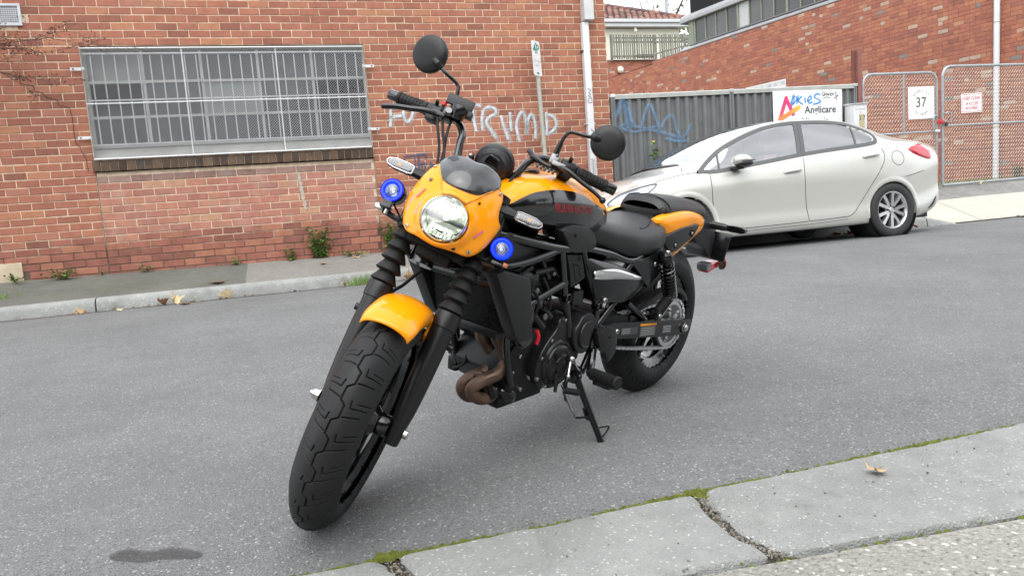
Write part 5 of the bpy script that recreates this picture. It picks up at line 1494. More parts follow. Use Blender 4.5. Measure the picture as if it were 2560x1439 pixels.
def patch(name, poly, mk, par, off=.004, rings=5, sm=4, thick=0.0):
    pts = poly2(poly, sm) if sm else poly
    cx = sum(p[0] for p in pts) / len(pts); cz = sum(p[1] for p in pts) / len(pts)
    m = MB(); n = len(pts); v = []
    for k in range(rings):
        t = 1 - k / rings
        v += [side_pt(lerp(cx, x, t), lerp(cz, z, t), off if k else off * .3) for x, z in pts]
    v.append(side_pt(cx, cz, off))
    f = [(k * n + i, k * n + (i + 1) % n, (k + 1) * n + (i + 1) % n, (k + 1) * n + i) for k in range(rings - 1) for i in range(n)]
    f += [((rings - 1) * n + i, (rings - 1) * n + (i + 1) % n, rings * n) for i in range(n)]
    m.add(v, f)
    return m.build(name, mk, par, angle=60)
def band(name, poly, w, mk, par, off=.006, closed=True, sm=5):
    """strip of width w just inside an outline, following the surface"""
    pts = [Vector((a, b, 0)) for a, b in (poly2(poly, sm, closed) if sm else poly)]; n = len(pts); v = []
    area = sum(pts[i].x * pts[(i + 1) % n].y - pts[(i + 1) % n].x * pts[i].y for i in range(n))
    sg = 1 if area > 0 else -1
    for i, p in enumerate(pts):
        t = (pts[(i + 1) % n] - pts[i - 1]) if closed else (pts[min(i + 1, n - 1)] - pts[max(i - 1, 0)])
        t.normalize(); nn = Vector((-t.y, t.x, 0)) * sg; q = p + nn * w
        v += [side_pt(p.x, p.y, off * .2), side_pt(p.x, p.y, off), side_pt(q.x, q.y, off), side_pt(q.x, q.y, off * .1)]
    f = []
    for i in range(n if closed else n - 1):
        j = (i + 1) % n
        for k in range(3): f.append((4 * i + k, 4 * j + k, 4 * j + k + 1, 4 * i + k + 1))
    m = MB(); m.add(v, f); return m.build(name, mk, par, angle=40)
def seam(pts, par, r=.0035, sm=5, closed=False, name='panel_gap'):
    P = poly2(pts, sm, closed) if sm else pts
    m = MB(); m.tube([side_pt(x, z, .0005) for x, z in P], r, 4, closed=closed); return m.build(name, 'seam', par, smooth=False)
def inpoly(x, z, P):
    c = False; n = len(P)
    for i in range(n):
        (x1, z1), (x2, z2) = P[i], P[i - 1]
        if (z1 > z) != (z2 > z) and x < (x2 - x1) * (z - z1) / (z2 - z1) + x1: c = not c
    return c
DX, DZ = 0.0, 0.0
def T2(L_): return [(x + DX, z + DZ) for x, z in L_]
glass_f = poly2([(1.09, .921), (.83, 1.092), (.511, 1.228), (.211, 1.316), (-.055, 1.366), (-.23, 1.382), (-.262, 1.36), (-.189, 1.191), (-.130, 1.020), (.169, .978), (.542, .938), (.903, .900)], 4)
glass_r = poly2([(-.379, 1.382), (-.686, 1.369), (-.912, 1.328), (-1.03, 1.292), (-1.15, 1.238), (-1.20, 1.186), (-1.160, 1.122), (-.969, 1.092), (-.567, 1.064), (-.220, 1.034), (-.285, 1.211)], 4)
dlo = poly2([(1.15, .906), (.845, 1.122), (.509, 1.264), (.188, 1.360), (-.101, 1.405), (-.373, 1.414), (-.705, 1.405), (-.968, 1.368), (-1.151, 1.303), (-1.25, 1.240), (-1.270, 1.18), (-1.237, 1.112), (-1.159, 1.078), (-.896, 1.052), (-.494, 1.024), (-.183, .996), (.178, .955), (.549, .913), (.909, .872), (1.09, .880)], 4)
door_f = [(1.024, .868), (1.034, .718), (1.022, .465), (1.0, .287), (.948, .257), (.448, .265), (-.172, .274), (-.145, .512), (-.138, .776), (-.163, .982), (.392, .925), (.806, .882)]
door_r = [(-.178, .987), (-.149, .776), (-.155, .511), (-.182, .277), (-.391, .280), (-.663, .290), (-.75, .30), (-.825, .354), (-.93, .472), (-1.048, .623), (-1.181, .784), (-1.262, .895), (-1.272, .967), (-1.235, 1.05), (-.888, 1.041), (-.489, 1.015)]
screen_s = (.10, 1.045)
N_S = 212
ss = [lerp(-2.16, 2.07, i / N_S) for i in range(N_S + 1)]
body = MB(); doorf, doorr, screen, rscreen, farglass, roofm = MB(), MB(), MB(), MB(), MB(), MB()
AX_F, AX_R, WR_, WZ_ = 1.35, -1.35, .348, .305
for sgn in (1, -1):
    rows = []
    for s in ss:
        rows.append([Vector((bow(s, y), sgn * y, z)) for y, z in rcache(s)])
    tgt = {}
    for i in range(N_S):
        for j in range(NR - 1):
            q = (rows[i][j], rows[i][j + 1], rows[i + 1][j + 1], rows[i + 1][j])
            c = (q[0] + q[1] + q[2] + q[3]) / 4
            sm_ = (ss[i] + ss[i + 1]) / 2
            t = body
            if j < RAIL:
                if min((c.x - AX_F) ** 2, (c.x - AX_R) ** 2) + (c.z - WZ_) ** 2 < WR_ ** 2: continue
                if inpoly(c.x, c.z, glass_f) or inpoly(c.x, c.z, glass_r):
                    if sgn > 0: continue
                    t = farglass
                elif sgn > 0 and inpoly(c.x, c.z, door_f): t = doorf
                elif sgn > 0 and inpoly(c.x, c.z, door_r): t = doorr
            else:
                if screen_s[0] < sm_ < screen_s[1]: t = screen
                elif -1.70 < sm_ < -1.08 and j > RAIL + 1: t = rscreen
                elif -1.08 <= sm_ <= .10: t = roofm
            t.add(q, [(0, 1, 2, 3) if sgn > 0 else (3, 2, 1, 0)])
# ends
for s, fw in ((2.07, 1), (-2.16, -1)):
    rg = rcache(s); full = [Vector((bow(s, y), y, z)) for y, z in rg] + [Vector((bow(s, y), -y, z)) for y, z in rg[::-1][1:]]
    cen = Vector((bow(s, 0) + .05 * fw, 0, .6))
    rows = [[p.lerp(cen, t) + Vector((fw * .10 * math.sin(t * math.pi / 2), 0, 0)) for p in full] for t in (0, .12, .3, .6, 1.0)]
    body.grid(rows)
bo = body.build('body', 'car_paint', car, angle=50)
roofm.build('roof', 'car_paint', car, angle=50)
df = doorf.build('front_door', 'car_paint', car, angle=50); dr = doorr.build('rear_door', 'car_paint', car, angle=50)
screen.build('windscreen', 'screen_glass', car, angle=60); rscreen.build('rear_screen', 'car_glass', car, angle=60); farglass.build('far_window', 'car_glass', car, angle=60)
band('window_surround', dlo, .040, 'trim_grey', car, .005, sm=0)
patch('window', glass_f, 'car_glass', df, .001, 6, 0); patch('window', glass_r, 'car_glass', dr, .001, 6, 0)
for pts, w in ((T2([(-.158, 1.005), (-.225, 1.191), (-.296, 1.40)]), .050), (T2([(-.164, 1.008), (-.231, 1.20), (-.303, 1.40)]), -.048)):
    P = poly2(pts, 4, False); m = MB(); rows = []
    for x, z in P: rows.append([side_pt(x, z, .002), side_pt(x, z, .007), side_pt(x + w, z, .007), side_pt(x + w, z, .002)])
    m.grid(rows); m.build('pillar_trim', 'trim_grey', car, angle=30)
m = MB(); rows = []
for x, z in poly2(T2([(.885, .895), (.862, 1.0), (.832, 1.10)]), 4, False): rows.append([side_pt(x, z, .002), side_pt(x, z, .006), side_pt(x + .022, z, .006), side_pt(x + .022, z, .002)])
m.grid(rows); m.build('quarter_bar', 'trim_grey', df, angle=30)
m = MB(); rows = []
for x, z in poly2(T2([(-.925, 1.07), (-.973, 1.204), (-1.01, 1.305)]), 4, False): rows.append([side_pt(x, z, .002), side_pt(x, z, .006), side_pt(x + .024, z, .006), side_pt(x + .024, z, .002)])
m.grid(rows); m.build('quarter_bar', 'trim_grey', dr, angle=30)
# seams
seam([(1.024, .868), (1.034, .718), (1.022, .465), (1.003, .30), (.99, .266)], car); seam([(.99, .266), (.448, .268), (-.165, .276)], car); seam([(-.177, .276), (-.150, .511), (-.143, .776), (-.170, .985)], car); seam([(-.185, .279), (-.391, .281), (-.66, .290), (-.745, .300), (-.825, .354), (-.93, .472), (-1.048, .623), (-1.181, .784), (-1.258, .895), (-1.272, .967), (-1.25, 1.03)], car, sm=4)
seam([(.98, .232), (.44, .238), (-.185, .245), (-.70, .262)], car, .0022)
seam([(1.30, .91), (1.285, .965)], car, .003, 0)
seam([(1.155, .895), (1.30, .885), (1.5, .852), (1.63, .825)], car, .003)
seam([(-1.534, .689), (-1.69, .717), (-1.826, .747)], car, .003)
th = [R(20 * i) for i in range(18)]
seam([(-1.459 + .088 * math.cos(a), .909 + .083 * math.sin(a)) for a in th], car, .003, 0, True, 'fuel_flap')
# arch lips and wells
for ax in (AX_F, AX_R):
    m = MB(); rows = []
    for i in range(41):
        a = R(-8 + 196 * i / 40); row = []
        for rr, o in ((.340, -.03), (.340, .006), (.352, .011), (.372, .008), (.40, .0015)):
            x, z = ax + rr * math.cos(a), WZ_ + rr * math.sin(a)
            row.append(side_pt(x, max(.20, z), o) if o > 0 else side_pt(x, max(.2, z)) + Vector((0, -.05, 0)))
        rows.append(row)
    m.grid(rows); m.build('arch_lip', 'car_paint', car, angle=50)
    for sg in (1, -1):
        m = MB(); m.lathe([(.345, .50), (.345, .865), ], 40, Matrix.Translation((ax, 0, WZ_)) @ Matrix.Rotation(R(-90 * sg), 4, 'X')); m.lathe([(.345, .50), (.01, .50)], 40, Matrix.Translation((ax, 0, WZ_)) @ Matrix.Rotation(R(-90 * sg), 4, 'X'))
        if sg > 0: m.build('wheel_well', 'trim_black', car)
# underside
m = MB(); m.box((0, 0, .24), (4.0, 1.45, .08)); m.box((-.1, .70, .20), (1.9, .06, .05)); m.box((-1.0, .25, .19), (1.6, .12, .07)); m.build('underbody', 'trim_black', car)
patch('bumper_trim', [(-2.05, .44), (-2.045, .39), (-1.97, .318), (-1.86, .255), (-1.80, .235), (-1.86, .28), (-1.96, .36)], 'trim_black', car, .004, 4, 3)
# wheels
def wheel_mesh():
    T = Matrix.Rotation(R(-90), 4, 'X')     # lathe axis z -> +y (outboard)
    ty = MB(); prof = [(.208, -.085), (.225, -.098), (.262, -.104), (.298, -.098), (.312, -.085), (.316, -.06), (.3165, 0), (.316, .06), (.312, .085), (.298, .098), (.262, .104), (.225, .098), (.208, .085)]
    ty.lathe(prof, 56, T)
    rim = MB(); rim.lathe([(.150, -.07), (.200, -.08), (.210, -.086), (.214, -.084), (.205, -.06), (.192, -.02), (.192, .05), (.204, .078), (.214, .086), (.2145, .090), (.208, .091), (.200, .083)], 48, T)
    disc = MB(); disc.lathe([(.02, .0), (.14, .0), (.14, .012), (.02, .012)], 32, T); disc.lathe([(.0, .045), (.085, .045), (.085, -.03)], 24, T)
    bk = MB(); bk.lathe([(.0, -.05), (.20, -.05)], 24, T)
    sp = MB()
    for k in range(5):
        for d in (-1, 1):
            A = Matrix.Rotation(R(72 * k + 90), 4, 'Z') @ Matrix.Rotation(R(d * 16.5), 4, 'Z')
            pts = [(.045, -d * .010 - .020), (.045, -d * .010 + .020), (.12, .017), (.200, .020), (.200, -.020), (.12, -.017)]
            v = []
            for (r_, w) in pts:
                h = interp([.04, .12, .2], [.070, .082, .085], r_); v.append((r_, w, h))
            for (r_, w) in pts:
                v.append((r_, w * 1.15, interp([.04, .2], [.045, .045], r_)))
            f = [(0, 1, 2, 3, 4, 5)] + [(i, 6 + i, 6 + (i + 1) % 6, (i + 1) % 6) for i in range(6)]
            sp.add(v, f, T @ A)
    hub = MB(); hub.lathe([(0, .078), (.026, .078), (.030, .074), (.032, .06), (.066, .060), (.070, .05)], 28, T)
    nuts = MB()
    for k in range(5):
        a = R(72 * k + 54); nuts.lathe([(0, .078), (.009, .078), (.0105, .07), (.0105, .055)], 6, T @ Matrix.Translation((.052 * math.cos(a), .052 * math.sin(a), 0)))
    return ty, rim, disc, bk, sp, hub, nuts
for (x, y, out) in ((AX_R, .775, 1), (AX_F, .775, 1), (AX_R, -.775, -1), (AX_F, -.775, -1)):
    ty, rim, disc, bk, sp, hub, nuts = wheel_mesh()
    M_ = Matrix.Translation((x, y, .318)) @ (Matrix.Identity(4) if out > 0 else Matrix.Rotation(math.pi, 4, 'Z')) @ Matrix.Rotation(R(14), 4, 'Y')
    def xf(mb): mb.v = [tuple(M_ @ Vector(p)) for p in mb.v]; return mb
    w = xf(ty).build('wheel', 'tyre', car, angle=40)
    w['label'] = 'tyre and alloy wheel of the white car'
    xf(rim).build('rim', 'alloy', w, angle=40); xf(sp).build('spokes', 'alloy', w, angle=25); xf(disc).build('brake_disc', 'dark_metal', w); xf(hub).build('hub', 'alloy', w); xf(nuts).build('wheel_nuts', 'dark_metal', w, kind='stuff'); xf(bk).build('back_plate', 'trim_black', w)
# lights
hl = [(2.14, .615), (2.13, .655), (2.02, .722), (1.86, .768), (1.72, .797), (1.631, .806), (1.66, .77), (1.775, .70), (1.90, .637), (2.01, .60), (2.09, .585)]
patch('headlight', hl, 'lamp_blue', car, .006, 5, 3)
h_o = [o for o in car.children if o.name.startswith('headlight')][0]
band('lamp_rim', poly2(hl, 3), .008, 'trim_grey', h_o, .009, sm=0)
patch('indicator_lens', [(1.84, .765), (1.73, .790), (1.65, .799), (1.69, .760), (1.795, .704), (1.84, .69)], 'lamp_chrome', h_o, .009, 3, 3)
p = side_pt(1.95, .672, .0); m = MB(); m.ball(p, .042, 10, (1, .5, 1)); m.build('projector', 'lamp_chrome', h_o)
patch('reflector', [(2.07, .64), (2.0, .68), (2.02, .615)], 'lamp_chrome', h_o, .009, 3, 0)
tl = [(-1.655, 1.012), (-1.79, 1.05), (-1.90, 1.062), (-1.975, 1.03), (-1.995, .96), (-1.97, .885), (-1.90, .882), (-1.75, .932), (-1.665, .98)]
t_o = patch('tail_light', tl, 'lamp_red', car, .014, 5, 3)
patch('reverse_lens', [(-1.86, 1.056), (-1.95, 1.04), (-1.985, .975), (-1.94, .97), (-1.89, 1.02)], 'lamp_white', t_o, .0165, 3, 3)
# mirror, handles
mb = MB(); base = Vector((.80, .86, .93)); c = Vector((.70, .955, .985))
mb.ball(c, .1, 10, (1.10, .95, .60)); mi = mb.build('mirror', 'handle_paint', df)
mb = MB(); mb.ball(c + Vector((-.02, .006, -.035)), .1, 10, (1.02, .9, .42)); mb.box((c.x + .02, c.y - .06, c.z - .075), (.10, .12, .035), bev=.012); mb.build('mirror_base', 'trim_black', mi)
mb = MB(); mb.box((c.x - .02, c.y + .094, c.z - .012), (.16, .006, .010), Matrix.Identity(4)); mb.build('repeater', 'trim_grey', mi)
for (hx, hz, par) in ((.009, .838, df), (-1.076, .953, dr)):
    patch('handle_recess', [(hx + .055 * math.cos(a), hz + .038 * math.sin(a)) for a in th], 'car_paint', par, -.004, 3, 0)
    p = side_pt(hx, hz, .022); m = MB(); m.tube([side_pt(hx + .11, hz - .012, .004), side_pt(hx + .085, hz - .008, .024), p, side_pt(hx - .085, hz + .006, .026), side_pt(hx - .115, hz + .010, .006)], [.009, .014, .017, .016, .009], 8)
    m.build('handle', 'handle_paint', par)
# cowl, wiper, boot lip line
m = MB(); rows = []
for i in range(17):
    y = lerp(-.72, .72, i / 16); s = 1.055; rg = rcache(s); z = interp([0, .44, .66, .73], [1.03, 1.018, .995, .972], abs(y)); x = bow(s, y)
    rows.append([(x - .03, y, z + .012), (x + .02, y, z + .006), (x + .07, y, z - .01)])
m.grid(rows); m.build('cowl', 'trim_black', car, angle=60)
m = MB(); m.tube([(1.17, .40, 1.03), (1.09, .20, 1.062), (1.02, -.12, 1.09)], .007, 5); m.tube([(1.20, -.18, 1.04), (1.16, -.3, 1.052), (1.02, -.52, 1.05)], .007, 5); m.build('wiper', 'trim_black', car)
# interior
m = MB(); m.box((-.1, 0, .62), (2.6, 1.44, .6), bev=.05); m.build('interior', 'interior', car)
m = MB(); m.prism([(.55, .80), (1.15, .80), (1.10, .93), (.85, 1.0), (.62, .96)], -.68, .68, axis='y', bev=.03); m.build('dashboard', 'interior', car)
for y in (.36, -.36):
    m = MB(); m.prism([(.25, .75), (-.20, .72), (-.42, 1.22), (-.30, 1.24), (-.10, .92), (.25, .88)], y - .23, y + .23, axis='y', bev=.04); st = m.build('front_seat', 'seat_cloth', car)
    m = MB(); m.box((-.36, y, 1.25), (.09, .24, .17), bev=.04); m.build('headrest', 'seat_cloth', st)
m = MB(); m.prism([(-.55, .72), (-1.05, .75), (-1.30, 1.12), (-1.15, 1.13), (-.95, .92), (-.55, .88)], -.62, .62, axis='y', bev=.04); m.build('rear_seat', 'seat_cloth', car)
for y in (.38, -.38): m = MB(); m.box((-1.24, y, 1.13), (.10, .22, .13), bev=.04); m.build('headrest', 'seat_cloth', car)
m = MB(); m.tube([(.52 + .05 * math.sin(a) , -.36 + .18 * math.cos(a), .98 + .17 * math.sin(a)) for a in [R(20 * i) for i in range(18)]], .014, 6, closed=True); m.build('steering_wheel', 'interior', car)
m = MB(); m.box((.10, .58, .98), (.16, .10, .14)); m.build('parcel', 'paper_pink', car)
# ================================================================== motorcycle
import numpy as np
mat('orange_paint', (.88, .30, .0015), .35, 0, coat=.75, coat_rough=.03, spec=.05)
mat('gloss_black', (.004, .004, .005), .2, coat=1.0, coat_rough=.02, spec=.3)
mat('satin_black', (.007, .007, .008), .22, rvar=.06, vscale=30, spec=.5)
mat('plastic_black', (.010, .010, .011), .36, bump=.1, bscale=500, spec=.4)
mat('plastic_grey', (.022, .022, .023), .42, bump=.1, bscale=500, spec=.35)
mat('matt_black', (.006, .006, .006), .6, spec=.2)
mat('frame_black', (.004, .004, .005), .18, coat=.5)
mat('engine_black', (.008, .008, .009), .30, .2, spec=.35, var=.25, vscale=25, bump=.2, bscale=200)
mat('engine_satin', (.016, .016, .017), .27, .3, spec=.4, rvar=.1, vscale=40)
mat('rubber', (.010, .010, .010), .6, spec=.3)
mat('rubber_grip', (.011, .011, .011), .55, spec=.3, bump=.3, bscale=300)
mat('bike_tyre', (.015, .015, .016), .6, spec=.3, var=.3, vscale=18, rvar=.15, bump=.25, bscale=260)
mat('groove_dark', (.006, .006, .006), .9)
mat('chrome', (.75, .75, .76), .08, 1.0)
mat('steel_bolt', (.55, .54, .52), .3, 1.0)
mat('chain_steel', (.72, .72, .73), .35, 1.0)
mat('alu_dark', (.16, .16, .165), .3, .9)
mat('header_pipe', (.135, .085, .062), .48, .55, var=.45, vscale=22, rvar=.2)
mat('rad_core', (.012, .012, .013), .5, .3)
mat('lens_clear', (.13, .135, .14), .12, .3, coat=1)
mat('amber', (.45, .22, .03), .3, coat=1)
mat('red_lens', (.50, .006, .012), .2, coat=1)
mat('red_paint', (.55, .01, .02), .4)
mat('label_orange', (.75, .28, .01), .5)
mat('label_grey', (.045, .045, .047), .45)
mat('label_text', (.28, .28, .28), .5)
mat('spot_bulb', (.8, .85, .9), .3, emit=(.9, .97, 1.0), estr=.12)
mat('spot_bowl', (.45, .52, .58), .14, .9)
mat('screen_black', (.010, .0105, .012), .30, coat=1, coat_rough=.06, var=.6, vscale=9, rvar=.1)
mat('halo_blue', (.0, .005, .35), .35, emit=(.0, .012, 1.0), estr=2.6)
mat('reflector', (.80, .82, .80), .10, 1.0)
mat('led_white', (1, 1, 1), .4, emit=(1.0, .98, .88), estr=7.0)
mat('lit_facet', (.75, .78, .72), .14, .9, emit=(.92, 1.0, .80), estr=.22)
mat('led_soft', (.9, .92, .9), .35, emit=(1.0, 1.0, .93), estr=.35)
mat('lamp_dark', (.10, .11, .10), .3, .6)
def leather(name, col, rough, scale):
    m = bpy.data.materials.new(name); m.use_nodes = True; nt, N, L = nodes_of(m); b = N['Principled BSDF']
    b.inputs['Base Color'].default_value = (*col, 1); b.inputs['Roughness'].default_value = rough
    t = N.new('ShaderNodeTexCoord'); v = N.new('ShaderNodeTexVoronoi'); v.inputs['Scale'].default_value = scale; L(t.outputs['Object'], v.inputs['Vector'])
    bp = N.new('ShaderNodeBump'); bp.inputs['Strength'].default_value = .35; bp.inputs['Distance'].default_value = .0015; L(v.outputs['Distance'], bp.inputs['Height']); L(bp.outputs[0], b.inputs['Normal'])
    MATS[name] = m
leather('seat_vinyl', (.012, .012, .0135), .36, 330)
leather('pillion_vinyl', (.010, .010, .011), .34, 520)

LEAN, HEAD, STEER = .20181, 3.67511, .64435
bike = thing('motorcycle', 'orange and black naked motorcycle leaning on its side stand in the road', 'motorcycle', (1.40703, 2.81087, -.0198))
_h = Matrix.Rotation(HEAD, 4, 'Z') @ Matrix.Rotation(-LEAN, 4, 'X') @ Matrix.Rotation(-.00442, 4, 'Y')
_h.translation = Vector((1.40703, 2.81087, -.0198)); bike.matrix_world = _h
RAKE = R(30); RF, RRr = .3195, .323
_s = Vector((-math.sin(RAKE), 0, math.cos(RAKE))); _e = Vector((math.cos(RAKE), 0, math.sin(RAKE)))
A0 = Vector((1.52, 0, RF)) - _e * .055
_rot = Matrix.Rotation(STEER, 3, _s)
_ea, _el = _rot @ _e, _rot @ Vector((0, 1, 0))
ST = Matrix((_ea, _el, _s)).transposed().to_4x4(); ST.translation = A0      # local (a forward, l left, b up the fork)
YT = Matrix.Rotation(R(-90), 4, 'X')         # lathe axis -> +y
def YX(x, y, z): return Matrix.Translation((x, y, z)) @ YT
def grp(name, par=None, label=None):
    o = bpy.data.objects.new(name, None); COL.objects.link(o); o.parent = par or bike; o.empty_display_size = .05
    if label: o['label'] = label
    return o
def bolt(par, p, n, r=.008, h=.006, mk='steel_bolt', M=None, head=True, name='bolt'):
    m = MB(); T = frame(p, n); T = (M @ T) if M is not None else T
    m.lathe([(0, h), (r * .55, h), (r * .9, h * .8), (r, h * .3), (r, -h)], 12, T)
    o = m.build(name, mk, par)
    if head:
        m = MB(); m.lathe([(0, h * .98 + .0004), (r * .42, h * .98 + .0004), (r * .42, h * .5)], 6, T); m.build('socket', 'matt_black', o)
    return o
def loft(stations, nper, closed=False):
    return None

# ---------------------------------------------------------------- tyres
def tyre(name, Rr, hw, bead, par, M, grooves, n=1500, label=None):
    lat = np.concatenate([np.linspace(-hw * .80, -hw * .99, 7)[::-1][:0], []])
    # cross-section as (l, r)
    tread = [(l, Rr - .062 * (abs(l) / hw) ** 2.3 * (hw / .065)) for l in np.linspace(-hw * .93, hw * .93, 89)]
    rs = tread[0][1]
    side = [(hw * .985, lerp(rs, bead, .16)), (hw * 1.0, lerp(rs, bead, .34)), (hw * .985, lerp(rs, bead, .55)), (hw * .93, lerp(rs, bead, .78)), (hw * .85, lerp(rs, bead, .92)), (hw * .80, bead)]
    sec = [(-l, r) for l, r in side[::-1]] + tread + side
    sec = np.array(sec); k = len(sec)
    th = np.linspace(0, 2 * np.pi, n, endpoint=False)
    L2 = np.repeat(sec[None, :, 0], n, 0); R2 = np.repeat(sec[None, :, 1], n, 0)
    if grooves:
        npitch = 24; P = 2 * np.pi * Rr / npitch * 1000
        s = (th * Rr * 1000) % P
        S2 = np.repeat(s[:, None], k, 1); Lm = L2 * 1000
        d = np.full(S2.shape, 1e9)
        for (s0, l0, s1, l1, w) in grooves:
            for off in (-P, 0, P):
                ax, ay, bx, by = s0 + off, l0, s1 + off, l1
                vx, vy = bx - ax, by - ay; q = vx * vx + vy * vy
                t = np.clip(((S2 - ax) * vx + (Lm - ay) * vy) / q, 0, 1)
                dd = np.hypot(S2 - ax - t * vx, Lm - ay - t * vy) - w
                d = np.minimum(d, dd)
        inside = (np.abs(L2) < hw * .94)
        R2 = R2 - np.where(inside, np.clip((.6 - d) / 1.0, 0, 1) * .0085, 0)
    X = R2 * np.cos(th)[:, None]; Z = R2 * np.sin(th)[:, None]
    V = np.stack([X, L2, Z], -1).reshape(-1, 3)
    Mn = np.array(M); V = V @ Mn[:3, :3].T + Mn[:3, 3]
    i, j = np.meshgrid(np.arange(n), np.arange(k - 1), indexing='ij')
    F = np.stack([i * k + j, ((i + 1) % n) * k + j, ((i + 1) % n) * k + j + 1, i * k + j + 1], -1).reshape(-1, 4)
    me = bpy.data.meshes.new(name); me.from_pydata(V.tolist(), [], F.tolist())
    for p in me.polygons: p.use_smooth = True
    me.materials.append(MATS['bike_tyre'])
    o = bpy.data.objects.new(name, me); COL.objects.link(o); o.parent = par
    return o
gv = []
P_ = 2 * math.pi * RF / 24 * 1000
w_ = 1.15
gv += [(0, 7, 30, 7, w_), (30, 7, 40, -7, w_), (40, -7, 72, -7, w_), (72, -7, P_, 7, w_)]
for sg, ph in ((1, 4), (-1, 44)):
    gv += [(ph + 0, sg * 13, ph + 9, sg * 47, 1.05), (ph + 24, sg * 21, ph + 32, sg * 54, 1.05), (ph + 24, sg * 21, ph + 42, sg * 18, 1.05), (ph + 40, sg * 34, ph + 47, sg * 55, .95)]
CF = ST @ Matrix.Translation((.055, 0, 0))
fw = grp('front_wheel')
tyre('tyre', RF, .0655, .2286, fw, CF, gv)
def wheel_metal(par, M, bead, hwr, spokes, hubw, sw=.012):
    m = MB(); prof = [(bead - .030, -hwr * .55), (bead - .012, -hwr * .80), (bead + .004, -hwr * .92), (bead + .010, -hwr), (bead + .012, -hwr * .94), (bead + .002, -hwr * .84), (bead - .018, -hwr * .6),
                  (bead - .022, 0), (bead - .018, hwr * .6), (bead + .002, hwr * .84), (bead + .012, hwr * .94), (bead + .010, hwr), (bead + .004, hwr * .92), (bead - .012, hwr * .80), (bead - .030, hwr * .55), (bead - .036, 0)]
    m.lathe(prof, 72, M @ YT, closed_prof=True); rim = m.build('rim', 'gloss_black', par, angle=30)
    for k in range(spokes):
        m = MB(); a = 2 * math.pi * k / spokes + .2
        for d in (-1, 1):
            rows = []
            for i in range(9):
                t = i / 8; r_ = lerp(.030, bead - .028, t); off = d * lerp(.010, .030, t ** 1.3) ; wdt = lerp(.017, .0095, min(1, t * 1.4)) + (.008 * max(0, t - .8) * 5); th = lerp(.020, .013, t)
                ctr = Vector((r_ * math.cos(a), 0, r_ * math.sin(a))) + Vector((-math.sin(a), 0, math.cos(a))) * off
                tn = Vector((-math.sin(a), 0, math.cos(a)))
                rows.append([ctr + tn * wdt * math.cos(u) + Vector((0, 1, 0)) * th * math.sin(u) for u in [R(45 * j) for j in range(8)]])
            m.grid(rows, closed=True, M=M)
        m.build('spoke', 'gloss_black', rim)
    m = MB(); m.lathe([(.0, -hubw), (.026, -hubw), (.030, -hubw + .006), (.031, -hubw * .6), (.044, -hubw * .42), (.046, 0), (.044, hubw * .42), (.031, hubw * .6), (.030, hubw - .006), (.026, hubw), (.018, hubw), (.016, hubw - .008), (0, hubw - .008)], 32, M @ YT); m.build('hub', 'gloss_black', rim)
    return rim
wheel_metal(fw, CF, .2286, .047, 5, .082)
# front disc + caliper on the right side
m = MB(); Md = CF @ Matrix.Translation((0, -.066, 0)) @ YT
m.lathe([(.112, -.0025), (.155, -.0025), (.155, .0025), (.112, .0025)], 56, Md, closed_prof=True); m.build('brake_disc', 'alu_dark', fw)
m = MB(); m.lathe([(.04, -.004), (.115, -.003), (.115, .003), (.04, .004)], 30, Md, closed_prof=True); m.build('disc_carrier', 'satin_black', fw)
m = MB(); m.box((-.135, -.074, .075), (.06, .05, .10), CF, bev=.012); m.build('caliper', 'satin_black', fw)

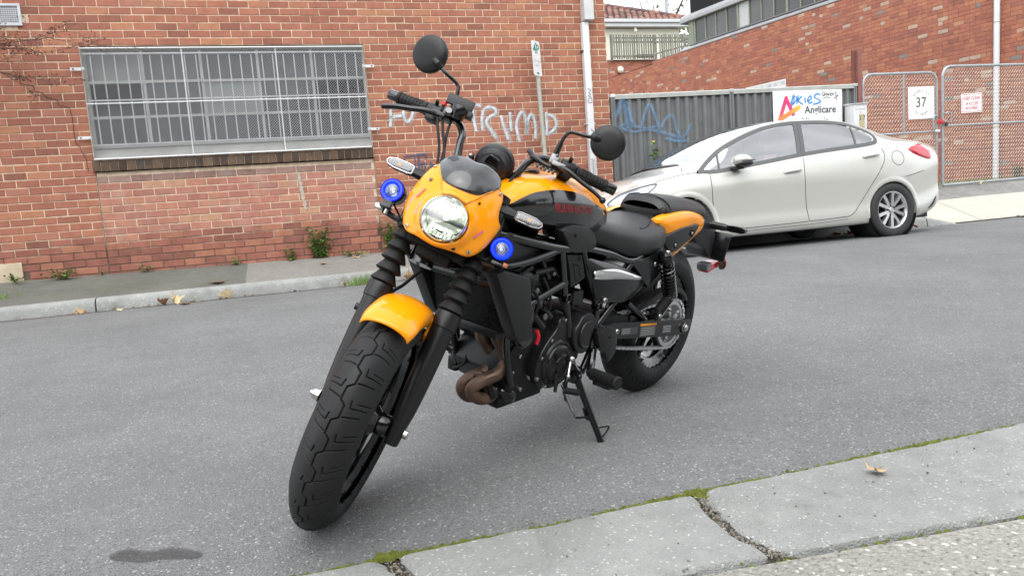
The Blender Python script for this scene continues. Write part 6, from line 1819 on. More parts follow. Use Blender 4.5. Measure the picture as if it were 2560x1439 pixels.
# ---------------------------------------------------------------- fork
for sg in (1, -1):
    leg = grp('fork_leg')
    def FL(p, M=ST): return M @ Vector(p)
    m = MB(); L0 = .103 * sg
    T = ST @ Matrix.Translation((.055, L0, 0))
    # lower slider: elongated section, thicker towards the top
    rows = []
    for b, ra, rl, oa in ((-.042, .010, .014, -.004), (-.038, .020, .020, -.004), (-.010, .030, .022, -.006), (.02, .034, .0235, -.008), (.06, .0355, .028, -.008), (.12, .0355, .031, -.004), (.20, .035, .0325, -.001), (.275, .0335, .033, 0), (.30, .034, .034, 0), (.302, .037, .037, 0), (.334, .0372, .0372, 0), (.346, .0355, .0355, 0), (.349, .031, .031, 0)):
        rows.append([(oa + ra * math.cos(u), rl * math.sin(u), b) for u in [2 * math.pi * k / 24 for k in range(24)]])
    m.grid(rows, closed=True, M=T); m.f.append(tuple(len(m.v) - 13 * 24 + k for k in range(24)))
    m.build('slider', 'plastic_black', leg, angle=30)
    # rubber gaiter
    m = MB(); prof = []; nf = 5; b0, b1 = .347, .512
    for i in range(nf):
        z0 = lerp(b0, b1, i / nf); z1 = lerp(b0, b1, (i + 1) / nf); ro = lerp(.0385, .036, i / nf); ri = ro - .0145; h = z1 - z0
        prof += [(ri, z0), (ri + .004, z0 + h * .06), (ro - .002, z0 + h * .13), (ro, z0 + h * .20), (ro - .001, z0 + h * .27), (lerp(ro, ri, .5), z0 + h * .62), (ri + .001, z0 + h * .95)]
    prof.append((.026, b1))
    m.lathe(prof, 36, T); m.build('gaiter', 'rubber', leg, angle=50)
    m = MB(); m.lathe([(.030, .512), (.036, .516), (.036, .63), (.030, .66), (.024, .66)], 28, T); m.build('upper_shroud', 'satin_black', leg)
    m = MB(); m.cyl((.055, L0, .65), (.055, L0, .712), .021, 20, M=ST); m.build('stanchion', 'gloss_black', leg)
    # axle end
    m = MB(); m.lathe([(0, .012), (.011, .012), (.0125, .009), (.0125, 0)] if sg > 0 else [(0, .026), (.008, .026), (.008, .018), (.0145, .018), (.0155, .015), (.0155, .004), (.019, .003), (.019, 0)], 6 if sg < 0 else 14, ST @ Matrix.Translation((.055, L0 + sg * .022, 0)) @ Matrix.Rotation(R(-90 * sg), 4, 'X')); m.build('axle_nut', 'steel_bolt', leg, angle=20)
    # fender stay boss
    m = MB(); m.cyl((.045, L0 - sg * .03, .262), (.045, L0 + sg * .002, .262), .013, 14, M=ST); m.cyl((.03, L0 + sg * .028, .262), (.03, L0 + sg * .046, .262), .011, 14, M=ST); m.build('fender_boss', 'plastic_black', leg)
# triple clamps
for (b, th, nm) in ((.545, .04, 'lower_clamp'), (.700, .024, 'upper_clamp')):
    m = MB(); m.prism(poly2([(.085, -.10), (.08, -.06), (.05, 0), (.08, .06), (.085, .10), (.065, .125), (.03, .12), (-.025, .06), (-.04, 0), (-.025, -.06), (.03, -.12), (.065, -.125)], 3), b - th / 2, b + th / 2, axis='z', M=ST, bev=.004)
    m.build(nm, 'satin_black', bike)
m = MB(); m.cyl((0, 0, .53), (0, 0, .71), .032, 18, M=ST); m.build('steering_stem', 'satin_black', bike)
m = MB(); m.box((.10, 0, .50), (.05, .17, .045), ST, bev=.01); m.box((.085, 0, .47), (.06, .10, .03), ST, bev=.01); m.build('lamp_bracket', 'matt_black', bike)

# ---------------------------------------------------------------- front fender
m = MB(); rows = []
for i in range(29):
    th = R(lerp(44, 108, i / 28)); e0 = min(1, i / 4); e1 = min(1, (28 - i) / 4)
    hwid = .072 * (.90 + .10 * math.sin(min(1, e0) * math.pi / 2)); row = []
    drop = lerp(.0, .042, min(1, max(0, (i - 5) / 8)))
    for j in range(-12, 13):
        u = j / 12; l = hwid * math.sin(u * math.pi / 2 * .98); r_ = .345 - .032 * (1 - math.cos(u * math.pi / 2)) - drop * max(0, abs(u) - .8) * 5 * .5
        if i == 0: r_ -= .002
        row.append((r_ * math.cos(th), l, r_ * math.sin(th)))
    rows.append(row)
m.grid(rows, M=CF); ff = m.build('front_fender', 'orange_paint', bike, angle=60, solid=.004)
for sg in (1, -1):
    m = MB(); m.prism([(.0, .30), (.035, .315), (.02, .262), (-.005, .245), (-.03, .255), (-.03, .30)], sg * .064, sg * .072, axis='y', M=CF, bev=.002); m.build('fender_stay', 'orange_paint', ff)
    m = MB(); m.prism([(-.03, .28), (.03, .28), (.02, .245), (-.02, .245)], sg * .060, sg * .0635, axis='y', M=CF, bev=.001); m.build('fender_bracket', 'matt_black', ff)

# ---------------------------------------------------------------- fairing with screen, headlight
HLc = Vector((.172, 0, .557))
def fa(l, b):
    """forward position of the fairing skin"""
    d = b - .545
    return .188 - 4.6 * l * l - (1.15 * d * d + (1.0 * (d - .06) ** 2 if d > .06 else 0) if d > 0 else 3.2 * d * d)
half = [(0, .480), (.030, .484), (.060, .490), (.080, .492), (.096, .499), (.110, .514), (.121, .536), (.129, .560), (.134, .585), (.137, .606), (.137, .620), (.129, .628), (.122, .641), (.118, .656), (.116, .672), (.113, .690), (.107, .705), (.097, .716), (.090, .719),
        (.084, .705), (.076, .688), (.066, .674), (.055, .665), (.040, .658), (.020, .654), (0, .653)]
half_r = half[:9] + [(.135, .606), (.132, .628), (.128, .648), (.123, .668), (.117, .688)] + half[16:]
full = half + [(-l, b) for l, b in half_r[::-1][1:-1]]
full = [(p.x, p.y) for p in spline([(l, b, 0) for l, b in full], 3, True)]
m = MB(); rows = []; nb = len(full)
RIM = .0625
for k in range(11):
    t = k / 10; row = []
    for (l, b) in full:
        a = math.atan2(b - HLc.z, l); r1 = math.hypot(l, b - HLc.z); r0 = RIM
        r_ = lerp(r0, r1, t ** .85); L_, B_ = r_ * math.cos(a), HLc.z + r_ * math.sin(a)
        x = fa(L_, B_)
        # raised collar round the lamp
        cr_ = (r_ - RIM) / .022
        x += .013 * max(0, 1 - abs(cr_ - .35) / .75) if cr_ < 1.1 else 0
        if t == 1: x -= .006
        if k == 0: x -= .004
        row.append((x, L_, B_))
    rows.append(row)
m.grid(rows, closed=True, M=ST); fair = m.build('fairing', 'orange_paint', bike, angle=70, solid=.004, sub=1)
# inner dark shell so that nothing shows through from behind
m = MB(); rows = [[(fa(l * t, HLc.z + (b - HLc.z) * t) - .012, l * t * .97, HLc.z + (b - HLc.z) * t * .97) for l, b in full] for t in (1.0, .7, .42)]
m.grid(rows, closed=True, M=ST); m.build('inner_shell', 'matt_black', fair, angle=60)
for (l, b, mk, r_) in ((.098, .700, 'steel_bolt', .0055), (-.098, .700, 'steel_bolt', .0055), (-.087, .652, 'alu_dark', .0055), (.090, .508, 'steel_bolt', .006), (-.090, .508, 'steel_bolt', .006)):
    bolt(fair, (fa(l, b) + .001, l, b), (1, 8 * l, .6 if b > .6 else -.4), r_, .004, mk, ST, True, 'screw')
for (l, b, r_) in ((.064, .640, .0032), (.052, .497, .0055)):
    m = MB(); m.lathe([(0, .003), (r_, .003), (r_, -.004)], 12, ST @ frame((fa(l, b) + .003, l, b), (1, 6 * l, 0))); m.build('screw_hole', 'matt_black', fair)
mat('sticker_pink', (.62, .15, .18), .4)
for (l, b, ln) in ((-.104, .592, .03), (.088, .548, .03)):
    m = MB(); rows = [[(fa(l + dl + k * .002, b + k * ln / 6) + .0055, l + dl + k * .0025, b + k * ln / 6) for dl in (-.003, .003)] for k in range(7)]; m.grid(rows, M=ST); m.build('sticker', 'sticker_pink', fair, smooth=False)
# screen
low = [(-.091, .714), (-.084, .700), (-.076, .683), (-.066, .670), (-.055, .661), (-.040, .655), (-.02, .651), (0, .650)]
low = low + [(-l, b) for l, b in low[::-1][1:]]
top = [(-.093, .716), (-.088, .735), (-.078, .748), (-.060, .757), (-.042, .761), (-.026, .762), (-.012, .758), (0, .756)]
top = top + [(-l, b) for l, b in top[::-1][1:]]
lowS = [(p.x, p.y) for p in spline([(l, b, 0) for l, b in low], 3)]; topS = [(p.x, p.y) for p in spline([(l, b, 0) for l, b in top], 3)]
m = MB(); rows = []
for k in range(9):
    t = k / 8; rows.append([(fa(lerp(a[0], c[0], t), lerp(a[1], c[1], t)) + .004 + .010 * math.sin(math.pi * t) * (1 - (a[0] / .1) ** 2), lerp(a[0], c[0], t), lerp(a[1], c[1], t)) for a, c in zip(lowS, topS)])
m.grid(rows, M=ST); scn = m.build('flyscreen', 'screen_black', bike, angle=80, solid=.003, sub=1)
mat('badge_blue', (.02, .022, .04), .25)
m = MB(); m.lathe([(0, .0015), (.011, .0012), (.012, 0)], 20, ST @ frame((fa(-.055, .738) + .008, -.055, .738), (.75, -.35, .6))); m.build('badge', 'badge_blue', scn)
# headlight
HLx = fa(0, HLc.z) + .004
hl_ = grp('headlight')
TH = ST @ Matrix.Translation((HLx, 0, HLc.z)) @ Matrix.Rotation(R(90), 4, 'Y')      # lathe z -> forward
m = MB(); m.lathe([(.0625, -.03), (.0625, .003), (.0605, .006), (.0585, .003), (.058, -.004)], 56, TH); m.build('bezel', 'reflector', hl_)
m = MB(); prof = [(.059, -.004), (.056, -.020), (.046, -.036), (.030, -.046), (.0, -.050)]; m.lathe(prof, 40, TH)
m.build('reflector_bowl', 'lit_facet', hl_)
# facets of the reflector: upper chamber, dark horizontal bar, lower chamber
m = MB()
for i in range(9):
    y0 = lerp(-.046, .046, i / 9); y1 = lerp(-.046, .046, (i + 1) / 9)
    for (z0, z1, d0, d1) in ((.012, .050, -.034, -.012), (-.050, -.010, -.012, -.030)):
        for (ya, yb_) in ((y0 + .0008, y1 - .0008),):
            if math.hypot(max(abs(ya), abs(yb_)), max(abs(z0), abs(z1)) * .85) > .064: continue
            bul = .004 * (1 if i % 2 else -1)
            m.add([(HLx + d0, ya, HLc.z + z0), (HLx + d0, yb_, HLc.z + z0), (HLx + d1 + bul, yb_, HLc.z + z1), (HLx + d1, ya, HLc.z + z1)], [(0, 1, 2, 3)], ST)
m.build('reflector_facets', 'lit_facet', hl_, smooth=False)
m = MB(); m.box((HLx - .022, 0, HLc.z + .002), (.02, .110, .013), ST, bev=.003); m.build('divider_bar', 'lamp_dark', hl_)
m = MB(); m.ball((HLx - .016, .002, HLc.z + .006), .0075, 8, (1, 1, 1), ST); m.build('led', 'led_white', hl_)
m = MB()
for i in range(5): m.box((HLx - .020, -.026 + i * .013, HLc.z - .028), (.004, .0105, .020), ST)
m.build('low_beam_leds', 'led_soft', hl_, smooth=False)
m = MB(); m.lathe([(.0598, .002), (.050, .009), (.030, .0145), (.0, .0165)], 48, TH); m.build('lens', 'clear_lens', hl_)

# ---------------------------------------------------------------- auxiliary spotlights with blue halo rings
def spot(l, b, a, yawd, pitd, r_, label):
    g = grp('spotlight', None, label)
    T = ST @ Matrix.Translation((a, l, b)) @ Matrix.Rotation(R(yawd), 4, 'Z') @ Matrix.Rotation(R(90 + pitd), 4, 'Y')
    m = MB(); m.lathe([(0, -.052), (r_ * .82, -.052), (r_ * .9, -.046), (r_ * .9, -.040), (r_ * .97, -.036), (r_ * .97, -.016), (r_ * 1.02, -.013), (r_ * 1.02, .002), (r_ * .98, .005), (r_ * .94, .004)], 40, T); m.build('housing', 'satin_black', g)
    m = MB(); m.lathe([(r_ * .95, .003), (r_ * .88, .0065), (r_ * .74, .0068), (r_ * .64, .004), (r_ * .60, -.002)], 40, T); m.build('halo_ring', 'halo_blue', g)
    m = MB(); m.lathe([(r_ * .60, -.001), (r_ * .45, -.014), (r_ * .2, -.022), (0, -.024)], 28, T); m.build('reflector', 'spot_bowl', g)
    m = MB(); m.ball((0, 0, -.012), r_ * .17, 8, (1, 1, 1), T); m.lathe([(r_ * .24, -.010), (r_ * .27, -.006), (r_ * .30, -.010)], 24, T); m.build('bulb', 'spot_bulb', g)
    m = MB(); m.lathe([(r_ * .62, .002), (r_ * .4, .009), (0, .012)], 28, T); m.build('lens', 'clear_lens', g)
    return g
sr = spot(-.180, .590, .10, -6, 2, .0335, 'blue ringed spotlight on the outer side, left in the picture')
sl_ = spot(.164, .562, .10, 8, 2, .0325, 'blue ringed spotlight under the fairing, right in the picture')
m = MB(); m.box((.095, -.178, .541), (.035, .032, .010), ST, bev=.002); m.box((.095, -.178, .552), (.025, .024, .016), ST); m.tube([(.075, -.185, .533), (.075, -.15, .527), (.06, -.105, .528)], .009, 6, M=ST); m.build('bracket', 'satin_black', sr)
m = MB(); m.box((.085, -.195, .536), (.02, .025, .014), ST, bev=.003); m.cyl((.10, -.17, .535), (.10, -.17, .522), .006, 8, M=ST); m.build('clamp', 'steel_bolt', sr)
m = MB(); m.tube(spline([(.07, -.172, .565), (.06, -.155, .552), (.055, -.135, .535)], 4), .003, 6, M=ST); m.build('wire', 'rubber', sr)
m = MB(); m.box((.09, .168, .518), (.035, .03, .010), ST, bev=.002); m.tube([(.075, .165, .514), (.07, .13, .512), (.06, .10, .522)], .008, 6, M=ST); m.build('bracket', 'satin_black', sl_)
mat('copper', (.30, .10, .05), .5, .5)
m = MB(); m.box((.10, .192, .523), (.012, .014, .012), ST, bev=.002); m.build('connector', 'copper', sl_)

# ---------------------------------------------------------------- indicators (front)
def indicator(sg, label):
    g = grp('indicator', None, label); L0 = .672
    m = MB(); rows = []
    for (l, hb, ha) in ((.06, .020, .018), (.115, .020, .018), (.150, .0145, .014), (.158, .0135, .0135)):
        rows.append([(.06 + ha * math.cos(u), sg * l, L0 + hb * math.sin(u)) for u in [R(45 * k + 22.5) for k in range(8)]])
    m.grid(rows, closed=True, M=ST); m.build('stalk', 'plastic_black', g, angle=20)
    out = [(.156, .0125), (.170, .0155), (.216, .0155), (.238, .008), (.242, 0), (.236, -.009), (.215, -.0135), (.168, -.0135), (.156, -.010)]
    m = MB(); m.prism([(sg * l, L0 + b) for l, b in out], .048, .066, axis='x', M=ST, bev=.002); m.build('body', 'plastic_grey', g, angle=25)
    m = MB(); m.prism([(sg * (.199 + (l - .199) * .88), L0 + b * .80) for l, b in out], .066, .074, axis='x', M=ST, bev=.0025); ln = m.build('lens', 'lens_clear', g, angle=25)
    m = MB()
    for i in range(9): m.box((.0742, sg * (.170 + i * .0068), L0 + .0005), (.0012, .0016, .017), ST)
    m.build('lens_ribs', 'alu_dark', ln, smooth=False)
    m = MB(); m.box((.0748, sg * .199, L0 + .001), (.001, .010, .008), ST); m.build('bulb', 'amber', ln, smooth=False)
    m = MB(); m.tube([(.0735, sg * (.199 + (l - .199) * .93), L0 + b * .92) for l, b in out], .0014, 5, closed=True, M=ST); m.build('lens_rim', 'chrome', ln)
indicator(1, 'clear front indicator beside the tank lettering'); indicator(-1, 'clear front indicator against the brick wall')

# ---------------------------------------------------------------- handlebar and controls
hb_ = grp('handlebar')
m = MB()
for sg in (1, -1):
    P = spline([(-.045, sg * .03, .752), (-.055, sg * .075, .765), (-.075, sg * .098, .83), (-.098, sg * .112, .885), (-.118, sg * .145, .920), (-.130, sg * .19, .928), (-.143, sg * .25, .930), (-.166, sg * .377, .934)], 6)
    m.tube(P, .0118, 14, M=ST)
m.tube([(-.045, -.04, .752), (-.045, .04, .752)], .0118, 14, M=ST)
m.build('bar', 'gloss_black', hb_)
m = MB()
for sg in (1, -1): m.box((-.045, sg * .045, .738), (.040, .03, .06), ST, bev=.008)
m.build('bar_clamp', 'satin_black', hb_)
def grip_pt(l): return Vector((interp([.19, .25, .40], [-.130, -.143, -.1705], abs(l)), l, interp([.19, .25, .40], [.928, .930, .935], abs(l))))
for sg in (1, -1):
    p0, p1 = grip_pt(sg * .256), grip_pt(sg * .362); d = (p1 - p0).normalized()
    T = ST @ frame(p0, d); Lg = (p1 - p0).length
    m = MB(); prof = [(.0185, -.002), (.0215, 0), (.0215, .006), (.0192, .009)]
    for i in range(7):
        z = .012 + i * (Lg - .024) / 7; prof += [(.0192, z), (.0192, z + .009), (.0176, z + .0098), (.0176, z + .0112)]
    prof += [(.0192, Lg - .012), (.0205, Lg - .010), (.0205, Lg - .002), (.0185, Lg)]
    m.lathe(prof, 28, T); gp = m.build('grip', 'rubber_grip', hb_, angle=30)
    m = MB()
    for k in range(14):
        a = R(360 / 14 * k); m.box((.0192 * math.cos(a), .0192 * math.sin(a), Lg * .28), (.0018, .0018, Lg * .30), T @ Matrix.Identity(4))
    m.build('grip_ribs', 'rubber_grip', gp, smooth=False)
    m = MB(); T2_ = ST @ frame(p1, d); m.lathe([(0, .032), (.0162, .032), (.0175, .030), (.0175, 0), (.010, -.002)], 22, T2_); m.build('bar_end', 'gloss_black', gp)
    # switch housing
    q0, q1 = grip_pt(sg * .205), grip_pt(sg * .252); T3 = ST @ frame(q0, q1 - q0)
    m = MB(); m.lathe([(.012, -.004), (.024, -.002), (.0255, .004), (.0255, .040), (.023, .047), (.015, .049)], 18, T3); m.box((-.012, 0, .021), (.05, .040, .042), T3, bev=.008)
    sw = m.build('switch_housing', 'plastic_black', hb_, angle=30)
    m = MB(); pp = (q0 + q1) / 2 + Vector((.018, 0, .016)); m.cyl(pp, pp + Vector((.012, 0, .010)), .006, 12, M=ST); m.build('button', 'matt_black', sw)
    # lever perch and lever
    lv = grp('lever', hb_)
    pc = grip_pt(sg * .182)
    m = MB(); m.box(pc + Vector((.012, 0, -.002)), (.052, .030, .034), ST, bev=.007); m.box(pc + Vector((.040, sg * .020, -.020)), (.034, .044, .016), ST, bev=.004); m.build('perch', 'alu_dark' if sg > 0 else 'satin_black', lv, angle=30)
    bolt(lv, pc + Vector((.036, sg * .004, .012)), (.3, 0, 1), .006, .004, 'alu_dark', ST, True)
    P = spline([pc + Vector((.045, sg * .018, -.022)), pc + Vector((.060, sg * .055, -.030)), pc + Vector((.057, sg * .10, -.042)), pc + Vector((.052, sg * .15, -.054)), pc + Vector((.045, sg * .186, -.066))], 6)
    m = MB(); rr = [lerp(.0085, .0055, i / (len(P) - 1)) for i in range(len(P))]; m.tube(P, rr if sg > 0 else [.0085] * len(P), 10, M=ST); m.ball(P[-1], .0105 if sg > 0 else .0083, 8, (1, 1, 1), ST); m.build('blade', 'satin_black', lv)
# clutch clip comb (left), brake reservoir and phone clamp (right)
m = MB(); pc = grip_pt(.15)
m.tube(spline([pc + Vector((.035, .06, -.030)), pc + Vector((.040, .01, -.034)), pc + Vector((.038, -.03, -.022)), pc + Vector((.02, -.05, -.004))], 5), .009, 10, M=ST)
for i in range(5): m.box(pc + Vector((.040, .045 - i * .013, -.044)), (.012, .007, .012), ST, bev=.001)
m.build('clutch_cable_adjuster', 'satin_black', hb_)
m = MB(); pc = grip_pt(-.182)
m.lathe([(0, .030), (.024, .030), (.026, .027), (.026, .008), (.022, 0), (.02, -.012), (0, -.012)], 24, ST @ frame(pc + Vector((.045, .036, .0)), (.25, .0, 1))); m.build('brake_reservoir', 'satin_black', hb_)
m = MB(); m.lathe([(0, .003), (.010, .003), (.0125, .001), (.0125, -.004), (.015, -.006)], 24, ST @ frame(pc + Vector((.062, .008, -.002)), (1, .1, .25))); m.build('sight_glass', 'alu_dark', hb_)
m = MB(); m.box(pc + Vector((.03, .024, .048)), (.012, .088, .034), ST @ Matrix.Translation((0, 0, 0)), bev=.005); m.box(pc + Vector((.02, .03, .022)), (.02, .03, .03), ST, bev=.006); m.box(pc + Vector((.036, .064, .016)), (.03, .028, .022), ST, bev=.007); m.build('phone_clamp', 'plastic_black', hb_)
m = MB(); m.cyl(pc + Vector((.0, -.028, .028)), pc + Vector((.0, -.028, .040)), .008, 10, M=ST); m.build('stop_switch', 'red_paint', hb_)
m = MB()
for (l0, a0, b0, l1, b1, a1) in ((-.205, -.09, .905, -.125, .74, -.03), (-.185, -.09, .900, -.108, .74, -.02), (-.16, -.10, .905, -.118, .73, -.04), (.12, -.09, .895, .085, .75, -.03), (-.10, -.095, .88, -.07, .76, -.03)):
    P = spline([(a0, l0, b0), (a0 + .045, lerp(l0, l1, .35), lerp(b0, b1, .30)), (a0 + .05, lerp(l0, l1, .75), lerp(b0, b1, .65)), (a1, l1, b1)], 5); m.tube(P, .0042, 8, M=ST)
m.build('control_cables', 'rubber', hb_)
for sg in (1, -1):
    mr_ = grp('mirror', None, 'round mirror seen from behind, %s' % ('beside the car bonnet' if sg > 0 else 'high against the brick wall'))
    f0 = grip_pt(sg * .182) + Vector((.01, -sg * .004, .014))
    c = Vector((-.085, sg * .313, 1.040 if sg > 0 else 1.078))
    P = spline([f0, f0 + Vector((.01, 0, .03)), f0 + Vector((.018, sg * .004, .065)), f0 + Vector((.022, sg * .016, .085)), Vector((-.088, sg * .235, 1.030 if sg > 0 else 1.040)), Vector((-.088, sg * .262, 1.036 if sg > 0 else 1.052))], 6)
    m = MB(); m.tube(P, .0058, 10, M=ST); m.tube([f0, f0 + Vector((.006, 0, .02)), f0 + Vector((.014, sg * .001, .045))], [.0095, .0095, .0085], 12, M=ST); m.build('stem', 'satin_black', mr_)
    dirv = (Vector((-.088, sg * .262, 1.052)) - c)
    T = ST @ frame(c, (1, .0 if sg > 0 else -.27, -.22 if sg > 0 else -.34))
    rr = .055 if sg > 0 else .060
    m = MB(); m.lathe([(0, .006), (rr * .5, .0055), (rr * .86, .003), (rr * .965, -.001), (rr, -.007), (rr, -.016), (rr * .97, -.019)], 48, T); m.build('shell', 'plastic_black', mr_, angle=50)
    m = MB(); m.lathe([(rr * .97, -.0185), (0, -.0185)], 48, T); m.build('glass', 'chrome', mr_)
    e0 = Vector((-.086, sg * .258, 1.036 if sg > 0 else 1.050)); m = MB(); m.tube([e0, e0.lerp(c, .25) + Vector((.004, 0, 0)), e0.lerp(c, .55) + Vector((.004, 0, 0))], [.008, .013, .009], 12, M=ST); m.build('pivot_boss', 'plastic_black', mr_)
# instrument pod
ic = grp('instrument')
T = ST @ frame((-.055, .024, .822), (.80, 0, -.50)) @ Matrix.Scale(1.04, 4)
m = MB(); m.lathe([(0, .050), (.022, .050), (.032, .042), (.040, .040), (.046, .024), (.050, .020), (.0515, .010), (.0575, .006), (.059, 0), (.059, -.016), (.056, -.020)], 44, T); m.build('housing', 'plastic_black', ic, angle=28)
m = MB(); m.lathe([(.056, -.0185), (0, -.0185)], 40, T); m.build('display', 'screen_black', ic)
m = MB(); m.prism([(-.030, -.02), (.030, -.02), (.036, .012), (.018, .022), (-.018, .022), (-.036, .012)], .038, .052, axis='z', M=T, bev=.004); m.build('rear_cover', 'gloss_black', ic, angle=25)
m = MB(); m.box((-.02, .02, .785), (.03, .05, .05), ST, bev=.008); m.build('mount', 'matt_black', ic)
m = MB(); m.cyl((-.04, -.035, .775), (-.035, -.045, .812), .009, 12, M=ST); m.build('cap', 'matt_black', ic); m = MB(); m.cyl((-.035, -.045, .812), (-.034, -.047, .818), .0085, 12, M=ST); m.build('cap_top', 'steel_bolt', ic)

# ---------------------------------------------------------------- fuel tank
tkW = ([.50, .54, .60, .70, .80, .90, 1.0, 1.06, 1.10, 1.13], [.072, .098, .118, .138, .147, .148, .138, .120, .098, .070])
tkT = ([.50, .54, .60, .68, .78, .88, .98, 1.06, 1.10, 1.13], [.835, .872, .908, .935, .950, .952, .940, .915, .893, .865])
tkB = ([.50, .60, .68, .83, 1.0, 1.13], [.752, .748, .752, .778, .812, .835])
tkE = ([.50, .56, .62, .68, .74, .80, .87, .93, .97, 1.0, 1.03, 1.06, 1.13], [.80, .828, .846, .868, .893, .906, .914, .913, .909, .903, .893, .880, .850])
def tank_ring(x):
    W, T_, B_ = (sm_interp(*c, x) for c in (tkW, tkT, tkB)); h = T_ - B_
    P = spline([(W * .78, B_, 0), (W * .95, B_ + .14 * h, 0), (W, B_ + .38 * h, 0), (W * .97, B_ + .60 * h, 0), (W * .84, B_ + .80 * h, 0), (W * .58, B_ + .935 * h, 0), (W * .28, B_ + .988 * h, 0), (0, T_, 0)], 12)
    return [(p.x, p.y) for p in P]
def tank_split(x, off=0):
    rg = tank_ring(x); ze = interp(*tkE, x); lo, up = [], []
    for i in range(len(rg) - 1):
        if rg[i][1] <= ze <= rg[i + 1][1]:
            t = (ze - rg[i][1]) / (rg[i + 1][1] - rg[i][1]); c = (lerp(rg[i][0], rg[i + 1][0], t), ze); break
    else: i, c = len(rg) // 2, rg[len(rg) // 2]
    def resample(P, n):
        d = [0]
        for a, b in zip(P, P[1:]): d.append(d[-1] + math.hypot(a[0] - b[0], a[1] - b[1]))
        return [(interp(d, [p[0] for p in P], d[-1] * k / n), interp(d, [p[1] for p in P], d[-1] * k / n)) for k in range(n + 1)]
    return resample(rg[:i + 1] + [c], 14), resample([c] + rg[i + 1:], 14)
def tank_y(x, z):
    rg = tank_ring(x)
    for i in range(len(rg) - 1):
        if rg[i][1] <= z <= rg[i + 1][1]:
            t = (z - rg[i][1]) / (rg[i + 1][1] - rg[i][1]); return lerp(rg[i][0], rg[i + 1][0], t)
    return rg[0][0]
xs_ = [.50 + .63 * i / 84 for i in range(85)]
low_, up_ = [], []
for x in xs_:
    a, b = tank_split(x)
    low_.append([Vector((x, y, z)) for y, z in a]); up_.append([Vector((x, y, z)) for y, z in b])
m = MB(); m.grid(low_); m.grid([[Vector((p.x, -p.y, p.z)) for p in r] for r in low_])
for k in (0, -1): m.grid([[Vector((p.x, p.y, p.z)) for p in low_[k]], [Vector((p.x, -p.y, p.z)) for p in low_[k]]])
m.grid([[r[0] for r in low_], [Vector((r[0].x, -r[0].y, r[0].z)) for r in low_]])
tank = m.build('fuel_tank', 'gloss_black', bike, angle=60)
m = MB(); m.grid(up_); m.grid([[Vector((p.x, -p.y, p.z)) for p in r] for r in up_])
for k in (0, -1): m.grid([[Vector((p.x, p.y, p.z)) for p in up_[k]], [Vector((p.x, -p.y, p.z)) for p in up_[k]]])
m.build('orange_panel', 'orange_paint', tank, angle=60)
# model name in red outline along the black panel
c = bpy.data.curves.new('lettering', 'FONT'); c.body = 'ELIMINATOR'; c.size = .034; c.fill_mode = 'NONE'; c.bevel_depth = .0006; c.bevel_resolution = 0; c.resolution_u = 2; c.space_character = .98; c.offset = .0006
to_ = bpy.data.objects.new('lettering', c); COL.objects.link(to_); bpy.context.view_layer.update(); me = bpy.data.meshes.new_from_object(to_); bpy.data.objects.remove(to_)
mx_ = max(v.co.x for v in me.vertices)
for v in me.vertices:
    u = v.co.x / mx_; x = .897 - u * .213 + v.co.y * .10; z = .852 - u * .022 + v.co.y * .92
    v.co = Vector((x, tank_y(x, z) + .0006 + v.co.z * .6, z))
me.materials.clear(); me.materials.append(MATS['red_paint']); to_ = bpy.data.objects.new('lettering', me); COL.objects.link(to_); to_.parent = tank
m = MB(); m.lathe([(0, .010), (.030, .010), (.034, .006), (.034, -.01)], 30, frame((.86, 0, .950), (.02, 0, 1))); m.build('filler_cap', 'satin_black', tank)
m = MB(); m.prism([(.665, .832), (.60, .856), (.53, .81), (.52, .735), (.60, .70), (.655, .712)], -.095, .095, axis='y', bev=.02); m.build('tank_tail_cover', 'gloss_black', tank)

# ---------------------------------------------------------------- seats
def seat_rows(data, n=18):
    """data: x, half width, top z (centre), edge z (top of side), bottom z, tuck"""
    rows = []
    xs = [d[0] for d in data]
    NN = 34
    for i in range(NN + 1):
        x = lerp(xs[0], xs[-1], i / NN); g = lambda k: sm_interp(xs, [d[k] for d in data], x)
        W, zt, ze, zb, tk = g(1), g(2), g(3), g(4), g(5)
        P = spline([(W - tk, zb, 0), (W - tk * .25, lerp(zb, ze, .22), 0), (W, lerp(zb, ze, .55), 0), (W * .93, ze, 0), (W * .72, lerp(ze, zt, .62), 0), (W * .4, lerp(ze, zt, .92), 0), (0, zt, 0)], 6)
        half_ = [(x, p.x, p.y) for p in P]
        rows.append(half_ + [(x, -p[1], p[2]) for p in half_[::-1][1:]])
    return rows
sd_ = [(.150, .085, .775, .745, .70, .02), (.165, .125, .785, .745, .675, .03), (.21, .152, .785, .742, .655, .035), (.30, .168, .778, .738, .648, .038), (.40, .166, .776, .742, .652, .036), (.50, .146, .786, .752, .668, .03), (.58, .120, .806, .77, .69, .025), (.64, .098, .826, .795, .705, .02), (.665, .080, .83, .80, .72, .015)]
rows = seat_rows(sd_); m = MB(); m.grid(rows)
for k in (0, -1): m.grid([rows[k][:19], rows[k][::-1][:19]])
seat = m.build('seat', 'seat_vinyl', bike, angle=70, sub=1)
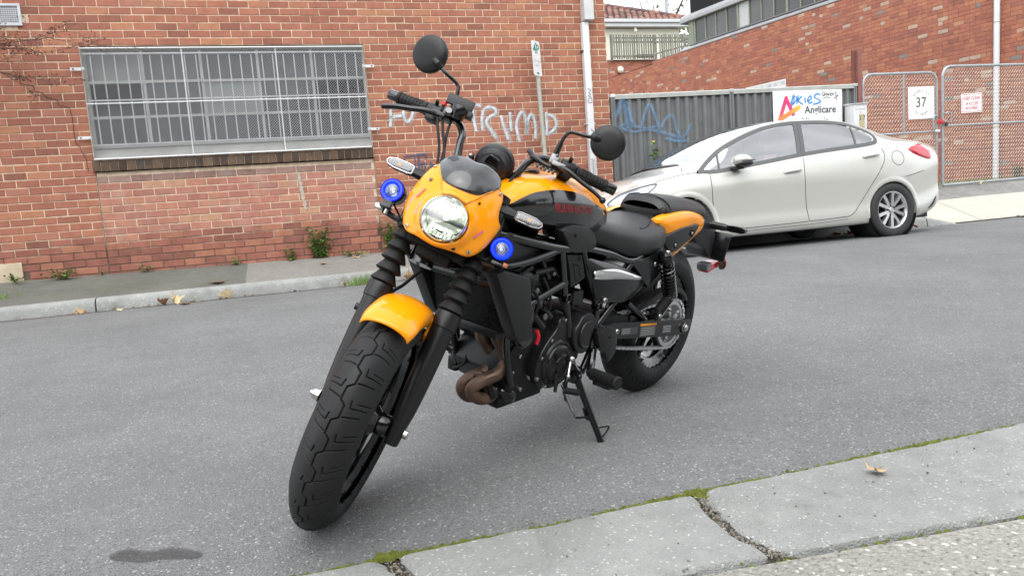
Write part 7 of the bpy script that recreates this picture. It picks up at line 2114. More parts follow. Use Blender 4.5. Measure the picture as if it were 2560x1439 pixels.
# seam piping round the rear of the rider seat
def seat_pt(x, u):
    xs = [d[0] for d in sd_]; g = lambda k: sm_interp(xs, [d[k] for d in sd_], x); W, zt, ze = g(1), g(2), g(3)
    return Vector((x, W * u, lerp(ze, zt, (1 - u ** 2) ** .8 if u < .93 else .0) if u < .93 else ze))
m = MB(); pts = []
for t in range(25):
    a = R(lerp(0, 180, t / 24)); x = .375 - .190 * math.sin(a) ; y = .135 * math.cos(a)
    xs = [d[0] for d in sd_]; g = lambda k: sm_interp(xs, [d[k] for d in sd_], x); W, zt, ze = g(1), g(2), g(3)
    u = min(.93, abs(y) / W); z = interp([0, .4, .72, .93], [zt, lerp(ze, zt, .92), lerp(ze, zt, .62), ze], u); pts.append((x, y, z + .002))
pts = [(.43, .158, .70), (.405, .158, .725)] + pts + [(.405, -.158, .725), (.43, -.158, .70)]
m.tube(spline(pts, 3), .0022, 6); m.build('stitched_seam', 'matt_black', seat)
pd_ = [(-.235, .055, .80, .79, .765, .01), (-.225, .082, .818, .80, .762, .012), (-.18, .098, .835, .81, .764, .014), (-.08, .106, .852, .822, .772, .014), (.02, .110, .864, .832, .780, .014), (.10, .110, .868, .836, .784, .014), (.145, .106, .864, .832, .786, .016), (.165, .092, .842, .818, .785, .02)]
pd_ = [(d[0], d[1], d[2] - .014, d[3] - .013, d[4] - .010, d[5]) for d in pd_]
rows = seat_rows(pd_); m = MB(); m.grid(rows)
for k in (0, -1): m.grid([rows[k][:19], rows[k][::-1][:19]])
pil = m.build('pillion_seat', 'pillion_vinyl', bike, angle=70, sub=1)
m = MB(); xs = [d[0] for d in pd_]; pts = []
for j in range(-16, 17):
    u = j / 16; x = .118; W, zt, ze = .109, .854, .823; y = W * math.sin(u * math.pi / 2) * .985; au = abs(y) / W
    pts.append((x + .018 * (1 - u * u), y, interp([0, .4, .72, .93, 1], [zt, lerp(ze, zt, .92), lerp(ze, zt, .62), ze, ze - .02], au) + .001))
m.tube(pts, .0022, 6); m.build('stitched_seam', 'matt_black', pil)

# ---------------------------------------------------------------- tail
tail = grp('tail_section')
for sg in (1, -1):
    def rib(p): return p
    outer = poly2([(.232, .778), (.10, .796), (0, .797), (-.075, .786), (-.128, .768), (-.156, .744), (-.138, .712), (-.02, .668), (.091, .622), (.131, .643), (.175, .69), (.205, .735)], 3)
    cx, cz = .04, .72; m = MB(); rows = []
    for t, dy in ((1.0, .095), (1.0, .118), (.985, .126), (.93, .131), (.6, .137), (.2, .139)):
        rows.append([(lerp(cx, x, t), sg * (dy - .04 * max(0, -x) ** 1.0), lerp(cz, z, t)) for x, z in outer])
    m.grid(rows, closed=True); m.f.append(tuple(range(len(m.v) - len(outer), len(m.v)))); m.build('tail_panel', 'orange_paint', tail, angle=40)
    inner = poly2([(.212, .712), (.15, .726), (.071, .740), (-.02, .744), (-.072, .742), (-.03, .700), (.03, .677), (.107, .648), (.158, .658), (.19, .682)], 3); cx, cz = .07, .70
    m = MB(); rows = []
    for t, dy in ((1.0, .130), (.985, .143), (.93, .147), (.3, .149)): rows.append([(lerp(cx, x, t), sg * (dy - .04 * max(0, -x)), lerp(cz, z, t)) for x, z in inner])
    m.grid(rows, closed=True); m.f.append(tuple(range(len(m.v) - len(inner), len(m.v)))); ip = m.build('side_inlay', 'plastic_grey', tail, angle=40)
    for (x, z) in ((-.006, .713), (.116, .676)):
        m = MB(); m.lathe([(.013, .001), (.013, -.004), (.010, -.006)], 16, frame((x, sg * .149, z), (0, sg, 0))); m.build('bolt_recess', 'matt_black', ip); bolt(ip, (x, sg * .148, z), (0, sg, 0), .0068, .003)
# top bridge + black tray
m = MB(); m.prism([(.2, .775), (.0, .790), (-.16, .768), (-.215, .74), (-.2, .70), (.0, .66), (.2, .66)], -.094, .094, axis='y', bev=.012); m.build('tail_tray', 'matt_black', tail)
m = MB(); rows = []
for i in range(21):
    a = R(lerp(66, 122, i / 20)); r_ = .362 + .012 * max(0, (i - 12) / 8)
    rows.append([(-.02 + r_ * math.cos(a) * 1.0, y, .323 + r_ * math.sin(a) - .03 * (y / .08) ** 2) for y in [lerp(-.082, .082, k / 12) for k in range(13)]])
m.grid(rows); m.build('rear_fender', 'plastic_black', tail, angle=60, solid=.004)
m = MB(); m.prism([(-.20, .74), (-.16, .70), (-.25, .63), (-.34, .595), (-.385, .555), (-.405, .55), (-.415, .66), (-.38, .70), (-.30, .735)], -.055, .055, axis='y', bev=.008); m.build('fender_extension', 'plastic_black', tail)
m = MB(); m.prism([(-.40, .70), (-.46, .70), (-.475, .675), (-.44, .655), (-.40, .66)], -.03, .03, axis='y', bev=.008); tlm = m.build('tail_lamp', 'satin_black', tail)
m = MB(); m.box((-.474, 0, .683), (.006, .046, .022), bev=.002); m.build('tail_lens', 'red_lens', tlm)
m = MB(); m.box((-.462, 0, .60), (.004, .20, .13), Matrix.Translation((-.462, 0, .60)) @ Matrix.Rotation(R(-18), 4, 'Y') @ Matrix.Translation((.462, 0, -.60)), bev=.001); pl = m.build('plate_holder', 'satin_black', tail)
for (y, z, nm, mk, r_) in ((.062, .515, 'reflector_disc', 'red_lens', .027),):
    T = frame((-.525, y, z), (-.75, .62, 0)); m = MB(); m.lathe([(0, .006), (r_ * .9, .005), (r_, .002), (r_, -.006)], 28, T); m.build(nm, mk, tail)
    m = MB(); m.lathe([(0, -.006), (r_ + .002, -.006), (r_ + .003, -.002), (r_ + .003, -.012), (0, -.012)], 28, T); m.build('reflector_back', 'satin_black', tail)
m = MB(); m.tube(spline([(-.47, .05, .60), (-.50, .06, .575), (-.515, .064, .54), (-.515, .064, .51)], 4), .006, 6); m.build('reflector_stay', 'chrome', tail)
m = MB(); m.box((-.44, .03, .505), (.10, .05, .03), Matrix.Translation((-.44, .03, .505)) @ Matrix.Rotation(R(10), 4, 'Y') @ Matrix.Translation((.44, -.03, -.505)), bev=.005); m.build('number_lamp', 'red_lens', tail)
m = MB(); m.box((-.40, .03, .51), (.045, .052, .032), Matrix.Translation((-.40, .03, .51)) @ Matrix.Rotation(R(10), 4, 'Y') @ Matrix.Translation((.40, -.03, -.51)), bev=.004); m.build('lamp_cover', 'lens_clear', tail)
for sg in (1, -1):
    ri = grp('rear_indicator', tail); m = MB(); rows = []
    for (y, hx, hz, x, z) in ((.05, .018, .018, -.375, .705), (.10, .017, .017, -.378, .703), (.125, .013, .014, -.380, .702)): rows.append([(x + hx * math.cos(u), sg * y, z + hz * math.sin(u)) for u in [R(45 * k + 22) for k in range(8)]])
    m.grid(rows, closed=True); m.build('stalk', 'plastic_black', ri, angle=20)
    m = MB(); m.prism([(sg * y, .702 + z) for y, z in [(.122, .0125), (.14, .0155), (.19, .0155), (.21, .006), (.208, -.008), (.19, -.0135), (.14, -.0135), (.122, -.010)]], -.392, -.368, axis='x', bev=.002); m.build('lens', 'gloss_black', ri, angle=25)

# ---------------------------------------------------------------- rear wheel, chain, swingarm, shocks
RW = Matrix.Translation((-.018, 0, RRr - .002)); rw = grp('rear_wheel')
tyre('tyre', RRr, .078, .2032, rw, RW, [(10, 60, 34, 68, 1.1), (44, 55, 66, 66, 1.1), (10, -60, 34, -68, 1.1)], 500)
wheel_metal(rw, RW, .2032, .056, 5, .085)
m = MB(); n_t = 42
pr_ = []
for k in range(n_t * 4):
    a = 2 * math.pi * k / (n_t * 4); r_ = .107 if k % 4 in (0, 1) else .099
    pr_.append((r_ * math.cos(a), r_ * math.sin(a)))
T = RW @ Matrix.Translation((0, .098, 0))
m.prism(pr_, -.003, .003, axis='y', M=T); bm = None
spk = m.build('sprocket', 'alu_dark', rw, smooth=False)
m = MB(); m.lathe([(.082, .0035), (.098, .0035), (.098, .0045), (.082, .0045)], 48, T @ YT, closed_prof=True)
for k in range(5): a = R(72 * k); m.prism([(.030 * math.cos(a - .35), .030 * math.sin(a - .35)), (.078 * math.cos(a - .12), .078 * math.sin(a - .12)), (.078 * math.cos(a + .12), .078 * math.sin(a + .12)), (.030 * math.cos(a + .35), .030 * math.sin(a + .35))], .0035, .0045, axis='y', M=T)
m.build('sprocket_face', 'chain_steel', spk, smooth=False)
for k in range(5): bolt(spk, (RW @ Vector((.066 * math.cos(R(72 * k)), .104, .066 * math.sin(R(72 * k))))), (0, 1, 0), .007, .005)
m = MB(); m.lathe([(.075, -.0025), (.118, -.0025), (.118, .0025), (.075, .0025)], 48, RW @ Matrix.Translation((0, -.09, 0)) @ YT, closed_prof=True); m.build('brake_disc', 'satin_black', rw)
# chain: plates along the path
cpath = []
c0, r0 = Vector((-.018, .098, .321)), .104; c1, r1 = Vector((.62, .098, .395)), .034
dx = c1 - c0; ang = math.atan2(dx.z, dx.x); sp_ = math.asin((r0 - r1) / dx.length)
a_t = ang + math.pi / 2 - sp_; a_b = ang - math.pi / 2 + sp_
N_ = 60
for i in range(N_ + 1):     # top run front->rear
    t = i / N_; p = (c1 + Vector((math.cos(a_t), 0, math.sin(a_t))) * r1).lerp(c0 + Vector((math.cos(a_t), 0, math.sin(a_t))) * r0, t); cpath.append(p)
aa = a_t
while aa < a_b + 2 * math.pi: cpath.append(c0 + Vector((math.cos(aa), 0, math.sin(aa))) * r0); aa += .04
for i in range(N_ + 1):
    t = i / N_; p = (c0 + Vector((math.cos(a_b), 0, math.sin(a_b))) * r0).lerp(c1 + Vector((math.cos(a_b), 0, math.sin(a_b))) * r1, t); p.z -= .010 * math.sin(math.pi * t); cpath.append(p)
aa = a_b
while aa < a_t: cpath.append(c1 + Vector((math.cos(aa), 0, math.sin(aa))) * r1); aa += .1
ds = [0]
for a, b in zip(cpath, cpath[1:]): ds.append(ds[-1] + (b - a).length)
def cp(s):
    s = s % ds[-1]
    import bisect
    i = min(len(ds) - 2, max(0, bisect.bisect_right(ds, s) - 1)); t = (s - ds[i]) / max(1e-9, ds[i + 1] - ds[i]); return cpath[i].lerp(cpath[i + 1], t)
m = MB(); pit = .0159; k = 0
while k * pit < ds[-1]:
    a, b = cp(k * pit), cp((k + 1) * pit); d = (b - a).normalized(); up = Vector((-d.z, 0, d.x)); yy = .0085 if k % 2 else .0062
    mid = (a + b) / 2
    pts = []
    for (u, w) in ((-1.30, 0), (-1.05, .62), (-.6, .72), (0, .46), (.6, .72), (1.05, .62), (1.30, 0), (1.05, -.62), (.6, -.72), (0, -.46), (-.6, -.72), (-1.05, -.62)): pts.append(mid + d * u * pit * .5 + up * w * .0085)
    for sg in (1, -1):
        o = len(m.v); m.v += [tuple(p + Vector((0, sg * yy, 0))) for p in pts] + [tuple(p + Vector((0, sg * (yy + .0018), 0))) for p in pts]
        m.f.append(tuple(o + i for i in range(12))); m.f.append(tuple(o + 12 + i for i in range(12)))
        for i in range(12): m.f.append((o + i, o + (i + 1) % 12, o + 12 + (i + 1) % 12, o + 12 + i))
    m.cyl(a + Vector((0, -.010, 0)), a + Vector((0, .0108, 0)), .0036, 8); k += 1
cho = m.build('chain', 'chain_steel', bike, smooth=False, weld=False); cho['kind'] = 'stuff'
swa = grp('swingarm')
for sg in (1, -1):
    pts = [(.62, .432), (.51, .432), (.36, .410), (.10, .372), (-.03, .352), (-.075, .345), (-.085, .320), (-.06, .296), (.0, .290), (.15, .312), (.35, .344), (.493, .368), (.60, .372)]
    m = MB(); m.prism(pts, sg * .128, sg * .163, axis='y', bev=.004); am = m.build('arm', 'satin_black', swa, angle=25)
    if sg > 0:
        bolt(am, (.486, .163, .396), (0, 1, 0), .010, .004)
        def lab(x0, z0, x1, z1, mk, y=.1638):
            m = MB(); sl = .13; m.add([(x0, y, z0), (x1, y, z0 + (x1 - x0) * sl), (x1, y, z1 + (x1 - x0) * sl), (x0, y, z1)], [(0, 1, 2, 3)]); return m.build('label', mk, am, smooth=False)
        lab(.462, .376, .345, .405, 'label_grey'); lab(.33, .346, .21, .392, 'label_grey'); lab(.33, .388, .21, .397, 'label_orange', .1642); lab(.16, .328, .085, .362, 'label_grey')
        for i in range(5): lab(.322, .350 + i * .0068, .22, .353 + i * .0068, 'label_text', .1644)
        for i in range(3): lab(.455, .382 + i * .007, .40, .385 + i * .007, 'label_text', .1644)
        for i in range(3): lab(.153, .332 + i * .010, .092, .337 + i * .010, 'label_text', .1644)
    m = MB(); T = frame((-.018, sg * .163, .321), (0, sg, 0)); m.lathe([(.024, 0), (.024, .004), (.020, .006)], 20, T); m.build('axle_washer', 'satin_black', am)
    m = MB(); m.lathe([(0, .016), (.009, .016), (.009, .013), (.0145, .012), (.0155, .010), (.0155, .003), (.019, .002), (.019, 0)], 6, frame((-.018, sg * .166, .321), (0, sg, 0))); m.build('axle_nut', 'steel_bolt', am, angle=20)
m = MB(); m.prism([(.63, .46), (.45, .445), (.38, .43), (.38, .36), (.50, .35), (.63, .355)], -.14, .14, axis='y', bev=.008); m.build('pivot_section', 'matt_black', swa)
m = MB(); m.prism(poly2([(.30, .455), (.20, .474), (.10, .486), (.02, .488), (-.045, .468), (-.09, .425), (-.078, .416), (-.04, .450), (.02, .466), (.10, .462), (.30, .428)], 3), .085, .128, axis='y', bev=.003); m.build('chain_guard', 'plastic_black', swa, angle=30)
m = MB(); m.box((.30, 0, .40), (.10, .26, .05), bev=.012); m.build('cross_brace', 'satin_black', swa)
for sg in (1, -1):
    sh_ = grp('shock_absorber'); y = sg * .172
    topp, bot = Vector((.226, y, .655)), Vector((.148, y, .482)); low2 = Vector((.240, y, .420))
    d = (bot - topp); L_ = d.length; T = frame(topp, d)
    m = MB(); m.lathe([(0, -.012), (.012, -.012), (.020, -.004), (.026, .004), (.027, .020), (.024, .026), (.020, .030)], 26, T); m.build('top_cap', 'satin_black', sh_)
    m = MB(); m.lathe([(.016, .02), (.0165, L_ + .01), (.0, L_ + .01)], 20, T); m.build('damper', 'gloss_black', sh_)
    m = MB(); pts = []; turns = 11
    for i in range(turns * 16 + 1):
        u = i / (turns * 16); z = .024 + (L_ - .020) * (u ** .72); a = 2 * math.pi * turns * u; pts.append(T @ Vector((.0245 * math.cos(a), .0245 * math.sin(a), z)))
    m.tube(pts, .0042, 8); m.build('spring', 'gloss_black', sh_)
    d2 = low2 - bot; T2_ = frame(bot + d2 * .05, d2); L2_ = d2.length; prof = [(.0, -.004), (.020, -.004)]
    for i in range(11):
        z = .0 + i * (L2_ * .80) / 11; prof += [(.0175, z), (.0205, z + .002), (.0205, z + .005), (.0175, z + .0068)]
    prof += [(.018, L2_ * .84), (0, L2_ * .84)]
    m = MB(); m.lathe(prof, 24, T2_); m.build('lower_boot', 'rubber', sh_, angle=40)
    m = MB(); m.box(low2, (.038, .036, .036), bev=.006); clv = m.build('lower_clevis', 'satin_black', sh_)
    bolt(clv, low2 + Vector((0, sg * .018, 0)), (0, sg, 0), .0085, .004, head=False)
    bolt(sh_, topp + Vector((.006, sg * .012, .01)), (0, sg, 0), .008, .006)
    m = MB(); m.cyl(topp + Vector((0, -sg * .05, 0)), topp + Vector((0, sg * .012, 0)), .010, 12); m.build('top_stud', 'satin_black', sh_)

# ---------------------------------------------------------------- frame
frm = grp('frame')
for sg in (1, -1):
    y = sg * .135
    tubes = [[(1.235, sg * .03, .80), (1.12, sg * .085, .792), (.95, sg * .125, .752), (.83, y, .728), (.70, y, .716)],
             [(1.235, sg * .03, .70), (1.10, sg * .12, .692), (.95, y, .706), (.828, y, .728)],
             [(.830, y, .728), (.808, y, .65), (.786, y, .565)], [(.982, y, .560), (.90, y, .583), (.815, y, .605), (.79, y, .613)],
             [(.715, y, .712), (.66, y, .61), (.60, y, .508), (.595, y, .42), (.602, y, .345), (.645, y, .265)],
             [(.70, y, .716), (.55, y, .683), (.39, y, .644), (.20, sg * .115, .70), (-.05, sg * .09, .735), (-.20, sg * .075, .73)],
             [(1.0, y, .57), (1.04, sg * .12, .46), (1.0, sg * .12, .30)], [(.486, y, .50), (.568, y, .44), (.60, y, .41)], [(.40, y, .485), (.256, y, .392)], [(.60, y, .50), (.50, y, .56), (.39, y, .644)],
             [(.786, y, .565), (.755, y, .48), (.74, y, .42)]]
    for P in tubes:
        m = MB(); m.tube(spline(P, 6) if len(P) > 2 else P, .0125 if len(P) != 5 else .016, 12); m.build('tube', 'frame_black', frm)
    for (x, z) in ((.784, .560), (.597, .503), (.592, .402), (.60, .34), (.60, .29)):
        m = MB(); m.lathe([(.011, .012), (.0135, .014), (.0155, .012), (.0155, -.015)], 18, frame((x, y + sg * .004, z), (0, sg, 0))); m.lathe([(0, .003), (.0115, .003)], 18, frame((x, y + sg * .004, z), (0, sg, 0))); m.build('tube_boss', 'frame_black', frm)
bolt(frm, (.592, .148, .402), (0, 1, 0), .009, .005)
m = MB(); m.cyl((1.225, 0, .83), (1.30, 0, .70), .036, 16); m.build('head_tube', 'frame_black', frm)
# left-hand covers
def cover(name, poly, y0, y1, mk, par, sm=3, sg=1, dome=.006, label=None):
    pts = poly2(poly, sm) if sm else poly; cx = sum(p[0] for p in pts) / len(pts); cz = sum(p[1] for p in pts) / len(pts); m = MB(); rows = []
    for t, yy in ((1.0, y0), (1.0, y1 - .006), (.985, y1 - .002), (.955, y1), (.6, y1 + dome * .8), (.2, y1 + dome)): rows.append([(lerp(cx, x, t), sg * yy, lerp(cz, z, t)) for x, z in pts])
    m.grid(rows, closed=True); m.f.append(tuple(range(len(m.v) - len(pts), len(m.v))))
    return m.build(name, mk, par, angle=32)
for sg in (1, -1):
    bc = cover('pivot_cover', [(.856, .788), (.835, .797), (.807, .801), (.76, .797), (.706, .783), (.675, .762), (.661, .735), (.666, .716), (.714, .710), (.76, .708), (.797, .716), (.825, .755)], .10, .152, 'plastic_grey', bike, 2, sg, .004)
    if sg > 0: bolt(bc, (.791, .157, .770), (0, 1, 0), .006, .002, 'matt_black')
    mbk = cover('frame_bracket', [(.812, .708), (.775, .704), (.729, .699), (.712, .66), (.697, .618), (.735, .602), (.772, .592), (.783, .64)], .115, .146, 'engine_satin', bike, 0, sg, .0)
    cover('bracket_pocket', [(.775, .676), (.745, .668), (.722, .622), (.752, .612)], .1455, .1475, 'matt_black', mbk, 0, sg, -.004)
    if sg > 0: bolt(mbk, (.742, .147, .689), (0, 1, 0), .008, .002, 'matt_black')
    sc = cover('side_cover', [(.702, .680), (.62, .668), (.52, .645), (.43, .615), (.356, .585), (.313, .556), (.345, .522), (.435, .494), (.52, .505), (.612, .524), (.66, .60)], .09, .150, 'satin_black', bike, 3, sg, .014)
    cover('chrome_inlay', [(.662, .638), (.60, .639), (.53, .631), (.44, .606), (.375, .585), (.350, .577), (.375, .573), (.50, .590), (.645, .608), (.66, .618)], .156, .1625, 'chrome', sc, 3, sg, .005)
    if sg > 0: bolt(sc, (.583, .160, .526), (0, 1, 0), .0105, .004); bolt(sc, (.56, .155, .500), (0, 1, 0), .006, .004, 'alu_dark')
    rp_ = cover('subframe_plate', [(.43, .652), (.37, .645), (.285, .653), (.24, .668), (.20, .69), (.19, .64), (.20, .578), (.24, .552), (.281, .527), (.33, .57), (.385, .612)], .11, .146, 'satin_black', bike, 2, sg, .003)
    if sg > 0: bolt(rp_, (.254, .150, .616), (0, 1, 0), .0095, .003)
    cover('radiator_side_panel', [(1.12, .77), (1.06, .793), (.95, .768), (.862, .742), (.82, .728), (.95, .712), (1.085, .697)], .095, .118, 'plastic_grey', bike, 0, sg, .002)

# ---------------------------------------------------------------- radiator
rad = grp('radiator')
def RP(y, t, d=0.0):      # t 0 bottom .. 1 top
    return Vector((lerp(1.072, 1.116, t) + d, y, lerp(.498, .640, t)))
m = MB()
for i in range(48):
    t = (i + .5) / 48; p = RP(0, t, .006); m.box(p, (.016, .29, .0012))
m.build('core_fins', 'engine_satin', rad, smooth=False)
m = MB(); m.add([RP(-.15, 0), RP(.15, 0), RP(.15, 1), RP(-.15, 1)], [(0, 1, 2, 3)]); m.build('core', 'rad_core', rad, smooth=False)
for sg in (1, -1):
    m = MB(); prof = [(1.195, .702), (1.16, .708), (1.045, .672), (1.012, .480), (1.075, .478), (1.092, .50)]
    m.prism(prof, sg * .148, sg * .200, axis='y', bev=.008); m.prism([(1.19, .70), (1.165, .705), (1.10, .665), (1.115, .635)], sg * .10, sg * .150, axis='y', bev=.004); so_ = m.build('shroud', 'plastic_black', rad, angle=25)
    if sg > 0: bolt(so_, (1.158, .13, .700), (.3, 0, 1), .008, .003, 'matt_black')
m = MB(); m.box(RP(.02, -.07, .008), (.05, .22, .028), bev=.006); m.build('lower_guard', 'plastic_black', rad)
m = MB(); m.box(RP(0, 1.05, 0), (.05, .30, .022), bev=.006); m.build('top_tank', 'satin_black', rad)
m = MB(); m.tube(spline([(1.06, .17, .655), (1.02, .165, .665), (.99, .15, .63), (1.0, .13, .58)], 5), .016, 12); m.build('coolant_hose', 'rubber', rad)

# ---------------------------------------------------------------- engine and exhaust
eng = grp('engine')
m = MB(); m.prism([(1.0, .275), (1.025, .335), (1.0, .40), (.955, .46), (.90, .51), (.78, .51), (.69, .47), (.625, .42), (.625, .31), (.70, .262), (.80, .238), (.92, .235)], -.115, .105, axis='y', bev=.01); m.build('crankcase', 'engine_black', eng, angle=28)
m = MB(); m.prism([(1.01, .42), (1.055, .56), (1.03, .645), (.93, .68), (.87, .60), (.84, .49)], -.115, .11, axis='y', bev=.01); m.build('cylinder_block', 'engine_black', eng, angle=28)
m = MB(); m.prism([(1.03, .64), (1.0, .70), (.90, .70), (.88, .655), (.93, .665)], -.105, .10, axis='y', bev=.012); m.build('head_cover', 'engine_satin', eng, angle=28)
for i in range(5):
    m = MB(); m.box((.965 + i * .004, .0, .47 + i * .026), (.15, .232, .006), Matrix.Identity(4)); m.build('fin', 'engine_black', eng, smooth=False)
gc = cover('generator_cover', [(.855, .262), (.80, .250), (.745, .275), (.715, .33), (.722, .39), (.738, .44), (.752, .487), (.775, .497), (.800, .487), (.815, .455), (.85, .425), (.885, .385), (.905, .34), (.895, .295)], .09, .138, 'engine_satin', eng, 3, 1, .002)
m = MB(); T = frame((.797, .138, .338), (0, 1, 0)); m.lathe([(.083, -.01), (.081, .004), (.076, .010), (.070, .011), (.066, .009), (.063, .014), (.056, .018), (.046, .0185), (.044, .015), (.024, .0155), (.022, .0185), (0, .0185)], 48, T); m.build('generator_dome', 'engine_satin', gc, angle=25)
m = MB(); m.lathe([(0, .022), (.012, .022), (.013, .018)], 20, frame((.823, .14, .377), (0, 1, 0))); m.lathe([(0, .0195), (.026, .0195), (.027, .016)], 28, frame((.790, .138, .322), (0, 1, 0))); m.box((.790, .1585, .322), (.022, .001, .003)); m.build('inspection_cap', 'engine_black', gc, angle=25)
for (x, z) in ((.777, .483), (.840, .424), (.884, .372), (.898, .305), (.852, .268), (.79, .256), (.742, .283), (.722, .345), (.736, .43)): bolt(gc, (x, .140, z), (0, 1, 0), .0062, .006, 'steel_bolt' if z > .4 or x > .84 else 'alu_dark')
scv = cover('sprocket_cover', [(.70, .485), (.675, .492), (.645, .488), (.628, .470), (.624, .44), (.64, .40), (.655, .358), (.69, .352), (.722, .372), (.740, .41), (.735, .445), (.715, .468)], .10, .158, 'plastic_black', eng, 3, 1, .003)
m = MB(); m.tube(spline([(.665, .163, .465), (.695, .163, .455), (.712, .163, .42), (.700, .163, .385), (.665, .163, .375)], 5), .006, 8); m.build('cover_rib', 'plastic_black', scv)
m = MB(); m.prism(poly2([(.62, .415), (.575, .424), (.515, .418), (.492, .368), (.496, .322), (.535, .292), (.56, .33), (.60, .36)], 2), .145, .172, axis='y', bev=.005); hp = m.build('heel_plate', 'engine_satin', bike, angle=28)
bolt(hp, (.545, .172, .39), (0, 1, 0), .006, .002, 'matt_black')
# water pump / filter area on the front left
m = MB(); T = frame((.963, .112, .452), (.25, 1, .12)); m.lathe([(0, .030), (.024, .030), (.028, .026), (.030, .018), (.034, .014), (.034, -.02)], 30, T); m.build('thermostat_cover', 'gloss_black', eng, angle=25)
m = MB(); m.tube(spline([(.925, .142, .475), (.918, .146, .455), (.922, .144, .43)], 4), .007, 8); m.build('red_clip', 'red_paint', eng)
m = MB(); m.lathe([(0, .055), (.030, .055), (.036, .050), (.036, -.02), (.04, -.03)], 28, frame((1.0, .045, .285), (.9, .35, -.25))); m.build('oil_filter', 'gloss_black', eng)
m = MB(); m.prism([(.985, .57), (.955, .578), (.925, .55), (.945, .49), (.965, .475)], .115, .138, axis='y', bev=.005); pm_ = m.build('engine_mount', 'frame_black', eng); bolt(pm_, (.953, .139, .556), (0, 1, 0), .009, .005, 'alu_dark')
m = MB(); m.box((.90, 0, .225), (.22, .16, .035), bev=.012); m.build('sump', 'engine_black', eng)
for (x, y, z, n) in ((.90, .108, .30, (0, 1, 0)), (.94, .108, .27, (0, 1, 0)), (.985, .108, .335, (0, 1, 0)), (.955, .108, .385, (0, 1, 0)), (.72, .108, .28, (0, 1, 0)), (.86, .07, .238, (0, .3, -1))): bolt(eng, (x, y, z), n, .007, .006, 'steel_bolt')
# dark mass of airbox, injectors and wiring between tank and engine
m = MB(); m.prism([(1.02, .70), (.98, .76), (.70, .72), (.66, .60), (.69, .52), (.86, .60)], -.095, .095, axis='y', bev=.015); m.build('airbox', 'matt_black', eng)
m = MB()
for (p, q, r_) in (((.93, .115, .655), (.85, .12, .66), .010), ((.89, .11, .69), (.86, .12, .63), .008), ((.83, .11, .66), (.80, .12, .62), .007), ((.96, .12, .60), (.90, .125, .545), .012), ((.88, .12, .54), (.84, .125, .50), .011), ((.92, .115, .52), (.87, .12, .47), .013), ((.74, .11, .56), (.69, .12, .52), .012), ((1.0, .11, .66), (.94, .13, .635), .009)): m.cyl(p, q, r_, 10)
m.box((.86, .105, .70), (.05, .03, .03), bev=.005); m.box((.955, .12, .64), (.07, .02, .03), bev=.005); m.box((.70, .11, .545), (.06, .04, .05), bev=.008); tb_ = m.build('throttle_bodies', 'plastic_black', eng); tb_['kind'] = 'stuff'
m = MB()
for (p, r_) in (((.875, .128, .508), .010), ((.905, .125, .563), .011), ((.85, .128, .645), .006), ((.925, .126, .60), .009)): m.lathe([(0, .008), (r_, .006), (r_, -.01)], 10, frame(p, (.1, 1, .2)))
m.build('hose_fittings', 'alu_dark', eng)
m = MB()
for P in ([(1.0, .12, .63), (.95, .145, .60), (.93, .14, .55), (.94, .13, .50)], [(.90, .13, .64), (.87, .14, .58), (.86, .135, .53)], [(.80, .125, .56), (.77, .14, .50), (.755, .135, .46)], [(.98, -.10, .38), (1.03, -.06, .33), (1.02, -.12, .29)]): m.tube(spline(P, 5), .005, 8)
wl_ = m.build('wiring_loom', 'rubber', eng); wl_['kind'] = 'stuff'
ex = grp('exhaust')
P1 = spline([(1.0, .0, .50), (1.025, .0, .445), (1.0, .010, .402), (.982, .028, .358), (1.015, .024, .324), (1.065, -.006, .296), (1.082, -.012, .270), (1.055, -.006, .238), (.99, .01, .235), (.93, .02, .235)], 6)
P2 = spline([(1.0, .075, .51), (1.022, .062, .46), (1.002, .075, .412), (.99, .081, .370), (1.02, .083, .336), (1.072, .052, .308), (1.092, .038, .280), (1.065, .052, .252), (1.0, .05, .245), (.94, .035, .238)], 6)
m = MB(); m.tube(P1, .0215, 16); m.build('header', 'header_pipe', ex); m = MB(); m.tube(P2, .0215, 16); m.build('header', 'header_pipe', ex)
m = MB(); m.tube(spline([(1.01, .03, .245), (.96, .03, .24), (.90, .0, .235), (.80, -.06, .225), (.6, -.13, .235)], 5), [.030 + .006 * min(1, i / 4) for i in range(21)], 16); m.build('collector', 'header_pipe', ex)
m = MB(); m.cyl((1.055, .015, .318), (1.05, .045, .325), .012, 10); m.build('link_pipe', 'header_pipe', ex)
m = MB(); m.tube(spline([(.6, -.13, .235), (.4, -.19, .27), (.1, -.22, .31), (-.25, -.23, .36)], 5), [.036] * 5 + [.048] * 11, 18); m.build('muffler', 'satin_black', ex)
m = MB(); m.lathe([(0, .045), (.035, .045), (.042, .035), (.042, -.03)], 24, frame((.955, .055, .262), (.7, .5, -.45))); m.build('sump_plug_boss', 'gloss_black', eng)
m = MB(); m.tube(spline([(1.06, -.12, .49), (1.0, -.14, .42), (1.0, -.14, .36)], 5), .014, 10); m.box((.98, -.13, .36), (.08, .05, .06), bev=.01); m.box((.99, -.135, .30), (.05, .04, .05), bev=.008); m.build('water_pump', 'engine_black', eng)
m = MB(); m.tube(spline([ST @ Vector((-.02, -.05, .52)), Vector((1.14, -.14, .66)), Vector((1.22, -.15, .60)), ST @ Vector((-.01, -.09, .31)), ST @ Vector((0, -.095, .10))], 8), .0055, 8); m.build('brake_hose', 'rubber', bike)

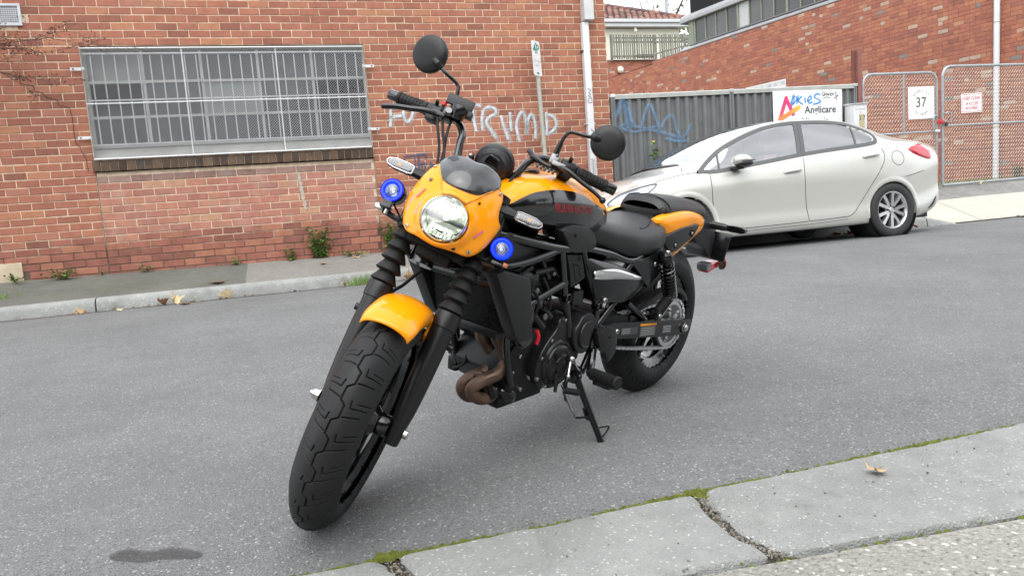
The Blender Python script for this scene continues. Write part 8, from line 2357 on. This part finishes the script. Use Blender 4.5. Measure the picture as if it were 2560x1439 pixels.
# ---------------------------------------------------------------- footpegs, shift lever, side stand
pg = grp('footpeg')
T = frame((.655, .185, .282), (.16, 1, .06)); prof = [(0, -.01), (.014, -.01), (.014, .004), (.0215, .006)]
for i in range(9): z = .010 + i * .0105; prof += [(.0215, z), (.0215, z + .006), (.0185, z + .007), (.0185, z + .0098)]
prof += [(.022, .108), (.0235, .112), (.0235, .122), (.02, .126), (0, .126)]
m = MB(); m.lathe(prof, 22, T); m.build('peg_rubber', 'rubber', pg, angle=30)
m = MB(); m.box((-.022, 0, .055), (.020, .022, .075), T, bev=.004); m.build('peg_base', 'satin_black', pg)
m = MB(); m.tube(spline([(.60, .145, .345), (.62, .158, .305), (.655, .178, .282)], 4), .013, 10); m.build('peg_bracket', 'frame_black', pg); bolt(pg, (.650, .196, .290), (.2, 1, .1), .010, .004, 'plastic_grey', head=False)
m = MB(); T = frame((.655, -.185, .282), (.16, -1, .06)); m.lathe(prof, 22, T); m.build('peg_rubber', 'rubber', pg, angle=30)
sf = grp('shift_lever')
m = MB(); m.cyl((.755, .165, .345), (.782, .18, .302), .0045, 10); m.build('link_rod', 'steel_bolt', sf); m = MB(); m.ball((.753, .166, .350), .011, 8); m.build('ball_joint', 'steel_bolt', sf); m = MB(); m.ball((.784, .181, .300), .008, 6); m.build('ball_joint', 'steel_bolt', sf)
m = MB(); m.tube([(.784, .178, .300), (.80, .185, .275), (.80, .19, .258)], .007, 8); m.build('arm', 'satin_black', sf)
m = MB(); m.cyl((.80, .188, .257), (.79, .235, .262), .011, 14); m.build('toe_peg', 'rubber', sf)
m = MB(); m.tube([(.815, .155, .31), (.825, .165, .25)], .006, 8); m.tube([(.775, .16, .27), (.765, .17, .205)], .0055, 8); m.build('breather_tubes', 'rubber', sf)
stn = grp('side_stand')
foot = Vector((.675, .272, .062)); piv = Vector((.688, .150, .262))
m = MB(); m.tube([piv, piv.lerp(foot, .5), foot], [.013, .0125, .0105], 14); m.build('leg', 'satin_black', stn)
m = MB(); m.box(piv + Vector((0, -.01, .01)), (.045, .035, .055), bev=.008); m.tube(spline([piv + Vector((0, 0, .02)), (.70, .14, .30), (.70, .12, .33)], 3), .014, 10); bk_ = m.build('pivot_bracket', 'frame_black', stn); bolt(bk_, piv + Vector((0, .012, .008)), (0, 1, -.2), .010, .005, 'satin_black')
m = MB(); fl_ = Vector((0, -math.sin(LEAN), math.cos(LEAN))); m.lathe([(0, .004), (.014, .004), (.020, .002), (.022, -.003), (.022, -.007), (0, -.007)], 20, frame(foot - fl_ * .000, fl_)); m.build('foot_pad', 'satin_black', stn)
k0, k1 = piv.lerp(foot, .78), piv.lerp(foot, .93)
m = MB(); m.tube(spline([k0, k0 + Vector((-.045, .015, .0)), k0 + Vector((-.052, .018, -.008)), k1 + Vector((-.012, .004, .004)), k1], 4), .0032, 8); m.build('hook', 'satin_black', stn)
sA, sB = Vector((.775, .150, .258)), Vector((.748, .205, .150)); T = frame(sA, sB - sA); L_ = (sB - sA).length; pts = []
for i in range(16 * 10 + 1): u = i / 160; pts.append(T @ Vector((.0065 * math.cos(2 * math.pi * 16 * u), .0065 * math.sin(2 * math.pi * 16 * u), .02 + (L_ - .045) * u)))
m = MB(); m.tube(pts, .0016, 5); m.tube([sA, T @ Vector((0, 0, .022))], .002, 5); m.tube([T @ Vector((0, 0, L_ - .028)), sB], .002, 5); m.build('spring', 'alu_dark', stn)
m = MB(); m.tube([sB, piv.lerp(foot, .60)], .004, 8); m.prism([(.715, .175), (.684, .185), (.672, .118), (.69, .13)], .205, .210, axis='y'); m.build('spring_post', 'satin_black', stn)
bpy.context.view_layer.update()
